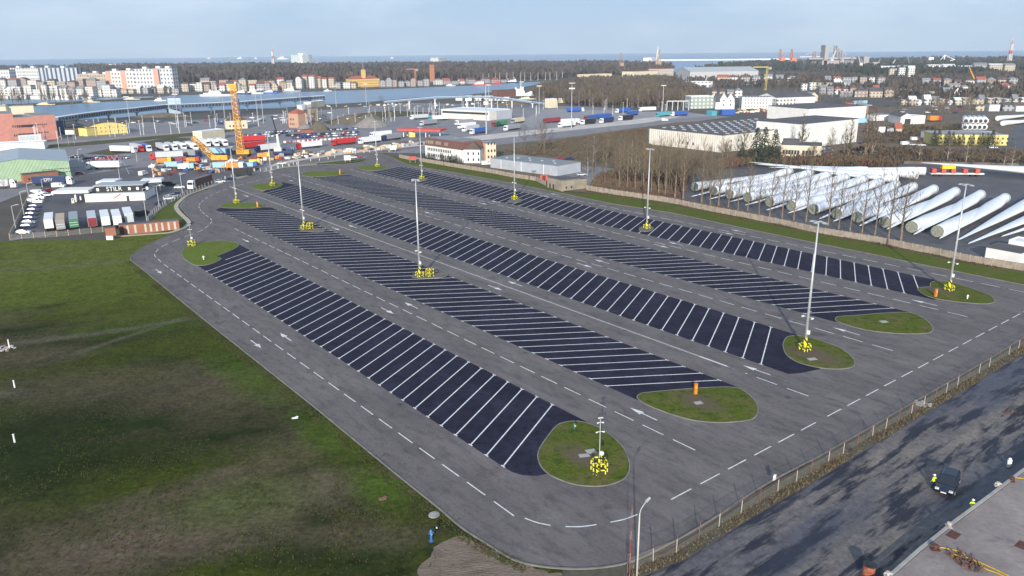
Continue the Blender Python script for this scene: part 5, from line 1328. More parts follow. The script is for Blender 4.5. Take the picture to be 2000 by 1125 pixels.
TR = [((170, 331), (234, 330), 'white', 'white', 'white articulated lorry crossing the open yard above the filling station'),
      ((144, 361), (60, 363), 'white', 'navy', 'lorry with a navy trailer lettered in white in front of the green hall', 'DSV'),
      ((34, 367), (-48, 371), 'white', 'silver', 'lorry with grey trailer at the left edge behind the lettered navy one'),
      ((266, 299), (208, 297.5), 'white', 'white', 'white lorry side on, leftmost of the row of cabs'),
      ((278, 297), (240, 288), 'red', 'silver', 'red cab in the row of lorries in the far lorry park'),
      ((293, 297), (258, 287), 'white', 'blue', 'white cab with a blue trailer right of the red cab'),
      ((327, 296), (290, 286), 'white', 'silver', 'third lorry in the far row, white cab and silver trailer'),
      ((344, 295), (308, 285), 'white', 'silver', 'fourth lorry in the far row, between the silver ones'),
      ((361, 294), (326, 284), 'white', 'white', 'fifth lorry in the far row, all white'),
      ((384, 294), (345, 283), 'white', 'white', 'sixth lorry in the far row, left of the yellow lattice arm'),
      ((408, 287), (372, 277), 'white', 'white', 'white lorry behind the yellow lattice arm, left of three'),
      ((425, 287), (390, 276), 'white', 'white', 'white lorry behind the yellow lattice arm, middle of three'),
      ((442, 286), (406, 275), 'white', 'white', 'white lorry behind the yellow lattice arm, right of three'),
      ((294, 312), (352, 309), 'red', 'silver', 'lorry with a red cab and grey trailer before the row of cabs'),
      ((392, 308), (345, 304), 'navy', 'grey', 'lorry with a grey trailer and dark cab behind the dark red tractors'),
      ((452, 304), (409, 302), 'navy', 'sky', 'lorry with a pale blue mural trailer beside the crane'),
      ((466, 279), (503, 277), 'red', 'red', 'red lorry right behind the crane boom, the farther one'),
      ((470, 293), (514, 288), 'maroon', 'red', 'red trailer lorry right behind the crane boom, the nearer one'),
      ((500, 298), (546, 292), 'navy', 'white', 'white box lorry with dark blue cab by the mobile crane'),
      ((580, 292), (637, 286), 'red', 'white', 'lorry with red cab and white trailer before the rows of cars'),
      ((649, 285), (698, 280), 'red', 'red', 'all red lorry next to the building site'),
      ((702, 282), (744, 277), 'white', 'white', 'white lorry right behind the all red one'),
      ((724, 270), (784, 264), 'white', 'white', 'long white lorry at the checkpoint approach'),
      ((748, 276), (790, 270), 'navy', 'grey', 'lorry with a dark blue cab and grey trailer below the checkpoint approach'),
      ((372, 371), (418, 356), 'white', 'brown', 'lorry with a dark brown trailer behind the curving fence'),
      ((802, 234), (846, 231), 'white', 'silver', 'silver trailer lorry left of the terminal hall, farthest'),
      ((838, 236), (878, 234), 'teal', 'white', 'lorry with teal cab and white trailer below the terminal hall'),
      ((822, 246), (850, 243), 'silver', 'grey', 'short grey lorry in the open yard below the teal one'),
      ((890, 245), (925, 242), 'white', 'grey', 'grey trailer lorry in front of the terminal hall'),
      ((896, 252), (944, 247), 'white', 'white', 'white lorry, upper of the pair left of the tall grey mast'),
      ((905, 258), (950, 252), 'white', 'silver', 'silver lorry, lower of the pair left of the tall grey mast'),
      ((920, 263), (970, 256), 'white', 'blue', 'white cab and blue trailer in front of the tall grey mast'),
      ((962, 248), (1002, 243), 'maroon', 'green', 'lorry with a pale green and maroon load right of the tall mast'),
      ((986, 256), (1030, 250), 'white', 'grey', 'grey trailer lorry behind the bare trees'),
      ((1000, 242), (1040, 236), 'grey', 'cream', 'cream trailer lorry between the two bare trees'),
      ((1062, 241), (1098, 238), 'maroon', 'maroon', 'maroon lorry beside the bare trees'),
      ((1132, 241), (1098, 243), 'white', 'white', 'white lorry right of the maroon one'),
      ((1092, 250), (1130, 246), 'white', 'white', 'white trailer lorry below the maroon one'),
      ((1136, 244), (1170, 240), 'white', 'black', 'lorry with a black trailer, left one of two'),
      ((1173, 241), (1212, 236), 'white', 'navy', 'lorry with a dark navy trailer, right one of the two dark ones'),
      ((1142, 236), (1180, 231), 'maroon', 'blue', 'lorry with maroon cab and blue trailer above the black one'),
      ((1193, 230), (1160, 233), 'blue', 'blue', 'all blue lorry in the middle of the lorry lines'),
      ((1140, 218), (1108, 219), 'white', 'blue', 'blue trailer lorry alone at the top left of the lorry lines'),
      ((1203, 221), (1234, 219), 'white', 'blue', 'blue trailer lorry with white cab in the upper line'),
      ((1226, 227), (1255, 223), 'blue', 'blue', 'blue lorry just below the upper line'),
      ((1210, 236), (1248, 232), 'white', 'black', 'lorry with a black trailer at the right end of the lower line'),
      ((1248, 218), (1280, 217), 'white', 'white', 'white trailer lorry at the top right of the lorry lines'),
      ((1282, 229), (1304, 227), 'teal', 'teal', 'teal lorry near the right end of the terminal'),
      ((1311, 227), (1332, 226), 'white', 'blue', 'blue trailer lorry farthest right in the terminal'),
      ((1666, 205), (1692, 204), 'sky', 'sky', 'light blue lorry behind the farther white hall')]
for r_ in TR:
    truck(r_[0], r_[1], r_[2], r_[3], r_[4], letters=r_[5] if len(r_) > 5 else None)
# lorries parked nose away in the filling station yard
for i, (px, py, tcol, rcol, lab) in enumerate([(98, 453, 'white', 'white', 'all white lorry, leftmost of those seen from behind'), (121, 455, 'tan', 'grey', 'lorry with tan roof and grey blue rear doors, seen from behind'),
                               (147, 451, 'grey', 'green', 'lorry with grey roof and green rear, seen from behind'), (183, 449, 'silver', 'maroon', 'lorry with grey roof and dark red rear, seen from behind'),
                               (209, 447, 'white', 'white', 'white lorry seen from behind, next right of the dark red one'), (232, 446, 'white', 'white', 'white lorry seen from behind, second right of the dark red one'), (255, 441, 'white', 'silver', 'pale lorry seen from behind, rightmost of the row')]):
    g = G(px, py); t = thing('lorry', lab, 'lorry', g + 16.5 * Vector((math.cos(R(119)), math.sin(R(119)), 0)), R(119), 'lorries parked nose away in the filling yard')
    o = inst('cab', TP[0], t); setmat(o, P_('white')); inst('cab_windows', TP[1], o); o = inst('trailer', TP[2], t); setmat(o, P_(tcol)); inst('running_gear', TP[3], t)
    mb = MB(); mb.box(-16.38, 0, 1.2, .06, 2.4, 2.7); mb.build('rear_door', P_(rcol), o)
    if rcol in ('green', 'maroon', 'grey'):
        mb = MB(); mb.box(-16.42, 0, 1.9, .04, 2.3, .12); mb.box(-16.42, 0, 2.7, .04, 2.3, .12); mb.build('door_bar', m_white if rcol != 'maroon' else m_rust, o)
def far_car_mesh(van=False):
    mb = MB(); s = 1.25 if van else 1
    pr = [(-2.1, .3), (-2.1, .85), (-1.9, 1.0), (1.1, .95), (2.0, .75), (2.1, .3)]
    if van:
        pr = [(-2.5, .3), (-2.5, 1.95), (-2.3, 2.05), (1.3, 2.0), (2.0, 1.2), (2.6, 1.0), (2.6, .3)]
    w = .88 * (1.1 if van else 1)
    n = len(pr); vs = [(x, -w, z) for x, z in pr] + [(x, w, z) for x, z in pr]
    mb.add(vs, [(i, i + 1, n + i + 1, n + i)[::-1] for i in range(n - 1)] + [tuple(range(n)), tuple(range(n, 2 * n))[::-1]], 0)
    if not van:
        mb.add([(-1.85, -.8, .98), (1.0, -.8, .94), (1.0, .8, .94), (-1.85, .8, .98), (-1.4, -.66, 1.42), (.2, -.66, 1.42), (.2, .66, 1.42), (-1.4, .66, 1.42)], [(0, 1, 5, 4), (1, 2, 6, 5), (2, 3, 7, 6), (3, 0, 4, 7)], 1)
        mb.add([(-1.4, -.66, 1.425), (.2, -.66, 1.425), (.2, .66, 1.425), (-1.4, .66, 1.425)], [(0, 1, 2, 3)], 0)
    else:
        mb.add([(1.33, -.85, 1.96), (1.33, .85, 1.96), (2.0, .85, 1.22), (2.0, -.85, 1.22)], [(0, 3, 2, 1)], 1)
        for y in (-.975, .975):
            mb.add([(.5, y, 1.3), (1.5, y, 1.3), (1.2, y, 1.8), (.5, y, 1.8)], [(0, 1, 2, 3)], 1)
    for x in (-1.35, 1.35):
        for y in (-.8, .8):
            mb.tube((x, y - .12, .32), (x, y + .12, .32), .32, n=10, mi=2)
    return mb.mesh('car', [P_('white'), m_glass, m_tyre])
CM, VM = far_car_mesh(), far_car_mesh(True)
def car(px, py, rz, col, label, group='parked cars', van=False, name=None):
    o = bpy.data.objects.new(name or ('parked_van' if van else 'parked_car'), VM if van else CM); C.objects.link(o)
    place(o, G(px, py), rz); setmat(o, P_(col)); tag(o, label, 'van' if van else 'car', group); return o
YC = [(46, 457, 'white', 0), (54, 445, 'navy', 0), (57, 437, 'grey', 0), (59, 429, 'navy', 0), (62, 421, 'black', 0), (65, 413, 'navy', 0), (68, 406, 'navy', 0), (70, 397, 'white', 1), (74, 389, 'white', 1), (75, 380, 'white', 1)]
names = ['nearest', 'second', 'third', 'fourth', 'fifth', 'sixth', 'seventh', 'eighth', 'ninth', 'farthest']
for k, (px, py, c, v) in enumerate(YC):
    car(px, py, R(12), c, names[k] + ' ' + {'navy': 'dark blue'}.get(c, c) + (' van' if v else ' car') + ' in the line along the left yard fence', 'vehicles along the left yard fence', bool(v))
for px, py, rz, c, v, lab in [(115, 366, .1, 'white', 1, 'white van just below the lorry with white letters'), (96, 375, 1.2, 'red', 0, 'red and yellow car behind the white vans'), (94, 383, .3, 'white', 0, 'white car below the red and yellow one'),
                              (278, 421, 1.3, 'black', 1, 'black van parked right of the rearward lorries'), (314, 399, .7, 'navy', 0, 'dark car at the bend of the fence, nearest of the street cars'), (331, 390, .6, 'white', 0, 'white car by the curving fence'),
                              (341, 385, .6, 'grey', 0, 'grey car next to the white one by the curving fence'), (349, 381, .6, 'navy', 0, 'dark blue car fourth along the curving fence'), (351, 368, .3, 'white', 0, 'white car behind the street lamp, left of the brown trailer'),
                              (288, 381, 1.5, 'red', 0, 'red car close behind the station shop'), (330, 363, .1, 'black', 1, 'black van parked behind the station shop roof'), (312, 366, .1, 'silver', 0, 'silver car left of the black van behind the shop'),
                              (430, 357, .5, 'white', 0, 'white car right of the brown trailer, behind the fence'), (451, 352, .5, 'navy', 0, 'dark car under the light mast behind the fence'),
                              (280, 342, 1.5, 'white', 1, 'white van standing lengthwise beside red and white barriers'), (157, 341, .2, 'maroon', 0, 'maroon car at the right corner of the green hall'),
                              (1096, 311, .2, 'maroon', 0, 'maroon car parked beyond the grey warehouse'), (1113, 312, .2, 'navy', 0, 'dark blue car parked beyond the grey warehouse'), (690, 309, .2, 'white', 0, 'white car on the exit road by the white board'),
                              (699, 308, .2, 'maroon', 0, 'maroon car on the exit road right of the white one'), (551, 321, .2, 'white', 0, 'white car on the road beyond the far kerb'), (950, 322, .3, 'white', 1, 'white van between villa tower and grey warehouse'),
                              (1298, 236, .1, 'white', 1, 'white van on the new road at the right'), (1136, 343, .2, 'silver', 0, 'silver car parked right of the grey warehouse'),
                              (1786, 274, .1, 'white', 1, 'white van left of the yellow depot, nearer'), (1768, 283, .1, 'white', 1, 'white van in the yard left of the yellow depot'), (1782, 284, .1, 'silver', 0, 'silver car in the yard left of the yellow depot'), (1800, 285, .1, 'white', 0, 'white car in the yard left of the yellow depot'),
                              (1706, 274, .1, 'teal', 1, 'pale teal van between the white hall and the depot'), (1684, 281, .2, 'navy', 0, 'dark car in front of the nearer white hall'), (1934, 289, .1, 'navy', 0, 'dark blue car in front of the yellow depot'), (1940, 290, .1, 'white', 0, 'white car in front of the yellow depot'),
                              (1616, 298, .1, 'grey', 0, 'grey car right of the factory office')]:
    car(px, py, rz, c, lab, 'single parked vehicles', bool(v))
rnd = random.Random(21); CC = ['white', 'white', 'silver', 'navy', 'black', 'grey', 'maroon', 'blue', 'silver', 'black']
rowsp = [((478, 266), (560, 261), 16), ((484, 270), (545, 266), 9), ((520, 259), (600, 256), 14), ((560, 266), (705, 259), 28), ((570, 270.5), (700, 263.5), 24), ((616, 256), (700, 252), 12), ((140, 309), (160, 306), 3), ((165, 312), (205, 309), 5), ((232, 311), (252, 309), 4)]
for a, b, n in rowsp:
    for i in range(n):
        if rnd.random() < .12:
            continue
        tt = (i + .5) / n; c = rnd.choice(CC)
        car(a[0] + (b[0] - a[0]) * tt, a[1] + (b[1] - a[1]) * tt + rnd.uniform(-.25, .25), R(80) + rnd.uniform(-.06, .06) + (PI if rnd.random() < .3 else 0), c, {'navy': 'dark blue'}.get(c, c) + ' car in the packed rows of parked cars beyond the lorries', 'cars packed in rows beyond the lorries')
# red and white barrier blocks
bm = MB(); bm.xprism([(-.25, 0), (.25, 0), (.1, .9), (-.1, .9)], -.8, .8); bme = bm.mesh('road_barrier', P_('white'))
def barriers(a, b, n, where):
    A, B = G(*a), G(*b); rz = math.atan2((B - A).y, (B - A).x)
    for i in range(n):
        c = 'red' if i % 2 else 'white'
        o = bpy.data.objects.new('road_barrier', bme); C.objects.link(o); place(o, A.lerp(B, (i + .5) / n), rz, (1.3, 1.3, 1.3)); setmat(o, P_(c)); tag(o, c + ' plastic barrier block in the row ' + where, 'barrier', 'red and white barrier blocks ' + where)
barriers((160, 317), (232, 307), 18, 'behind the crossing white lorry'); barriers((300, 347), (296, 320), 10, 'right of the white van'); barriers((555, 279), (700, 270), 34, 'below the parked cars')
barriers((200, 319), (250, 308), 10, 'at the far end of the yard')

# ---------------------------------------------------------------- cranes
m_cry = mat('crane_yellow', (0.72, 0.36, 0.02), 0.5, (0.6, 0.28, 0.02), 1)
def lattice(mb, a, b, w0, w1, n, r=.12, mi=0):
    a = Vector(a); b = Vector(b); d = (b - a).normalized(); x = d.cross(Vector((0, 0, 1)))
    if x.length < .1:
        x = Vector((1, 0, 0))
    x.normalize(); y = d.cross(x).normalized(); pr = None
    for i in range(n + 1):
        t = i / n; c = a.lerp(b, t); w = (w0 + (w1 - w0) * t) / 2; q = [c + x * w * sx + y * w * sy for sx, sy in ((-1, -1), (1, -1), (1, 1), (-1, 1))]
        if pr:
            for k in range(4):
                mb.tube(pr[k], q[k], r, n=4, mi=mi, cap=False)
                mb.tube(pr[k], q[(k + 1) % 4] if i % 2 else q[k - 1], r * .6, n=3, mi=mi, cap=False)
        for k in range(4):
            mb.tube(q[k], q[(k + 1) % 4], r * .6, n=3, mi=mi, cap=False)
        pr = q
def at_height(b, px, py):
    """point above ground spot b (same distance plane) seen at px,py"""
    g = G(*b); dx, dy, dz = ray(px, py); t = g.y / dy
    return Vector((dx * t, g.y, H + dz * t))
base = G(472, 306); tip = at_height((472, 306), 455, 172)
t = thing('crawler_crane', 'tall yellow lattice crane boom leaning left above the lorry park', 'crane', base)
mb = MB(); lattice(mb, (0, 0, 2.6), tip - base, 3.0, 2.2, 22, .17); bo = mb.build('boom', m_cry, t)
q = tip - base; mb = MB(); mb.box(q.x, q.y, q.z, 4.4, 2.4, 2.2); mb.box(q.x + 1.2, q.y, q.z - 1.4, 2, 2, 1.2); mb.build('boom_head', m_cry, bo)
mb = MB(); mb.box(1, 1, 1.5, 7, 4, 2.2); mb.build('upper_body', m_cry, t); MB().box(0, -2, 0, 8, 1.2, 1.5).build('crawler_track', m_dark, t); MB().box(0, 3.6, 0, 8, 1.2, 1.5).build('crawler_track', m_dark, t)
MB().box(-3.2, -1.4, 1.6, 1.6, 1.4, 2.2).build('operator_cab', m_glass, t)
base = G(430, 314); a = at_height((430, 314), 376, 268) - base; b = at_height((430, 314), 416, 306) - base
t = thing('crane_section', 'yellow lattice arm reaching up left from a yellow machine', 'crane', base)
mb = MB(); lattice(mb, b, a, 2.6, 1.6, 12, .16); mb.build('lattice_arm', m_cry, t)
mb = MB(); mb.xprism([(-2, .6), (2, .6), (2, 2.2), (-2, 3.2)], -4, 4.6); mb.build('machine_body', m_cry, t)
MB().box(0, 0, 0, 9, 3, 1).build('undercarriage', m_dark, t); MB().box(2.5, -1, 2.6, 1.4, 1.2, 1.6).build('operator_cab', m_glass, t)
base = G(548, 303); a = at_height((548, 303), 545, 290) - base; m1 = at_height((548, 303), 541, 262) - base; b = at_height((548, 303), 531, 227) - base
t = thing('mobile_crane', 'white mobile crane with a black telescopic jib raised', 'crane', base, 0)
MB().tube(a, m1, .75, .65, n=8).build('main_boom', m_white, t); MB().tube(m1, b, .45, .3, n=8).build('jib', m_dark, t)
mb = MB(); mb.box(1.5, 0, 1, 11, 2.7, 1.3); mb.box(6, 0, 2.3, 2, 2.6, 1.1); mb.build('carrier', P_('navy'), t); MB().box(-1, 0, 2.3, 4, 2.6, 1.8).build('turret', m_white, t)
for x in (-3, -1, 2, 4, 6):
    MB().tube((x, -1.4, .6), (x, 1.4, .6), .6, n=10).build('wheel', m_tyre, t)
# clutter of machines and tarps in the construction yard
def machine(px, py, rz, c, c2, lab, s=1.0, cat='machine', name='site_machine'):
    t = thing(name, lab, cat, G(px, py), rz, 'machines in the construction yard')
    mb = MB(); mb.xprism([(-1.2 * s, .9), (1.2 * s, .9), (1.2 * s, 2.0 * s), (.6 * s, 2.3 * s), (-1.2 * s, 2.3 * s)], -2.6 * s, 1.2 * s); mb.build('body', P_(c), t)
    mb = MB(); mb.box(2.0 * s, 0, 1.0, 1.4 * s, 2 * s, 1.7 * s); mb.build('cab', P_(c2), t); MB().box(2.72 * s, 0, 1.7, .05, 1.7 * s, .8 * s).build('windscreen', m_glass, t)
    for x in (-1.8, 1.8):
        MB().tube((x * s, -1.25 * s, .55), (x * s, 1.25 * s, .55), .55, n=10).build('axle', m_tyre, t)
machine(321, 320, .3, 'orange', 'yellow', 'orange and yellow tanker by the row of barriers', 1.3); machine(352, 317, .2, 'maroon', 'maroon', 'dark red tractor with tracks beside the orange tanker', 1.2); machine(378, 318, .1, 'orange', 'red', 'red and orange excavator left of the yellow arm', 1.2)
machine(434, 330, .1, 'sky', 'white', 'pale blue truck with a tarpaulin left of the orange one', 1.5); machine(460, 331, .1, 'orange', 'white', 'orange truck with a tarpaulin behind the light mast', 1.5); machine(490, 328, .1, 'sky', 'blue', 'small light blue pick-up left of the second light mast', 1.2)
machine(516, 309, .1, 'orange', 'yellow', 'flat orange machine left of the mobile crane', 1.2); machine(476, 343, .2, 'black', 'black', 'black tractor unit behind the curving fence', 1.6); machine(342, 328, .1, 'sky', 'blue', 'blue flatbed truck with steel parts', 1.4); machine(365, 332, .1, 'white', 'sky', 'white and blue flatbed truck lower right of it', 1.4)
machine(563, 300, .1, 'navy', 'teal', 'dark teal truck right of the mobile crane', 1.3); machine(498, 320, .1, 'yellow', 'yellow', 'small yellow loader by the second light mast', 1.0); machine(1824, 237, .1, 'orange', 'red', 'orange farm machine right of the white workshop', 1.8)
rnd = random.Random(33)
for i in range(46):
    x = rnd.uniform(330, 620); y = 322 + (x - 330) * -.035 + rnd.uniform(-7, 12) if x < 520 else 306 - (x - 520) * .05 + rnd.uniform(-6, 8)
    mb = MB(); c = rnd.choice(['white', 'grey', 'brown', 'tan', 'cream', 'blue', 'orange', 'silver', 'maroon'])
    for k in range(3):
        mb.box(rnd.uniform(-1.3, 1.3), rnd.uniform(-.7, .7), 0, rnd.uniform(.8, 2.6), rnd.uniform(.6, 1.6), rnd.uniform(.4, 1.7), rnd.uniform(-.4, .4))
    o = place(mb.build('material_pallet', P_(c)), G(x, y)); tag(o, c + ' stack of materials lying about in the construction yard', 'stack', 'stacks of building material in the yard')

def scatter(n, fx, fy, lab, grp, seed, cl, k_=3, big=1.0):
    r_ = random.Random(seed)
    for i in range(n):
        x = fx(r_); y = fy(r_, x); mb = MB(); c = r_.choice(cl)
        for k in range(k_):
            mb.box(r_.uniform(-1.5, 1.5) * big, r_.uniform(-.9, .9) * big, 0, r_.uniform(.5, 2.4) * big, r_.uniform(.4, 1.5) * big, r_.uniform(.3, 1.5) * big, r_.uniform(-.6, .6))
        o = place(mb.build('material_pallet', P_(c)), G(x, y)); tag(o, c + lab, 'stack', grp)
scatter(70, lambda r: r.uniform(560, 870), lambda r, x: 309 - (x - 560) * .115 + r.uniform(-4, 4), ' pile of building material along the new road', 'piles of material along the new road', 41, ['white', 'cream', 'tan', 'brown', 'silver', 'grey', 'cream'])
scatter(60, lambda r: r.uniform(300, 500), lambda r, x: 330 - (x - 300) * .04 + r.uniform(-12, 14), ' clutter between the machines of the construction yard', 'clutter between the machines', 42, ['white', 'black', 'brown', 'tan', 'grey', 'maroon', 'blue', 'sky', 'silver'])
scatter(60, lambda r: r.uniform(1440, 1575), lambda r, x: 216 + (x - 1440) * -.03 + r.uniform(-3, 6), ' heap of stored goods in front of the white hotel', 'stored goods before the white hotel', 43, ['white', 'cream', 'tan', 'maroon', 'silver', 'white'])
scatter(50, lambda r: r.uniform(1690, 1880), lambda r, x: 262 + r.uniform(-14, 14), ' scrap or stone heap on the brown ground between halls and depot', 'heaps on the ground between halls and depot', 44, ['brown', 'tan', 'grey', 'black', 'cream', 'maroon'])
scatter(34, lambda r: r.uniform(1600, 1720), lambda r, x: 297 + r.uniform(-5, 8), ' machine part lying right of the factory office', 'machine parts right of the factory office', 45, ['grey', 'blue', 'white', 'black', 'maroon'])
scatter(40, lambda r: r.uniform(640, 1010), lambda r, x: 208 - (x - 640) * .012 + r.uniform(-3, 2), ' quayside goods behind the ferry lanes', 'quayside goods behind the ferry lanes', 46, ['white', 'tan', 'cream', 'sky', 'grey', 'maroon'])
for i in range(46):
    x = rnd.uniform(480, 700) if i < 26 else rnd.uniform(250, 440); y = (232 - (x - 480) * .04 if i < 26 else 238) + rnd.uniform(-4, 7)
    c = rnd.choice(CC); car(x, y, rnd.uniform(-.2, .2), c, {'navy': 'dark blue'}.get(c, c) + ' car waiting among the posts of the ferry lanes', 'cars waiting in the ferry lanes')

# ---------------------------------------------------------------- elevated walkways
def walkway(name, label, px, tops, th, m, win, wdt=4.5, pier=m_galv, pstep=None, roofm=r_white):
    line = gp(px); o0 = line[0]; t = thing(name, label, 'walkway', o0)
    zt = [hgt(p, y) for p, y in zip(px, tops)]
    body = MB(); roof = MB(); gl = MB()
    for i in range(len(line) - 1):
        a, b = line[i] - o0, line[i + 1] - o0; d = (b - a).normalized(); n = Vector((-d.y, d.x, 0)) * wdt / 2
        for mb_, z0, z1, s in ((body, -th, 0, 1), (roof, 0.003, .35, 1.08)):
            vs = [a - n * s, b - n * s, b + n * s, a + n * s]; za = [zt[i], zt[i + 1], zt[i + 1], zt[i]]
            mb_.add([(v.x, v.y, z + z0) for v, z in zip(vs, za)] + [(v.x, v.y, z + z1) for v, z in zip(vs, za)], [(0, 1, 5, 4), (1, 2, 6, 5), (2, 3, 7, 6), (3, 0, 4, 7), (4, 5, 6, 7), (0, 3, 2, 1)])
        L_ = (b - a).length; k = max(1, int(L_ / 3.0))
        if win:
            for j in range(k):
                s0 = (j + .15) / k; s1 = (j + .85) / k
                for sd in (-1.012, 1.012):
                    p = a.lerp(b, s0) + n * sd; q = a.lerp(b, s1) + n * sd; z0 = zt[i] + (zt[i + 1] - zt[i]) * s0; z1 = zt[i] + (zt[i + 1] - zt[i]) * s1
                    gl.add([(p.x, p.y, z0 - th * .75), (q.x, q.y, z1 - th * .75), (q.x, q.y, z1 - th * .2), (p.x, p.y, z0 - th * .2)], [(0, 1, 2, 3)])
    body.build('deck', m, t); roof.build('roof', roofm, t)
    if win:
        gl.build('window_band', m_win, t)
    for p, z in list(zip(line, zt))[1:]:
        q = p - o0; mb = MB(); mb.box(q.x, q.y, -.1, .9, 1.2, z - th); mb.box(q.x, q.y, z - th - .7, 3.4, 1.8, .65); mb.build('pier', pier, t)
m_wblue = mat('walkway_blue', (0.15, 0.20, 0.28), 0.5, (0.12, 0.165, 0.24), .3); m_pier = mat('pier_blue', (0.09, 0.17, 0.29), 0.6)
walkway('covered_walkway', 'long blue glazed passenger walkway on piers along the river', [(112, 246), (150, 242), (213, 234), (268, 228.5), (328, 221), (354, 223), (413, 219.5), (483, 215.5), (547, 210), (577, 208), (606, 205), (634, 203.5)],
        [229, 223.5, 215.5, 210.5, 204, 203.5, 201, 197.5, 192.5, 190.5, 188.5, 186.5], 3.8, m_wblue, True, pier=m_pier)
walkway('curved_walkway', 'gently arched pale blue walkway bridge on white posts right of the terminal', [(752, 214), (800, 213), (850, 212), (912, 211), (960, 211), (1000, 210), (1040, 210), (1074, 209)],
        [198, 193.5, 189.5, 187.5, 189, 193, 198.5, 203], 1.5, m_wblue, False, pier=m_white, roofm=wallmat('pale_blue_roof', (0.45, 0.56, 0.66)))
building('walkway_house', 'small cream stair house at the right foot of the arched walkway', 'hut', (1073, 211), (1088, 210), 7, 194, w_cream, r_white); building('walkway_house', 'small cream hut right of the stair house, by the brown wood', 'hut', (1096, 200.5), (1108, 200), 6, 193, w_cream, r_white)
building('lift_tower', 'pale blue lift tower on the walkway left of the yellow crane', 'tower', (331, 222), (356, 221), 6, 194, wallmat('pale_blue_cladding', (0.42, 0.54, 0.64)), r_white)
building('lift_tower', 'tall dark blue lift tower right behind the crane boom', 'tower', (462, 222), (470, 221.5), 5, 192, wallmat('deep_blue_cladding', (0.06, 0.12, 0.32)), r_white)
# heaps
def heap(px, py, rx, ry, h, m, label, name='spoil_heap'):
    mb = MB(); n = 20; k = 6; vs = []
    for j in range(k):
        for i in range(n):
            a = 2 * PI * i / n; r = 1 - j / k; nn = 1 + .22 * noise.noise(Vector((math.cos(a) * 1.5 + px, math.sin(a) * 1.5, j * .5)))
            vs.append((rx * r * nn * math.cos(a), ry * r * nn * math.sin(a), h * (1 - r ** 1.4) * (1 + .2 * noise.noise(Vector((i * .8, j * 1.1, px))))))
    vs.append((0, 0, h * 1.02)); fs = [(j * n + i, j * n + (i + 1) % n, (j + 1) * n + (i + 1) % n, (j + 1) * n + i) for j in range(k - 1) for i in range(n)] + [((k - 1) * n + i, (k - 1) * n + (i + 1) % n, k * n) for i in range(n)]
    mb.add(vs, fs); tag(place(mb.build(name, m, None, True), G(px, py)), label, 'heap', 'heaps of soil and gravel')
m_hb = mat('heap_soil', (0.13, 0.105, 0.075), 1, (0.09, 0.075, 0.055), .5); m_hg = mat('heap_gravel', (0.23, 0.21, 0.195), 1, (0.17, 0.155, 0.145), .5)
heap(724, 248, 14, 8, 7.5, m_hg, 'large grey gravel heap behind the white kiosk'); heap(722, 236, 14, 7, 6, m_hb, 'brown soil heap behind the grey gravel heap'); heap(684, 240, 15, 7, 6.5, m_hb, 'long brown overgrown heap right of the stone tower')
heap(622, 256, 9, 6, 7, m_hb, 'pointed dark earth mound in front of the stone tower'); heap(596, 255, 8, 5, 5, m_hg, 'pointed grey mound before the red roofed villa'); heap(1000, 205, 20, 4, 3.5, m_hb, 'dark earth bank under the arched walkway'); heap(320, 229, 30, 5, 4, m_hb, 'long dark bush covered bank below the blue walkway')
# ---------------------------------------------------------------- turbine blades
m_blade = mat('blade_white', (0.74, 0.76, 0.79), 0.4, (0.66, 0.68, 0.71), .4); m_net = mat('root_netting', (0.26, 0.27, 0.22), .9, (0.14, 0.15, 0.12), 3, 8, lo=.4, hi=.6)
def blade(root, tipp, label, r=1.75, net=True, group='wind turbine blades stored side by side', z=1.9, tz=1.0, wide=1.0):
    a, b = G(*root), G(*tipp); d = b - a; L_ = d.length; t = thing('turbine_blade', label, 'turbine blade', a, math.atan2(d.y, d.x), group)
    st = [(0, r, r), (.03, r, r), (.09, r * .98, r * 1.05), (.2, r * .75, r * 1.5 * wide), (.35, r * .55, r * 1.35 * wide), (.6, r * .34, r * .95), (.85, r * .16, r * .38), (.97, r * .07, r * .2), (1, .04, .06)]
    n = 16; vs = []
    for f, rz_, ry_ in st:
        for i in range(n):
            an = 2 * PI * i / n; zz = z + (tz - z) * f
            vs.append((L_ * f, ry_ * math.cos(an), zz + rz_ * math.sin(an)))
    k = len(st); fs = [(j * n + i, j * n + (i + 1) % n, (j + 1) * n + (i + 1) % n, (j + 1) * n + i) for j in range(k - 1) for i in range(n)] + [tuple(range((k - 1) * n, k * n))]
    mb = MB(); mb.add(vs, fs + [tuple(range(n))[::-1]]); mb.build('shell', m_blade, t, True)
    mb = MB(); mb.tube((-.12, 0, z), (.06, 0, z), r * 1.02, n=18); mb.build('root_cover', m_net if net else m_white, t)
    for f in (.04, .6):
        MB().box(L_ * f, 0, 0, .8, 2.6, .35).build('cradle', m_rust, t)
DB = Vector((1, 0, 0))
R1 = [(1356, 374), (1393, 382), (1424, 389), (1459, 395), (1502, 404), (1544, 412), (1588, 419), (1633, 428), (1673, 435), (1727, 445), (1779, 455), (1829, 464)]
T1 = [(1350, 388), (1385, 393), (1426, 398), (1455, 405), (1496, 415), (1538, 421), (1600, 432), (1627, 437), (1678, 446), (1731, 453), (1784, 463), (1834, 471)]
E2 = [(1545, 342), (1585, 346), (1620, 350), (1655, 354), (1690, 358), (1722, 364), (1752, 369), (1786, 373), (1826, 378), (1868, 383), (1917, 389), (1965, 396)]
odn = ['first', 'second', 'third', 'fourth', 'fifth', 'sixth', 'seventh', 'eighth', 'ninth', 'tenth', 'eleventh', 'twelfth']
for i in range(12):
    far = E2[i]; nr = R1[i]
    tipf = (far[0] - 6, far[1] - 3)
    blade(nr, tipf, odn[i] + ' blade from the left with its netted root towards the fence')
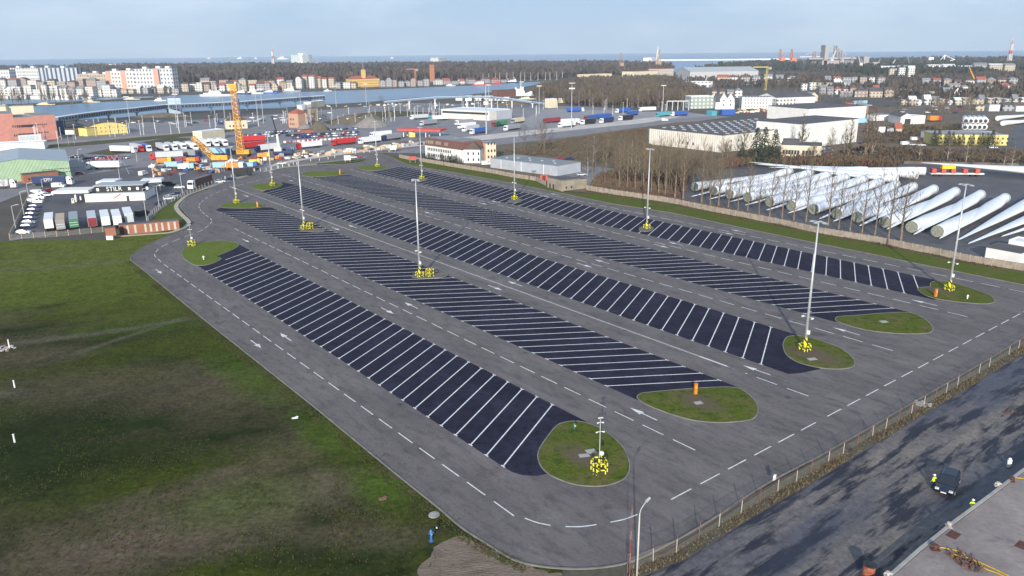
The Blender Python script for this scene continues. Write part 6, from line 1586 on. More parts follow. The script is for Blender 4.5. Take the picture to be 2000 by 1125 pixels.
for i in range(12):
    far = E2[i]
    blade((far[0] - 4, far[1] + 1), T1[i], odn[i] + ' blade from the left with its tip towards the fence', r=1.75, net=False, tz=.8)
for i, (rt, tp) in enumerate([((2035, 392), (1870, 474)), ((2100, 398), (1890, 481)), ((2170, 400), (1955, 467)), ((2230, 440), (2010, 500))]):
    blade(rt, tp, ['right of the netted blades, its tip far forward', 'second right of the netted blades, tip nearest the site cabin', 'third right of the netted blades', 'cut by the right edge behind the site cabins'][i] + ', white blade', net=False, tz=.8)
for i, (rt, tp) in enumerate([((1805, 346), (1500, 334)), ((1770, 352), (1475, 328)), ((1725, 357), (1456, 323)), ((1690, 345), (1560, 331)), ((1790, 354), (1640, 340)), ((1750, 362), (1600, 345))]):
    blade(rt, tp, odn[i] + ' of the blades lying crosswise at the back of the yard', net=False, group='blades lying crosswise at the back', z=2.6, tz=1.8, wide=1.1)
# big blade on a transporter
a = (2160, 352)
blade((2070, 354), (1796, 330), 'very long white blade on a transporter, its tip banded red', r=2.3, net=False, z=3.6, tz=3.0, wide=1.2)
t = thing('blade_transporter', 'red and white transporter frame with an orange box under the long blade tip', 'trailer', G(1868, 344), R(-6))
mb = MB(); mb.box(0, 0, .9, 22, 1.8, .5); mb.build('frame', m_white, t); 
for k, x in enumerate((-10, -6, -2, 3, 8)):
    mb = MB(); mb.box(x, 0, 1.4, 1.8, 2.6, 1.9); mb.build('red_clamp', w_red, t)
MB().box(-4, .2, 3.2, 5.5, 2.2, 1.6).build('orange_box', P_('yellow'), t)
for x in (-9, -7, 6, 8):
    MB().tube((x, -1.1, .5), (x, 1.1, .5), .5, n=8).build('wheel', m_tyre, t)
# stack of tower sections far right
k = 0
for row, zz in ((0, 2.1), (1, 6.2)):
    for i in range(5 - row * 0):
        g = G(1884 + i * 9.4, 254.5); t = thing('tower_section', ['bottom', 'top'][row] + ' layer tower section, ' + odn[i] + ' from the left, beside the dark yard', 'tower section', g, R(62), 'stacked white tower sections')
        MB().tube((0, 0, zz), (30, 0, zz), 2.0, 1.6, n=18).build('tube', m_blade, t, True); mb = MB(); mb.tube((-.1, 0, zz), (.1, 0, zz), 1.2, n=14); mb.build('end_opening', m_dark, t)
blade((1948, 236), (2060, 222), 'white blade lying behind the stacked tower sections', net=False, r=1.8); blade((1958, 246), (2080, 232), 'white blade lying right of the stacked tower sections', net=False, r=1.8)
#@@END3

#@@TREES
# ---------------------------------------------------------------- trees
m_bark = mat('bark', (0.26, 0.20, 0.14), 0.95, (0.09, 0.07, 0.05), 1.5)
m_twig = mat('twigs', (0.155, 0.125, 0.075), 0.95, (0.10, 0.08, 0.052), .5)
m_twig2 = mat('brown_twigs', (0.125, 0.09, 0.068), 0.95, (0.08, 0.058, 0.046), .5)
m_birch = mat('birch_bark', (0.42, 0.37, 0.32), 0.9)
m_con = mat('conifer_needles', (0.018, 0.03, 0.016), 0.95, (0.03, 0.042, 0.02), .8)
def tree_meshes(seed, h, style, tk=1.0):
    rnd = random.Random(seed); tr_ = MB(); tw = MB()
    def seg(mb, a, b, r0, r1, n):
        mb.tube(a, b, r0, r1, n=n, cap=False)
    p = Vector((0, 0, -.2)); d = Vector((0, 0, 1)); r = h * .011
    pts = [p.copy()]; n = 9
    for i in range(n):
        q = p + (d + Vector((rnd.uniform(-.06, .06), rnd.uniform(-.06, .06), 0))) * (h * .93 / n)
        seg(tr_, p, q, r * (1 - i / n) + .03, r * (1 - (i + 1) / n) + .03, 6); p = q; pts.append(p.copy())
    def branch(a, dr, L_, r_, lev):
        k = 3; cur = a.copy(); dd = dr.normalized(); out = []
        for i in range(k):
            up = .16 if style != 'spread' else .06
            dd = (dd + Vector((rnd.uniform(-.16, .16), rnd.uniform(-.16, .16), up + rnd.uniform(-.05, .1)))).normalized()
            nx = cur + dd * (L_ / k); seg(tr_ if lev == 0 else tw, cur, nx, r_ * (1 - i / k * .6), r_ * (1 - (i + 1) / k * .6), 3 if lev else 4); cur = nx; out.append((cur.copy(), dd.copy()))
        if lev < 2:
            m = (6, 7)[lev]
            for j in range(m):
                c, cd = out[min(k - 1, int(rnd.random() * k * 1.1))]; c = c - cd * rnd.random() * L_ / k
                s = Vector((rnd.uniform(-1, 1), rnd.uniform(-1, 1), rnd.uniform(-.1, .9))).normalized()
                branch(c, (cd * .8 + s * .75), L_ * rnd.uniform(.42, .6), r_ * .5, lev + 1)
    nb = 20 if style != 'spread' else 15
    z0 = {'slim': .28, 'spread': .25, 'column': .12}[style]
    for i in range(nb):
        f = z0 + (1 - z0) * (i + rnd.random() * .6) / nb
        ix = min(n - 1, int(f * n)); a = pts[ix].lerp(pts[ix + 1], f * n - ix if f * n - ix < 1 else 1)
        an = i * 2.4 + rnd.random(); el = {'slim': .9, 'spread': .55, 'column': 2.2}[style]
        L_ = h * {'slim': .24, 'spread': .38, 'column': .17}[style] * (1.15 - .8 * f) * rnd.uniform(.8, 1.2)
        branch(a, Vector((math.cos(an), math.sin(an), el)), L_, h * .0062 * tk * (1.25 - f), 0)
    return tr_, tw
TREES = []
for sd_, h, st, bm_, tm_ in [(1, 20, 'slim', m_bark, m_twig), (2, 20, 'slim', m_bark, m_twig), (3, 20, 'slim', m_bark, m_twig), (4, 20, 'spread', m_bark, m_twig2), (5, 20, 'spread', m_bark, m_twig2),
                             (6, 20, 'column', m_bark, m_twig), (7, 20, 'column', m_bark, m_twig2), (8, 20, 'spread', m_birch, m_twig2), (9, 20, 'slim', m_bark, m_twig), (10, 20, 'slim', m_bark, m_twig), (11, 20, 'slim', m_bark, m_twig)]:
    a, b = tree_meshes(sd_, h, st, .62 if sd_ > 8 else 1.0); TREES.append((a.mesh('trunk', bm_), b.mesh('crown', tm_)))
def conifer_mesh(seed):
    rnd = random.Random(seed); mb = MB()
    for i in range(900):
        f = rnd.random() ** .8; z = .06 + .94 * f; R_ = .24 * (1 - f) ** .85 + .015; a = rnd.random() * 6.28; r = R_ * rnd.uniform(.45, 1.05)
        x, y = r * math.cos(a), r * math.sin(a); s = .05 * (1.2 - f * .7); t_ = rnd.uniform(-.5, .5)
        mb.add([(x, y, z), (x + s * math.cos(a + t_), y + s * math.sin(a + t_), z - s * .8), (x + s * math.cos(a + t_ + .9), y + s * math.sin(a + t_ + .9), z - s * .3)], [(0, 1, 2)])
    return mb.mesh('crown', m_con)
CON = [conifer_mesh(i) for i in range(3)]
cm_ = MB(); cm_.tube((0, 0, -.02), (0, 0, .9), .025, .005, n=6); CTR = cm_.mesh('trunk', m_bark)
def tree(px, py, top, ti, label, group, sx=1.0, name='bare_tree', h=None, cat='tree'):
    h = h or hgt((px, py), top); t = thing(name, label, cat, G(px, py), random.random() * 6.28, group); s = h / 20
    t.scale = (s * sx, s * sx, s)
    inst('trunk', TREES[ti][0], t); inst('crown', TREES[ti][1], t); return t
def conifer(px, py, h, label, group, w=1.0):
    t = thing('conifer', label, 'tree', G(px, py), random.random() * 6, group); t.scale = (h * w, h * w, h)
    inst('trunk', CTR, t); inst('crown', random.choice(CON), t)
gr_ = 'bare poplars in a row behind the concrete fence'
rowt = [(1209, 372, 262), (1225, 373, 270), (1240, 375, 258), (1256, 376, 262), (1272, 379, 268), (1286, 381, 256), (1299, 383, 262), (1318, 387, 250), (1334, 392, 256), (1370, 399, 262), (1387, 403, 300), (1403, 405, 285), (1422, 411, 300), (1441, 414, 330), (1460, 417, 300),
        (1482, 420, 345), (1503, 423, 315), (1527, 426, 305), (1550, 430, 318), (1574, 434, 300), (1617, 441, 310), (1638, 448, 335), (1660, 452, 338), (1683, 458, 330), (1708, 463, 322), (1735, 467, 320), (1759, 471, 335)]
for i, (px, py, tp) in enumerate(rowt):
    lab = 'bare poplar in the row behind the concrete fence' + ('' if i < 9 else ', in front of the turbine blades')
    tree(px, py, tp, i % 3 + 8, lab, gr_ + (', left part' if i < 9 else ', before the blades'), 1.05 if i not in (26, 15) else 1.5)
rnd = random.Random(44)
gi_ = 'bare trees of the thicket left of the turbine blades'
for i in range(62):
    f = rnd.random(); x = 1150 + 265 * f + rnd.uniform(-8, 8); y = 366 - 58 * rnd.random() * (1 - .25 * f) + 10 * f
    tree(x, y, 0, rnd.choice([8, 9, 10, 3, 7, 8]), 'bare tree in the thicket between the grey warehouse and the turbine blades', gi_, 1.15, h=rnd.uniform(9, 18))
for i in range(30):
    x = rnd.uniform(1415, 1640); y = rnd.uniform(312, 322)
    tree(x, y, 0, rnd.choice([3, 4, 2]), 'low bare tree in the hedge between the blades and the factory office', 'low bare trees behind the blade yard', 1.3, h=rnd.uniform(5, 12))
for px, py, tp, ti, sx, lab in [(1055, 294, 236, 4, 1.0, 'big bare spreading tree in front of the maroon lorry'), (1063, 300, 232, 3, 1.0, 'big bare spreading tree just right of the other one before the lorries'), (1025, 290, 243, 3, .9, 'bare tree with an old orange crown left of the big spreading pair'),
                               (1655, 312, 225, 5, 1.6, 'tall columnar poplar in front of the nearer white hall'), (1690, 308, 212, 6, 1.8, 'tall columnar poplar right of the white halls, the left one'), (1703, 306, 205, 6, 1.8, 'tall columnar poplar right of the white halls, the right one'),
                               (1565, 300, 218, 5, 1.7, 'tall columnar poplar between warehouse and factory office'), (1452, 305, 235, 1, 1.2, 'tall bare tree between the huge warehouse and the conifers'), (1410, 318, 262, 0, 1.2, 'bare tree in front of the warehouse corner'),
                               (1622, 300, 245, 2, 1, 'slim bare tree left of the poplar before the white hall'), (1648, 298, 240, 1, 1, 'slim bare tree right beside the poplar before the white hall'), (1730, 296, 262, 3, 1, 'bare tree left of the parked vans'), (1880, 260, 225, 4, 1.3, 'big bare tree left of the stacked tower sections'),
                               (1835, 262, 220, 3, 1.3, 'big bare tree behind the grey shed'), (1795, 312, 270, 8 - 1, 1, 'bare birch left of the long red banded blade'), (1850, 318, 262, 7, 1, 'bare birch above the orange box, left'), (1885, 322, 272, 7, 1, 'bare birch above the orange box, right'), (1944, 296, 262, 4, 1, 'bare tree at the right end of the yellow depot'),
                               (1960, 328, 285, 7, 1, 'leaning birch near the right edge, left one'), (1975, 328, 280, 7, 1, 'leaning birch near the right edge, right one'), (1785, 362, 325, 3, 1.4, 'low bushy tree among the rear turbine blades'), (652, 256, 228, 4, 1.3, 'dark bushy tree in front of the brown heap'), (676, 256, 232, 3, 1, 'small bare tree right of the dark bushy tree'),
                               (760, 245, 208, 4, 1.3, 'bare spreading tree right of the gravel heap'), (745, 204, 186, 4, 1.5, 'small bushy tree at the start of the arched walkway'), (10, 374, 348, 3, 1.4, 'bare bush by the lorry at the left edge'), (388, 350, 330, 3, 1.5, 'bare bush behind the brown trailer'), (330, 352, 330, 4, 1.5, 'bare bush right of the white van'),
                               (1918, 330, 282, 1, 1, 'slim bare tree above the long blade, right of the birches'), (1822, 320, 285, 2, 1, 'slim bare tree above the banded blade tip')]:
    tree(px, py, tp, ti, lab, None, sx)
for i in range(15):
    x = 563 + i * 5.2 + rnd.uniform(-2, 2)
    if not (565 < x < 600):
        tree(x, 243 + rnd.uniform(-3, 3), 0, i % 3, 'slim bare tree beside the ruined brick villa', 'slim bare trees beside the brick villa', .8, h=rnd.uniform(8, 13))
for px, py, h, lab in [(1447, 322, 11, 'dark spruce farthest left of the group before the warehouse'), (1475, 322, 18, 'tall dark spruce, left of the pair before the warehouse'), (1490, 321, 18, 'tall dark spruce, right of the pair before the warehouse'), (1510, 321, 17, 'dark spruce standing next to the factory office')]:
    conifer(px, py, h, lab, 'dark spruces before the warehouse', 1.0)
for i, x in enumerate([1822, 1831, 1850, 1859, 1869, 1878, 1898, 1916, 1926, 1936]):
    conifer(x, 285, rnd.uniform(6, 10), 'small dark conifer in front of the yellow depot', 'conifers in front of the yellow depot', 1.1)
for i in range(26):
    x = 824 + i * 3.1; y = 308.5 + (x - 824) * .135
    if rnd.random() < .15:
        continue
    conifer(x, y + 1.5, rnd.uniform(2.5, 4.6), 'small conifer of the hedge below the white villa', 'conifer hedge below the white villa', .9)

# scrub and thickets (nobody could count them)
def brush(name, label, poly, n, hmin, hmax, mats, seed, spread=.8, blades=7, cat='undergrowth', sc=1.0, base_z=0.0):
    """many low many-stemmed bushes inside a polygon of photo points"""
    rnd = random.Random(seed); P = gp(poly); mb = MB()
    x0, x1 = min(p.x for p in P), max(p.x for p in P); y0, y1 = min(p.y for p in P), max(p.y for p in P)
    def inside(x, y):
        c = False; j = len(P) - 1
        for i in range(len(P)):
            if (P[i].y > y) != (P[j].y > y) and x < (P[j].x - P[i].x) * (y - P[i].y) / (P[j].y - P[i].y) + P[i].x:
                c = not c
            j = i
        return c
    k = 0; tries = 0; V_, F_, M_ = mb.v, mb.f, mb.m
    while k < n and tries < n * 30:
        tries += 1; x = rnd.uniform(x0, x1); y = rnd.uniform(y0, y1)
        if not inside(x, y):
            continue
        k += 1; dn = noise.noise(Vector((x * .012, y * .012, seed))); h = rnd.uniform(hmin, hmax) * (1 + .35 * dn)
        mi = min(len(mats) - 1, max(0, int((dn * .9 + rnd.random()) * len(mats))))
        for b in range(blades):
            a = rnd.random() * 6.28; lean = h * spread * rnd.uniform(.1, .55); z0 = h * rnd.uniform(0, .45); zz = h * rnd.uniform(.55, 1.02) ; w = h * rnd.uniform(.03, .085) * sc
            cx = x + math.cos(a) * lean * .4; cy = y + math.sin(a) * lean * .4; tx = x + math.cos(a) * lean; ty = y + math.sin(a) * lean; b2 = rnd.random() * 3.14
            dx, dy = math.cos(b2) * w, math.sin(b2) * w; o = len(V_)
            V_ += [(cx - dx * .3, cy - dy * .3, base_z + z0), (cx + dx * .3, cy + dy * .3, base_z + z0), (tx + dx, ty + dy, base_z + zz * .85), (tx, ty, base_z + zz), (tx - dx, ty - dy, base_z + zz * .8)]
            F_.append((o, o + 1, o + 2, o + 3, o + 4)); M_.append(mi)
    o = mb.build(name, mats); tag(o, label, cat, kind='stuff'); return o
m_b1 = mat('bush_brown', (0.135, 0.095, 0.062), 1, (0.085, 0.062, 0.045), .3); m_b2 = mat('bush_olive', (0.12, 0.10, 0.05), 1, (0.08, 0.07, 0.04), .3); m_b3 = mat('bush_red', (0.12, 0.062, 0.045), 1)
m_b4 = mat('bush_dark', (0.05, 0.038, 0.032), 1)
brush('thicket', 'brown thicket between the villa, the new road and the huge warehouse', [(970, 300), (1110, 272), (1262, 252), (1262, 280), (1300, 300), (1400, 318), (1330, 345), (1180, 318), (1060, 305)], 4200, .8, 2.2, [m_b1, m_b2, m_b2, m_b3], 1, spread=1.2, sc=1.2)
brush('thicket', 'olive brown bushes along the foot of the poplars', [(1150, 372), (1170, 345), (1240, 330), (1340, 335), (1345, 360), (1330, 388), (1250, 380), (1200, 376)], 2600, 1.0, 3.0, [m_b1, m_b3, m_b2], 2, spread=1.0, sc=1.2)
brush('hedge_growth', 'reddish low growth between blade yard and factory office', [(1400, 326), (1450, 316), (1620, 318), (1700, 318), (1760, 330), (1640, 328), (1470, 322), (1410, 332)], 2400, 1.5, 4.5, [m_b1, m_b2, m_b3], 3, sc=1.2)
brush('hedge_growth', 'brown growth along the railway right of the office', [(1620, 306), (1700, 290), (1830, 296), (2050, 300), (2050, 322), (1800, 320), (1620, 318)], 2400, 1.0, 3.4, [m_b1, m_b4, m_b2], 4, sc=1.2)
brush('hedge_growth', 'dark growth round the white halls and depot', [(1690, 280), (1700, 250), (1760, 248), (1880, 250), (1870, 262), (1800, 266), (1760, 280)], 1500, 1, 3, [m_b4, m_b1, m_b2], 5, sc=1.2)
brush('hedge_growth', 'red brown growth along the inside of the concrete fence', [(1150, 370), (1200, 378), (1300, 392), (1400, 412), (1500, 430), (1500, 427), (1400, 408), (1300, 388), (1200, 372)], 900, .6, 1.8, [m_b3, m_b1], 6)
# woods -----------------------------------------------------------
m_f1 = mat('far_wood_purple', (0.082, 0.064, 0.066), 1, (0.055, 0.045, 0.046), .03); m_f2 = mat('far_wood_brown', (0.10, 0.078, 0.06), 1, (0.07, 0.055, 0.044), .03); m_f3 = mat('far_wood_dark', (0.045, 0.042, 0.035), 1); m_f4 = mat('far_pines', (0.025, 0.04, 0.026), 1)
m_floor = mat('wood_floor', (0.06, 0.046, 0.042), 1, (0.045, 0.036, 0.033), .01)
def wood(name, label, poly, n, hmin, hmax, mats, seed, floor_z=-.04, **k):
    gsheet('wood_floor', poly, floor_z, m_floor)
    brush(name, label, poly, n, hmin, hmax, mats, seed, spread=.75, cat='wood', **k)
wood('far_wood', 'wide purple brown wood on the far bank reaching to the sea', [(180, 141), (360, 166), (600, 161), (690, 158), (790, 160), (860, 160), (1010, 157), (1160, 150), (1310, 146), (1300, 132), (1200, 128.5), (1000, 129), (700, 131), (420, 132), (150, 134)], 11000, 14, 23, [m_f1, m_f1, m_f2, m_f3], 10, sc=2.2, blades=6)
wood('brown_wood', 'brown wood right of the terminal, before the houses', [(1120, 206), (1085, 196), (1040, 188), (1060, 172), (1150, 160), (1300, 158), (1345, 172), (1380, 190), (1340, 205), (1290, 209), (1200, 207)], 3000, 8, 14, [m_f2, m_f1, m_b2, m_f2], 11, sc=1.4, blades=9)
wood('right_wood', 'long brown wood stretching to the right edge', [(1340, 158), (1500, 150), (1640, 146), (1800, 148), (2200, 140), (2300, 200), (1900, 200), (1760, 194), (1700, 186), (1560, 172), (1400, 172)], 5200, 6, 12, [m_f2, m_f1, m_f3, m_f2], 12, sc=1.6, blades=8)
wood('pine_wood', 'dark green pine wood on the right horizon', [(1640, 148), (1700, 140), (1850, 140), (1980, 132), (2300, 126), (2300, 138), (1990, 144), (1850, 152), (1700, 154)], 3000, 14, 20, [m_f4, m_f3, m_f4], 13, sc=2.2, blades=8)
wood('horizon_wood', 'thin dark wood on the right horizon by the sea', [(1360, 138), (1480, 128), (1700, 121), (2000, 120), (2400, 116), (2400, 124), (2000, 128), (1800, 134), (1600, 140)], 4500, 14, 22, [m_f3, m_f1, m_f4], 14, sc=2.6, blades=6)
wood('horizon_wood', 'thin dark wood behind the white apartment blocks', [(-400, 142), (-400, 135), (0, 134.5), (200, 134), (220, 140), (100, 143)], 1500, 14, 20, [m_f1, m_f3], 15, sc=2.4, blades=6)
# poplars on the far bank, one by one
for i, x in enumerate([4, 9, 26, 32, 37, 42, 47, 56, 84, 90, 97, 104, 108, 118, 126, 138, 142, 148, 166, 171]):
    tree(x, 205.5 - x * .03 + rnd.uniform(-1, 1), 0, rnd.choice([5, 6]), 'bare columnar poplar on the grassy far bank in front of the white houses', 'bare poplars on the far river bank', 1.9 if x in (138, 142, 166, 171) else 1.3, h=rnd.uniform(17, 25))
for i in range(44):
    x = rnd.uniform(1125, 1335); y = 209 - (abs(x - 1230) * .02) + rnd.uniform(-2, 3)
    tree(x, y, 0, rnd.choice([2, 3, 4, 7, 7, 1]), 'bare tree at the near edge of the brown wood beyond the blue lorries', 'bare trees at the edge of the brown wood', 1.2, h=rnd.uniform(11, 19))
for i in range(22):
    x = rnd.uniform(1040, 1120); y = rnd.uniform(196, 203)
    tree(x, y, 0, rnd.choice([3, 4, 7]), 'bare tree behind the small cream huts by the curved walkway', 'bare trees behind the cream huts', 1.3, h=rnd.uniform(8, 13))
for i in range(60):
    x = rnd.uniform(1345, 1990); y = rnd.uniform(196, 216) if x > 1800 else rnd.uniform(176, 190) if x < 1540 else rnd.uniform(185, 203)
    tree(x, y, 0, rnd.choice([3, 4, 7, 2]), 'bare tree between the houses at the edge of the right hand wood', 'bare trees between the houses on the right', 1.4, h=rnd.uniform(8, 16))

#@@FAR
# ---------------------------------------------------------------- far town
def grid_mat(name, wall, win, sx, sz, tint=None):
    """far facade: wall with a window grid too small to build pane by pane"""
    m = bpy.data.materials.new(name); m.use_nodes = True; t = m.node_tree; b = t.nodes['Principled BSDF']; b.inputs['Roughness'].default_value = .8
    co = t.nodes.new('ShaderNodeTexCoord'); mp_ = t.nodes.new('ShaderNodeSeparateXYZ'); t.links.new(co.outputs['Object'], mp_.inputs[0])
    def band(sock, period, frac):
        a = t.nodes.new('ShaderNodeMath'); a.operation = 'DIVIDE'; a.inputs[1].default_value = period; t.links.new(sock, a.inputs[0])
        f = t.nodes.new('ShaderNodeMath'); f.operation = 'FRACT'; t.links.new(a.outputs[0], f.inputs[0])
        g = t.nodes.new('ShaderNodeMath'); g.operation = 'LESS_THAN'; g.inputs[1].default_value = frac; t.links.new(f.outputs[0], g.inputs[0]); return g.outputs[0]
    ad = t.nodes.new('ShaderNodeMath'); ad.operation = 'ADD'; t.links.new(mp_.outputs[0], ad.inputs[0]); t.links.new(mp_.outputs[1], ad.inputs[1])
    h = band(ad.outputs[0], sx, .45); v = band(mp_.outputs[2], sz, .5)
    mu = t.nodes.new('ShaderNodeMath'); mu.operation = 'MULTIPLY'; t.links.new(h, mu.inputs[0]); t.links.new(v, mu.inputs[1])
    mi = t.nodes.new('ShaderNodeMix'); mi.data_type = 'RGBA'; mi.inputs[6].default_value = (*wall, 1); mi.inputs[7].default_value = (*win, 1); t.links.new(mu.outputs[0], mi.inputs[0])
    out = mi.outputs[2]
    if tint:
        h2 = band(ad.outputs[0], sx * 7.3, .22); m2 = t.nodes.new('ShaderNodeMix'); m2.data_type = 'RGBA'; m2.inputs[7].default_value = (*tint, 1); t.links.new(h2, m2.inputs[0]); t.links.new(out, m2.inputs[6]); out = m2.outputs[2]
    t.links.new(out, b.inputs['Base Color']); return m
g_white = grid_mat('white_flats', (.60, .60, .59), (.10, .12, .15), 5.4, 5.8); g_tint = grid_mat('white_salmon_flats', (.60, .58, .55), (.14, .14, .16), 5.4, 5.8, (.55, .30, .22)); g_balc = grid_mat('balcony_flats', (.42, .46, .53), (.06, .08, .12), 9.0, 90)
g_beige = grid_mat('beige_flats', (.46, .37, .29), (.14, .11, .10), 4.6, 5.8); g_old = grid_mat('old_town_houses', (.55, .50, .44), (.14, .12, .12), 2.8, 3.0); g_tower = grid_mat('hotel_tower', (.74, .76, .74), (.13, .26, .22), 90, 3.4)
def far_block(px0, px1, ybase, top, dep, m, label, cat='apartment block', roof=r_grey, kind='flat', rh=2.5, dy=0, group=None, name='apartment_block', lift=None):
    a = (px0, ybase); b = (px1, ybase + dy)
    t, W_, D_, h = building(name, label, cat, a, b, dep, top, m, roof, kind, rh=rh, group=group, parapet=.6)
    return t, W_, D_, h
FB = [(-60, 24, 172, 137, 14, g_white, 'white apartment slab at the left edge behind the poplars'), (24, 52, 168, 133, 14, g_white, 'white slab block with a plain gable, second from the left'), (52, 80, 168, 133, 14, g_white, 'white slab block next to the blue balconied one'),
      (80, 95, 168, 132.5, 30, g_balc, 'narrow white and blue block at the start of the balconied slab'), (95, 155, 170, 133, 14, g_balc, 'long apartment slab with dark balconies'), (155, 175, 170, 145, 14, g_beige, 'beige apartment block, left of three'), (175, 197, 171, 143, 14, g_beige, 'beige apartment block, middle of three'), (197, 213, 171, 145, 14, g_beige, 'beige apartment block, right of three'),
      (211, 240, 176, 139, 14, g_tint, 'white and salmon flats, first section from the left'), (240, 266, 177, 138, 14, g_tint, 'white and salmon flats, second section'), (266, 304, 178, 135, 14, g_white, 'white section of the long flats, in the middle'), (304, 318, 178, 134, 14, g_tint, 'salmon striped section near the right end of the long flats'), (318, 341, 179, 134, 14, g_white, 'last white section with gable end of the long flats')]
for x0, x1, yb, tp, dep, m, lab in FB:
    t, W_, D_, h = far_block(x0, x1, yb, tp, dep, m, lab, group='white high flats across the river')
    mb = MB(); mb.box(W_ * .5, D_ * .5, h, 7, 6, 3.4); mb.build('roof_house', w_white, t)
building('apartment_block', 'shaded gable wing at the right end of the long flats', 'apartment block', (341, 178), (351, 176), 20, 135, g_balc, r_grey)
rnd = random.Random(77)
def house_row(x0, x1, yb, n, hm, hM, label, group, mats, roofs, dep=9, kinds=('gx', 'hip', 'gy', 'flat'), slope=0.0, adj=None):
    x = x0; w = (x1 - x0) / n
    for i in range(n):
        ww = w * rnd.uniform(.62, .98); a = (x, yb + slope * (x - x0) + rnd.uniform(-.6, .6)); h = rnd.uniform(hm, hM); nm = rnd.randrange(len(mats)); nr = rnd.randrange(len(roofs))
        building('town_house', (adj or ['white', 'cream', 'brick', 'grey'])[nm % 4] + ' house ' + label, 'house', a, (x + ww, a[1] + slope * ww), dep, 0, mats[nm], roofs[nr], rnd.choice(kinds), rh=rnd.uniform(2, 4), group=group, h=h, parapet=.3)
        x += w
hw = [grid_mat('white_town', (.60, .59, .56), (.10, .10, .12), 3.8, 3.4), grid_mat('cream_town', (.46, .40, .31), (.12, .11, .11), 3.8, 3.4), grid_mat('brick_town', (.27, .21, .18), (.42, .40, .37), 4.2, 3.6), grid_mat('grey_town', (.33, .33, .34), (.09, .09, .11), 3.8, 3.4)]
rr = [r_red, r_brown, r_grey, r_dark, r_brown, r_grey]
house_row(-20, 235, 189, 15, 9, 16, 'in the white waterfront terrace before the high flats', 'waterfront houses before the flats', [hw[0], hw[0], hw[3], hw[0]], [r_grey, r_white, r_grey, r_red], kinds=('flat', 'gx', 'flat'), adj=['white', 'plain white', 'grey', 'pale white'])
house_row(0, 180, 193.5, 9, 3, 5, 'low on the quay under the poplars', 'low quay sheds under the poplars', [hw[0], w_white], [r_white, r_grey], kinds=('flat',), adj=['small white', 'plain white'])
house_row(-20, 210, 181, 12, 14, 20, 'in the second waterfront row under the flats', 'second row of waterfront houses', [hw[0], hw[1], hw[2], hw[3]], rr)
house_row(208, 350, 182, 10, 4, 8, 'at the foot of the long white flats', 'low houses at the foot of the flats', [hw[0], hw[1], hw[3]], [r_white, r_grey, r_brown], kinds=('flat', 'gx'), adj=['white', 'cream', 'grey'])
house_row(355, 575, 178.5, 15, 7, 13, 'on the wooded far quay behind the white ships', 'houses on the far quay behind the ships', hw, rr, slope=-.012)
house_row(392, 560, 170, 9, 8, 12, 'half hidden in the wood behind the quay houses', 'houses half hidden in the far wood', hw, rr, slope=-.01)
house_row(578, 655, 172, 6, 13, 18, 'in the tall red roofed terrace on the far quay', 'tall red roofed waterfront terrace', [hw[0], hw[1], hw[1]], [r_red, r_red, r_brown], kinds=('gy', 'gx'), adj=['white gabled', 'cream', 'cream gabled'])
house_row(655, 700, 172, 3, 6, 9, 'between the red roofed terrace and the yellow palace', 'small houses left of the palace', hw, rr)
house_row(742, 840, 170, 8, 6, 12, 'right of the yellow palace on the far quay', 'houses right of the yellow palace', hw, rr, slope=-.02)
house_row(850, 1010, 166, 10, 4, 7, 'on the quay by the red boats', 'small quay houses by the red boats', [hw[0], hw[3], hw[2]], [r_red, r_brown, r_grey], slope=-.03, adj=['white', 'grey', 'brick'])
# yellow palace with tower
t, W_, D_, h = building('palace', 'yellow waterfront palace with a red roof and square tower', 'palace', (686, 171), (742, 169), 20, 155, grid_mat('yellow_palace_wall', (.62, .42, .14), (.25, .14, .08), 3.6, 4.2), r_red, 'hip', rh=5)
MB().box(W_ * .49, 5, 0, 5.5, 5.5, 27).build('tower', wallmat('palace_yellow', (.62, .44, .16)), t); MB().tube((W_ * .49, 5, 27), (W_ * .49, 5, 40), .4, .15, n=6).build('spire', m_galv, t)
# brick chimney tower, hotel tower, white domed building
g = G(845, 160); h = hgt((845, 160), 128.5); t = thing('chimney', 'square red brick tower standing in front of the wood', 'tower', g); MB().box(0, 0, 0, 9, 9, h).build('shaft', w_brick, t); MB().box(0, 0, h, 10, 10, 2).build('cap', w_brick, t)
t, W_, D_, h = building('hotel_tower', 'white and green hotel tower rising above the wood', 'hotel', (570, 133), (592, 133), 60, 107.5, g_tower, r_white); mb = MB(); mb.box(W_ * .6, D_ * .5, h, W_ * .4, D_ * .4, 6); mb.build('plant_room', w_white, t)
building('hotel_wing', 'low wing of the hotel tower half hidden by the wood', 'hotel', (592, 133), (612, 133), 50, 121.5, g_tower, r_grey)
building('seaside_hotel', 'white stepped seaside hotel above the wood', 'hotel', (841, 131), (857, 131), 60, 113, g_white, r_white); building('seaside_hotel', 'low white seaside building left of the stepped one', 'hotel', (810, 130), (829, 130), 40, 121.5, w_white, r_white); building('seaside_hotel', 'low white seaside building right of the stepped one', 'hotel', (872, 130), (894, 130), 40, 121.5, w_white, r_white)
building('tower_house', 'white tower house above the wood behind the left flats', 'house', (212, 137), (225, 137), 40, 125.5, w_white, r_white); building('tower_house', 'tiny white round topped block on the wooded hill, right horizon', 'house', (1812, 128), (1822, 128), 40, 99, w_white, r_white, h=24); building('tower_house', 'low white roofs in the wood between the tower house and flats', 'house', (178, 137), (196, 137), 30, 129, w_white, r_white)
building('tower_house', 'low white roof above the wood left of the hotel tower', 'house', (452, 134), (468, 134), 30, 130, w_white, r_white); building('pier_building', 'white building at the landward end of the breakwater', 'building', (1256, 128), (1272, 128), 60, 113, w_white, r_white)
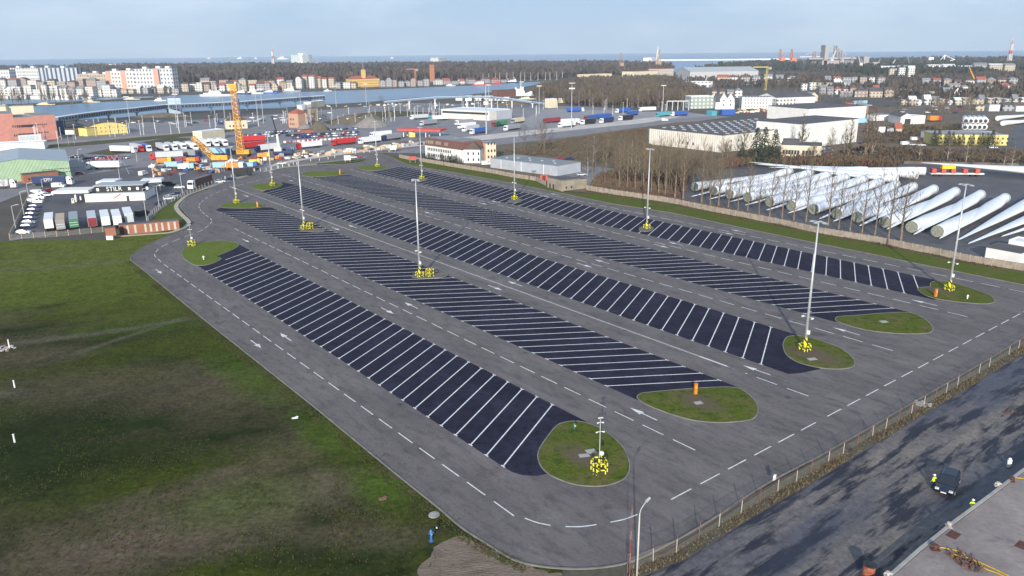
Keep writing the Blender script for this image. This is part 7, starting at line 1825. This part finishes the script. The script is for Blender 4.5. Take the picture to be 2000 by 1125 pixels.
def lattice_mast(px, py, top, w, label, m, cat='mast', n=16):
    h = hgt((px, py), top); t = thing('lattice_mast', label, cat, G(px, py)); mb = MB(); lattice(mb, (0, 0, 0), (0, 0, h * .85), w, w * .35, n, w * .12); mb.build('tower', m, t)
    mb = MB(); mb.tube((0, 0, h * .85), (0, 0, h), w * .12, n=6); mb.build('antenna', m, t)
m_rw = stripes('mast_bands', (.62, .62, .62), (.55, .14, .12), .012, 'Z')
lattice_mast(535, 134, 92, 9, 'red and white lattice radio mast above the wood on the left', m_rw); lattice_mast(1969, 131, 76, 9, 'red and white lattice radio mast at the right edge of the horizon', m_rw)
lattice_mast(1283, 140, 91, 8, 'tall white lattice tower beside the tan harbour crane', w_white)
# harbour cranes
m_tan = mat('tan_paint', (.36, .24, .16), .7); m_orc = mat('crane_orange', (.55, .20, .12), .7); m_pkc = mat('crane_grey_red', (.36, .33, .33), .7)
def slew_crane(px, py, top, m, label, lean=.12, s=1.0):
    h = hgt((px, py), top); t = thing('harbour_crane', label, 'crane', G(px, py), 0, 'harbour cranes'); w = h * .16 * s
    mb = MB()
    for x in (-1, 1):
        for y in (-1, 1):
            mb.tube((x * w, y * w, 0), (x * w * .5, y * w * .5, h * .38), w * .13, n=5)
    mb.box(0, 0, h * .36, w * 1.6, w * 1.4, h * .05); mb.build('portal', m, t)
    MB().box(w * .2, 0, h * .41, w * 1.1, w * .8, h * .12).build('machine_house', m, t)
    mb = MB(); lattice(mb, (-w * .3, 0, h * .45), (-h * lean, 0, h), w * .6, w * .25, 9, w * .05); mb.build('jib', m, t)
    mb = MB(); mb.tube((w * .7, 0, h * .5), (w * .3, 0, h * .75), w * .08, n=4); mb.tube((w * .3, 0, h * .75), (-h * lean * .85, 0, h * .93), w * .05, n=4); mb.build('counter_stay', m, t)
slew_crane(1213, 145, 103, m_tan, 'tan slewing crane standing alone by the inlet, left one', .04); slew_crane(1285, 142, 97, m_tan, 'tan slewing crane beside the white lattice tower', -.03)
slew_crane(1525, 132, 96, m_orc, 'orange grab crane on the horizon quay, left one', .1, 1.5); slew_crane(1547, 132, 96, m_orc, 'orange grab crane on the horizon quay, right one', .1, 1.5)
# bulk terminal with conveyor and cranes
t = thing('bulk_terminal', 'grey and pink bulk terminal of silos and gantries on the horizon', 'industrial plant', G(1600, 136)); sc_ = G(1700, 136).x - G(1600, 136).x
H1 = hgt((1600, 136), 88)
def X(px): return (px - 1600) * sc_ / 100
def Z(y): return max(1, hgt((1600, 136), y))
for x0, x1, y0, y1, nm in ((1604, 1611, 88, 128, 'silo'), (1612, 1680, 112, 116, 'conveyor'), (1600, 1640, 118, 130, 'machine_hall'), (1650, 1672, 118, 134, 'machine_hall'), (1694, 1706, 111, 127, 'silo'), (1572, 1612, 113, 116, 'conveyor'), (1715, 1732, 122, 133, 'machine_hall')):
    MB().box(X((x0 + x1) / 2), 0, Z(y1) if nm == 'conveyor' else 0, X(x1) - X(x0), 30 if nm != 'conveyor' else 12, Z(y0) - (Z(y1) if nm == 'conveyor' else 0)).build(nm, m_pkc if x0 != 1650 else r_grey, t)
for x, y in ((1616, 96), (1636, 90), (1649, 100), (1672, 112), (1589, 101)):
    mb = MB(); lattice(mb, (X(x), 10, 0), (X(x), 10, Z(y)), 9, 6, 8, 1.0); mb.build('gantry_tower', m_pkc, t)
for (xa, ya), (xb, yb) in (((1636, 90), (1662, 108)), ((1589, 101), (1567, 107)), ((1589, 101), (1616, 98)), ((1636, 92), (1616, 98))):
    MB().tube((X(xa), 10, Z(ya)), (X(xb), 10, Z(yb)), 1.6, n=4).build('boom', m_pkc, t)
t = thing('shiploader', 'white triangular ship loader on the right horizon', 'crane', G(1842, 130)); w_ = (G(1862, 130) - G(1842, 130)).x; hh = hgt((1842, 130), 107.5)
mb = MB(); mb.tube((0, 0, 0), (0, 0, hh), 1.8, n=6); mb.build('mast', m_white, t); mb = MB(); mb.tube((-w_ * .85, 0, hh * .15), (0, 0, hh), 1, n=5); mb.tube((0, 0, hh), (w_ * 1.2, 0, hh * .62), 1, n=5); mb.build('stay', m_white, t)
mb = MB(); mb.tube((0, 0, hh * .3), (w_ * 1.3, 0, hh * .62), 1.4, n=5); mb.tube((-w_, 0, hh * .12), (w_ * .7, 0, hh * .12), 1.6, n=5); mb.build('boom', m_white, t)
def tower_crane(px, py, top, jl, m, label, r=.5):
    h = hgt((px, py), top); t = thing('tower_crane', label, 'crane', G(px, py)); mb = MB(); lattice(mb, (0, 0, 0), (0, 0, h), 1.8, 1.8, 10, r); mb.build('mast', m, t)
    mb = MB(); mb.box(jl / 2, 0, h - .5, abs(jl) * 1.15, 1.0, 1.2); mb.build('jib', m, t); MB().box(-jl * .2, 0, h - 3, 4, 3, 3).build('counterweight', m_conc, t)
m_cy2 = mat('tower_crane_yellow', (.55, .45, .12), .6); tower_crane(1495, 176, 131, -18, m_cy2, 'yellow tower crane before the grey storage hall', .25); tower_crane(812, 165, 135, -14, mat('tower_crane_red', (.45, .16, .10), .6), 'reddish tower crane in the wood left of the brick tower', .5)
base = G(1905, 163); tp_ = at_height((1905, 163), 1893, 131) - base; t = thing('mobile_crane', 'orange telescopic crane sticking out of the right wood', 'crane', base); MB().tube((0, 0, 2), tp_, 1.3, .7, n=6).build('boom', m_cry, t); MB().box(0, 0, 0, 9, 3, 3.4).build('carrier', P_('yellow'), t)
# big pale storage hall
building('storage_hall', 'very large pale grey storage hall near the inlet', 'hall', (1347, 158), (1480, 156), 70, 140, wallmat('pale_grey_hall', (.45, .45, .46)), wallmat('pale_grey_roof', (.40, .41, .43)), 'gx', rh=7)
building('white_terminal', 'long low white building in the wood behind the pale storage hall', 'building', (1312, 170), (1392, 170), 20, 160, g_white, r_white); building('harbour_office', 'red and white harbour building at the inlet beside the tan cranes', 'building', (1286, 150), (1315, 149), 30, 135, g_old, r_red)
building('harbour_office', 'cream low harbour building left of the tan crane', 'building', (1236, 152), (1284, 150), 30, 140, w_cream, r_red); building('beach_building', 'long orange brown low building at the far bend of the river', 'building', (1140, 153), (1195, 151), 20, 146, w_peach, w_cream)
# houses and halls on the right
building('green_house', 'green grey town house with a white roof', 'house', (1349, 212), (1396, 211), 16, 189, grid_mat('green_grey_wall', (.28, .33, .30), (.6, .62, .6), 4, 3.4), r_white)
t, W_, D_, h = building('gabled_house', 'white house with two pointed gables and a dark roof', 'house', (1397, 213), (1434, 213), 12, 204, w_white, r_dark, 'gx', rh=7, h=6.5)
for x in (.42, .78):
    mb = MB(); c = W_ * x; mb.add([(c - 3.4, -.4, 0), (c + 3.4, -.4, 0), (c + 3.4, -.4, 9), (c, -.4, 14), (c - 3.4, -.4, 9), (c - 3.4, 5, 0), (c + 3.4, 5, 0), (c + 3.4, 5, 9), (c, 6, 14), (c - 3.4, 5, 9)], [(0, 1, 2, 3, 4), (1, 6, 7, 2), (2, 7, 8, 3), (3, 8, 9, 4), (4, 9, 5, 0)]); g_ = mb.build('gable', w_white, t)
    for z in (3, 7):
        MB().box(c, -.44, z, 1.1, .06, 1.6).build('window', m_win, g_)
t, W_, D_, h = building('white_hotel', 'white four storey hotel with dark window columns', 'hotel', (1448, 212), (1507, 212), 14, 190, w_white, r_grey, win=rows('f', 2, 24, 8, (1.5, 4.5, 7.3, 10.0), .9, 1.2))
building('grey_roof_hall', 'hall with a broad dark roof and white front, right of the hotel', 'hall', (1515, 203), (1592, 200), 30, 191, w_white, r_dark, 'gx', rh=4); building('cream_gable_house', 'cream gabled building at the end of the dark roofed hall', 'house', (1580, 198), (1597, 197), 16, 188, w_cream, r_grey, 'gy', rh=4)
building('white_block', 'white two storey building right of the hotel, left of the bare tree', 'building', (1517, 205), (1553, 204), 10, 194, hw[0], r_white)
house_row(1390, 1450, 190, 4, 6, 9, 'behind the gabled white house in the wood', 'houses behind the gabled white house', hw, rr, kinds=('gx', 'hip'))
house_row(1565, 1660, 175.5, 6, 8, 11, 'in the pale terrace at the edge of the right wood', 'pale terraces at the edge of the wood', [hw[0], hw[0], hw[1]], [r_white, r_grey, r_grey], kinds=('flat', 'gx'), adj=['white', 'plain white', 'cream'])
house_row(1600, 1720, 184, 8, 4, 8, 'scattered low between trees right of the terraces', 'low houses among trees on the right', hw, rr, kinds=('gx', 'hip'))
house_row(1735, 1790, 156, 3, 18, 24, 'white among the dark pines on the right', 'big white houses among the pines', [hw[0], hw[0], hw[1]], [r_white, r_grey, r_red], kinds=('flat', 'gx'), adj=['large white', 'broad white', 'cream'])
house_row(1785, 1830, 150, 3, 10, 14, 'grey in the pines left of the ship loader', 'grey houses in the pines', [hw[3], hw[1]], rr, adj=['grey', 'cream'])
house_row(1760, 1880, 205, 8, 4, 6, 'low and pale along the railway on the right', 'low pale houses along the railway', [hw[0], hw[1], hw[1]], [r_grey, r_white], kinds=('flat', 'gx'), adj=['white', 'cream', 'sand'])
house_row(1880, 2010, 203.5, 8, 4, 6, 'low and pale at the right end of the railway', 'low pale houses at the right end', [hw[0], hw[1], hw[1]], [r_grey, r_white], kinds=('flat', 'gx'), adj=['white', 'cream', 'sand'])
house_row(1940, 2010, 136, 3, 10, 14, 'long and white at the foot of the radio mast', 'white halls below the right radio mast', [w_white], [r_white], kinds=('flat',), adj=['flat white'])
house_row(1610, 1730, 168, 7, 10, 13, 'in the middle of the right wood', 'houses in the middle of the right wood', hw, rr, kinds=('gx', 'hip', 'flat'))
house_row(1800, 1990, 172, 9, 8, 12, 'scattered among the trees toward the right edge', 'houses scattered towards the right edge', hw, rr, kinds=('gx', 'hip'))
house_row(1640, 1900, 190, 9, 6, 9, 'at the near side of the right wood', 'houses at the near side of the right wood', hw, rr, kinds=('gx', 'hip', 'flat'))
house_row(1400, 1560, 165, 7, 10, 14, 'behind the hotel among trees', 'houses behind the hotel', hw, rr, kinds=('gx', 'hip'))
house_row(1720, 1990, 146, 9, 14, 20, 'pale on the right horizon above the pines', 'pale buildings on the right horizon', [hw[0], hw[3], hw[1]], [r_white, r_grey], kinds=('flat', 'gx'), dep=25, adj=['white', 'grey', 'cream'])
for i, (px, py, tp) in enumerate([(1622, 136, 99), (1642, 136, 96), (1660, 136, 106), (1680, 137, 110), (1712, 138, 114), (1570, 134, 112), (1741, 140, 116), (1776, 142, 112)]):
    slew_crane(px, py, tp, m_pkc if i % 3 else w_white, ['first', 'second', 'third', 'fourth', 'fifth', 'sixth', 'seventh', 'eighth'][i] + ' thin grey crane near the bulk terminal on the right skyline', .25 if i % 2 else -.2, .8)
house_row(1850, 2000, 181, 6, 6, 9, 'hidden in the right hand wood', 'houses hidden in the right wood', hw, rr, kinds=('gx', 'hip'))
building('white_gable_house', 'white house with a steep pointed gable in the right wood', 'house', (1860, 191), (1876, 191), 10, 184, w_white, r_dark, 'gy', rh=7)
for i, (px, py, w1, c, lab) in enumerate([(1668, 240, 26, 'sky', 'light blue flat shed below the farther white hall'), (1410, 224, 26, 'blue', 'bright blue tarpaulin shelter below the white hotel'), (1390, 226, 10, 'teal', 'teal tarpaulin shelter left of the bright blue one')]):
    building('shelter', lab, 'shed', (px, py), (px + w1, py - .4), 8, py - 8, P_(c), P_(c))
# gantry frames at the terminal edge
t = thing('gantry', 'pale steel gantry frame at the end of the lorry lines', 'gantry', G(1302, 216)); L_ = (G(1342, 215) - G(1302, 216)).length
mb = MB(); mb.box(L_ / 2, 0, 8, L_, .8, .9); mb.build('beam', m_galv, t)
for k in range(5):
    MB().box(L_ * k / 4, 0, 0, .7, .7, 8).build('leg', m_galv, t)
for i in range(26):
    x = rnd.uniform(1815, 1905) if i < 16 else rnd.uniform(1640, 1800); y = rnd.uniform(214, 234) if i < 16 else rnd.uniform(212, 226)
    tree(x, y, 0, rnd.choice([3, 4, 6, 2]), 'bare tree in the clumps between the workshop and the stacked tower sections', 'bare trees beyond the workshop', 1.3, h=rnd.uniform(8, 14))
house_row(1600, 1700, 222, 4, 4, 6, 'low behind the white halls', 'low sheds behind the white halls', [w_white, hw[3], w_brick], rr, kinds=('flat', 'gx'), adj=['white', 'grey', 'brick'])
house_row(1905, 2010, 217, 4, 4, 6, 'low on the brown ground at the right edge', 'low sheds on the brown ground at the right', [hw[1], hw[3], w_white], rr, kinds=('flat', 'gx'), adj=['cream', 'grey', 'white'])
house_row(1715, 1765, 262, 3, 3, 5, 'small in the yards left of the yellow depot', 'small sheds left of the yellow depot', [hw[1], hw[3], w_white], rr, kinds=('flat', 'gx'), dep=6, adj=['cream', 'grey', 'white'])
for i in range(30):
    x = rnd.uniform(1600, 1990); y = rnd.uniform(206, 222); c = rnd.choice(CC)
    car(x, y, rnd.uniform(-.3, .3), c, {'navy': 'dark blue'}.get(c, c) + ' car parked among the low sheds of the right middle ground', 'cars among the sheds on the right')
# walls and railway lines
for py, lab in ((293, 'nearer'), (297.5, 'middle'), (302, 'farther')):
    a, b = G(1712, py), G(2100, py + 2); mb = MB(); sweep(mb, [a, b], .2, 0, .2); sweep(mb, [a + Vector((0, 1.6, 0)), b + Vector((0, 1.6, 0))], .2, 0, .2); struct('railway_track', mb, m_rust)
t, W_, D_, h = building('retaining_wall', 'long low grey wall with pale posts under the railway', 'wall', (1765, 320), (1990, 325), 1, 316, m_dirt, m_dirt)
# rows of shrubs etc on horizon: breakwater, ships
mb = MB(); sweep(mb, [G(1272, 118.6), G(1400, 117.9), G(1540, 116.4)], 34, -.1, 6); struct('breakwater', mb, w_white); mb = MB(); sweep(mb, [G(1566, 112), G(1600, 111.3)], 30, -.1, 6); struct('breakwater', mb, w_white)
def ship(px, py, L_, col, sup, label, rz=0.0, hh=1.0, cat='ship', name='ship', mast=True):
    t = thing(name, label, cat, G(px, py), rz); s = L_ / 50
    hl = [(-25, -4.2), (20, -4.2), (26, 0), (20, 4.2), (-25, 4.2)]
    mb = MB(); k = len(hl); vs = [(x * .94 * s, y * .8 * s, -.1) for x, y in hl] + [(x * s, y * s, (3.2 + (1.4 if x > 22 else 0)) * s * hh) for x, y in hl]
    mb.add(vs, [(i, (i + 1) % k, k + (i + 1) % k, k + i) for i in range(k)] + [tuple(range(k, 2 * k))]); mb.build('hull', col, t)
    mb = MB(); mb.box(-6 * s, 0, 3 * s * hh, 26 * s, 6.6 * s, 3 * s * hh); mb.box(-3 * s, 0, 6 * s * hh, 16 * s, 5.6 * s, 2.4 * s * hh); mb.box(2 * s, 0, 8.4 * s * hh, 7 * s, 4.6 * s, 2.2 * s * hh); mb.build('superstructure', sup, t)
    MB().box(1.8 * s, 0, 9 * s * hh, 7.3 * s, 4.9 * s, .8 * s).build('bridge_windows', m_win, t)
    if mast:
        mb = MB(); mb.tube((0, 0, 10 * s * hh), (0, 0, 19 * s * hh), .45 * s, .2 * s, n=5); mb.tube((-2.5 * s, 0, 15 * s * hh), (2.5 * s, 0, 15 * s * hh), .25 * s, n=4); mb.build('mast', sup, t)
        MB().box(-9 * s, 0, 8 * s * hh, 2.6 * s, 2.2 * s, 3 * s).build('funnel', col, t)
ship(424, 187.5, 44, m_white, m_white, 'long white passenger ship on the far quay left of the crane top', .05, .8); ship(474, 184, 24, P_('navy'), m_white, 'small white ship with a tall mast behind the crane top', .05, 1.2); ship(496, 183, 26, m_white, w_cream, 'white ship with a cream deckhouse right of the crane top', .05, 1)
ship(529, 182, 22, P_('blue'), m_white, 'small blue and white ship between two white ones', .05, 1); ship(570, 180, 26, P_('grey'), m_white, 'white pilot ship with a mast before the red roofed terrace', .05, 1.4); ship(640, 178, 12, m_white, m_white, 'small white boat before the red roofed terrace', .05, 1, 'boat', 'boat')
ship(880, 168, 16, m_white, m_white, 'small white boat at the quay left of the red ones', .05, 1, 'boat', 'boat'); ship(940, 166.5, 30, P_('red'), m_white, 'red and white ship at the far quay', .05, .9); ship(972, 164, 20, P_('red'), P_('red'), 'all red rescue boat at the far quay', .05, 1.0, 'boat', 'boat')
ship(1004, 162, 28, P_('navy'), m_white, 'dark blue and white ship right of the red boat', .05, 1.1); ship(1017, 187, 34, m_white, m_white, 'white ship behind the curved walkway with a tall mast', .1, 1.5); ship(905, 160, 12, P_('grey'), m_white, 'small grey boat near the brick tower quay', .1, 1, 'boat', 'boat')
ship(1040, 183, 18, P_('grey'), m_white, 'small grey ship moored right of the white ship', .1, 1.0, 'boat', 'boat'); ship(313, 197, 14, m_white, m_white, 'little white boat off the lawn tip below the flats', .1, 1.3, 'boat', 'boat')
for px, py, L_, lab in ((409, 112.5, 130, 'tiny ship on the left horizon'), (470, 113.2, 180, 'faint cargo ship on the horizon left of the radio mast'), (500, 112.6, 110, 'faint ship on the horizon nearest the left radio mast'), (552, 113.4, 220, 'long pale ferry on the horizon between radio mast and hotel'), (766, 111.4, 90, 'tiny white ship on the horizon above the palace')):
    ship(px, py + 2.5, L_ * .45, m_white if 'white' in lab or 'ferry' in lab else P_('grey'), m_white, lab, .1, 1.2)
for i, x in enumerate(list(range(943, 1110, 12))):
    mb = MB(); mb.tube((0, 0, 0), (0, 0, 16), .35, .15, n=5); o = mb.build('boat_mast', m_white); o.location = G(x + rnd.uniform(-3, 3), 160.5 - (x - 943) * .03); tag(o, 'thin white sailing boat mast at the marina before the far wood', 'mast', 'boat masts of the marina')
for i, (px, py, lab) in enumerate([(8, 210, 'yellowish boat at the left edge of the grassy bank'), (90, 205, 'yellowish barge at the grassy bank below the poplars'), (178, 200, 'yellow barge at the right part of the grassy bank'), (258, 194.5, 'small cream barge on the inlet by the lawn tip'), (1030, 194, 'cream deckhouse vessel behind the cream stair house')]):
    ship(px, py, 20, P_('cream'), w_cream, lab, .05, .8, 'boat', 'boat', False)
house_row(890, 1000, 196, 6, 3, 6, 'among quay sheds behind the curved walkway', 'quay sheds behind the curved walkway', [hw[0], w_white, P_('sky')], [r_white, r_grey], kinds=('flat',), adj=['white', 'plain white', 'pale blue'])
building('quay_hall', 'long brown and white quay hall behind the curved walkway', 'hall', (970, 193), (1008, 191), 10, 177, w_brown, r_brown)
#@@HAZE
# ---------------------------------------------------------------- haze
mb = MB(); mb.box(0, 5500, -1.6, 24000, 13000, 320)
hz_ = mb.build('haze', bpy.data.materials.new('haze_air')); tag(hz_, 'thin bluish sea haze', 'haze', kind='stuff')
m = hz_.data.materials[0]; m.use_nodes = True; t = m.node_tree
for n in list(t.nodes):
    t.nodes.remove(n)
o = t.nodes.new('ShaderNodeOutputMaterial'); v = t.nodes.new('ShaderNodeVolumePrincipled'); v.inputs['Density'].default_value = 0.00008; v.inputs['Color'].default_value = (0.80, 0.90, 1.0, 1)
v.inputs['Anisotropy'].default_value = 0.0
t.links.new(v.outputs[0], o.inputs['Volume'])
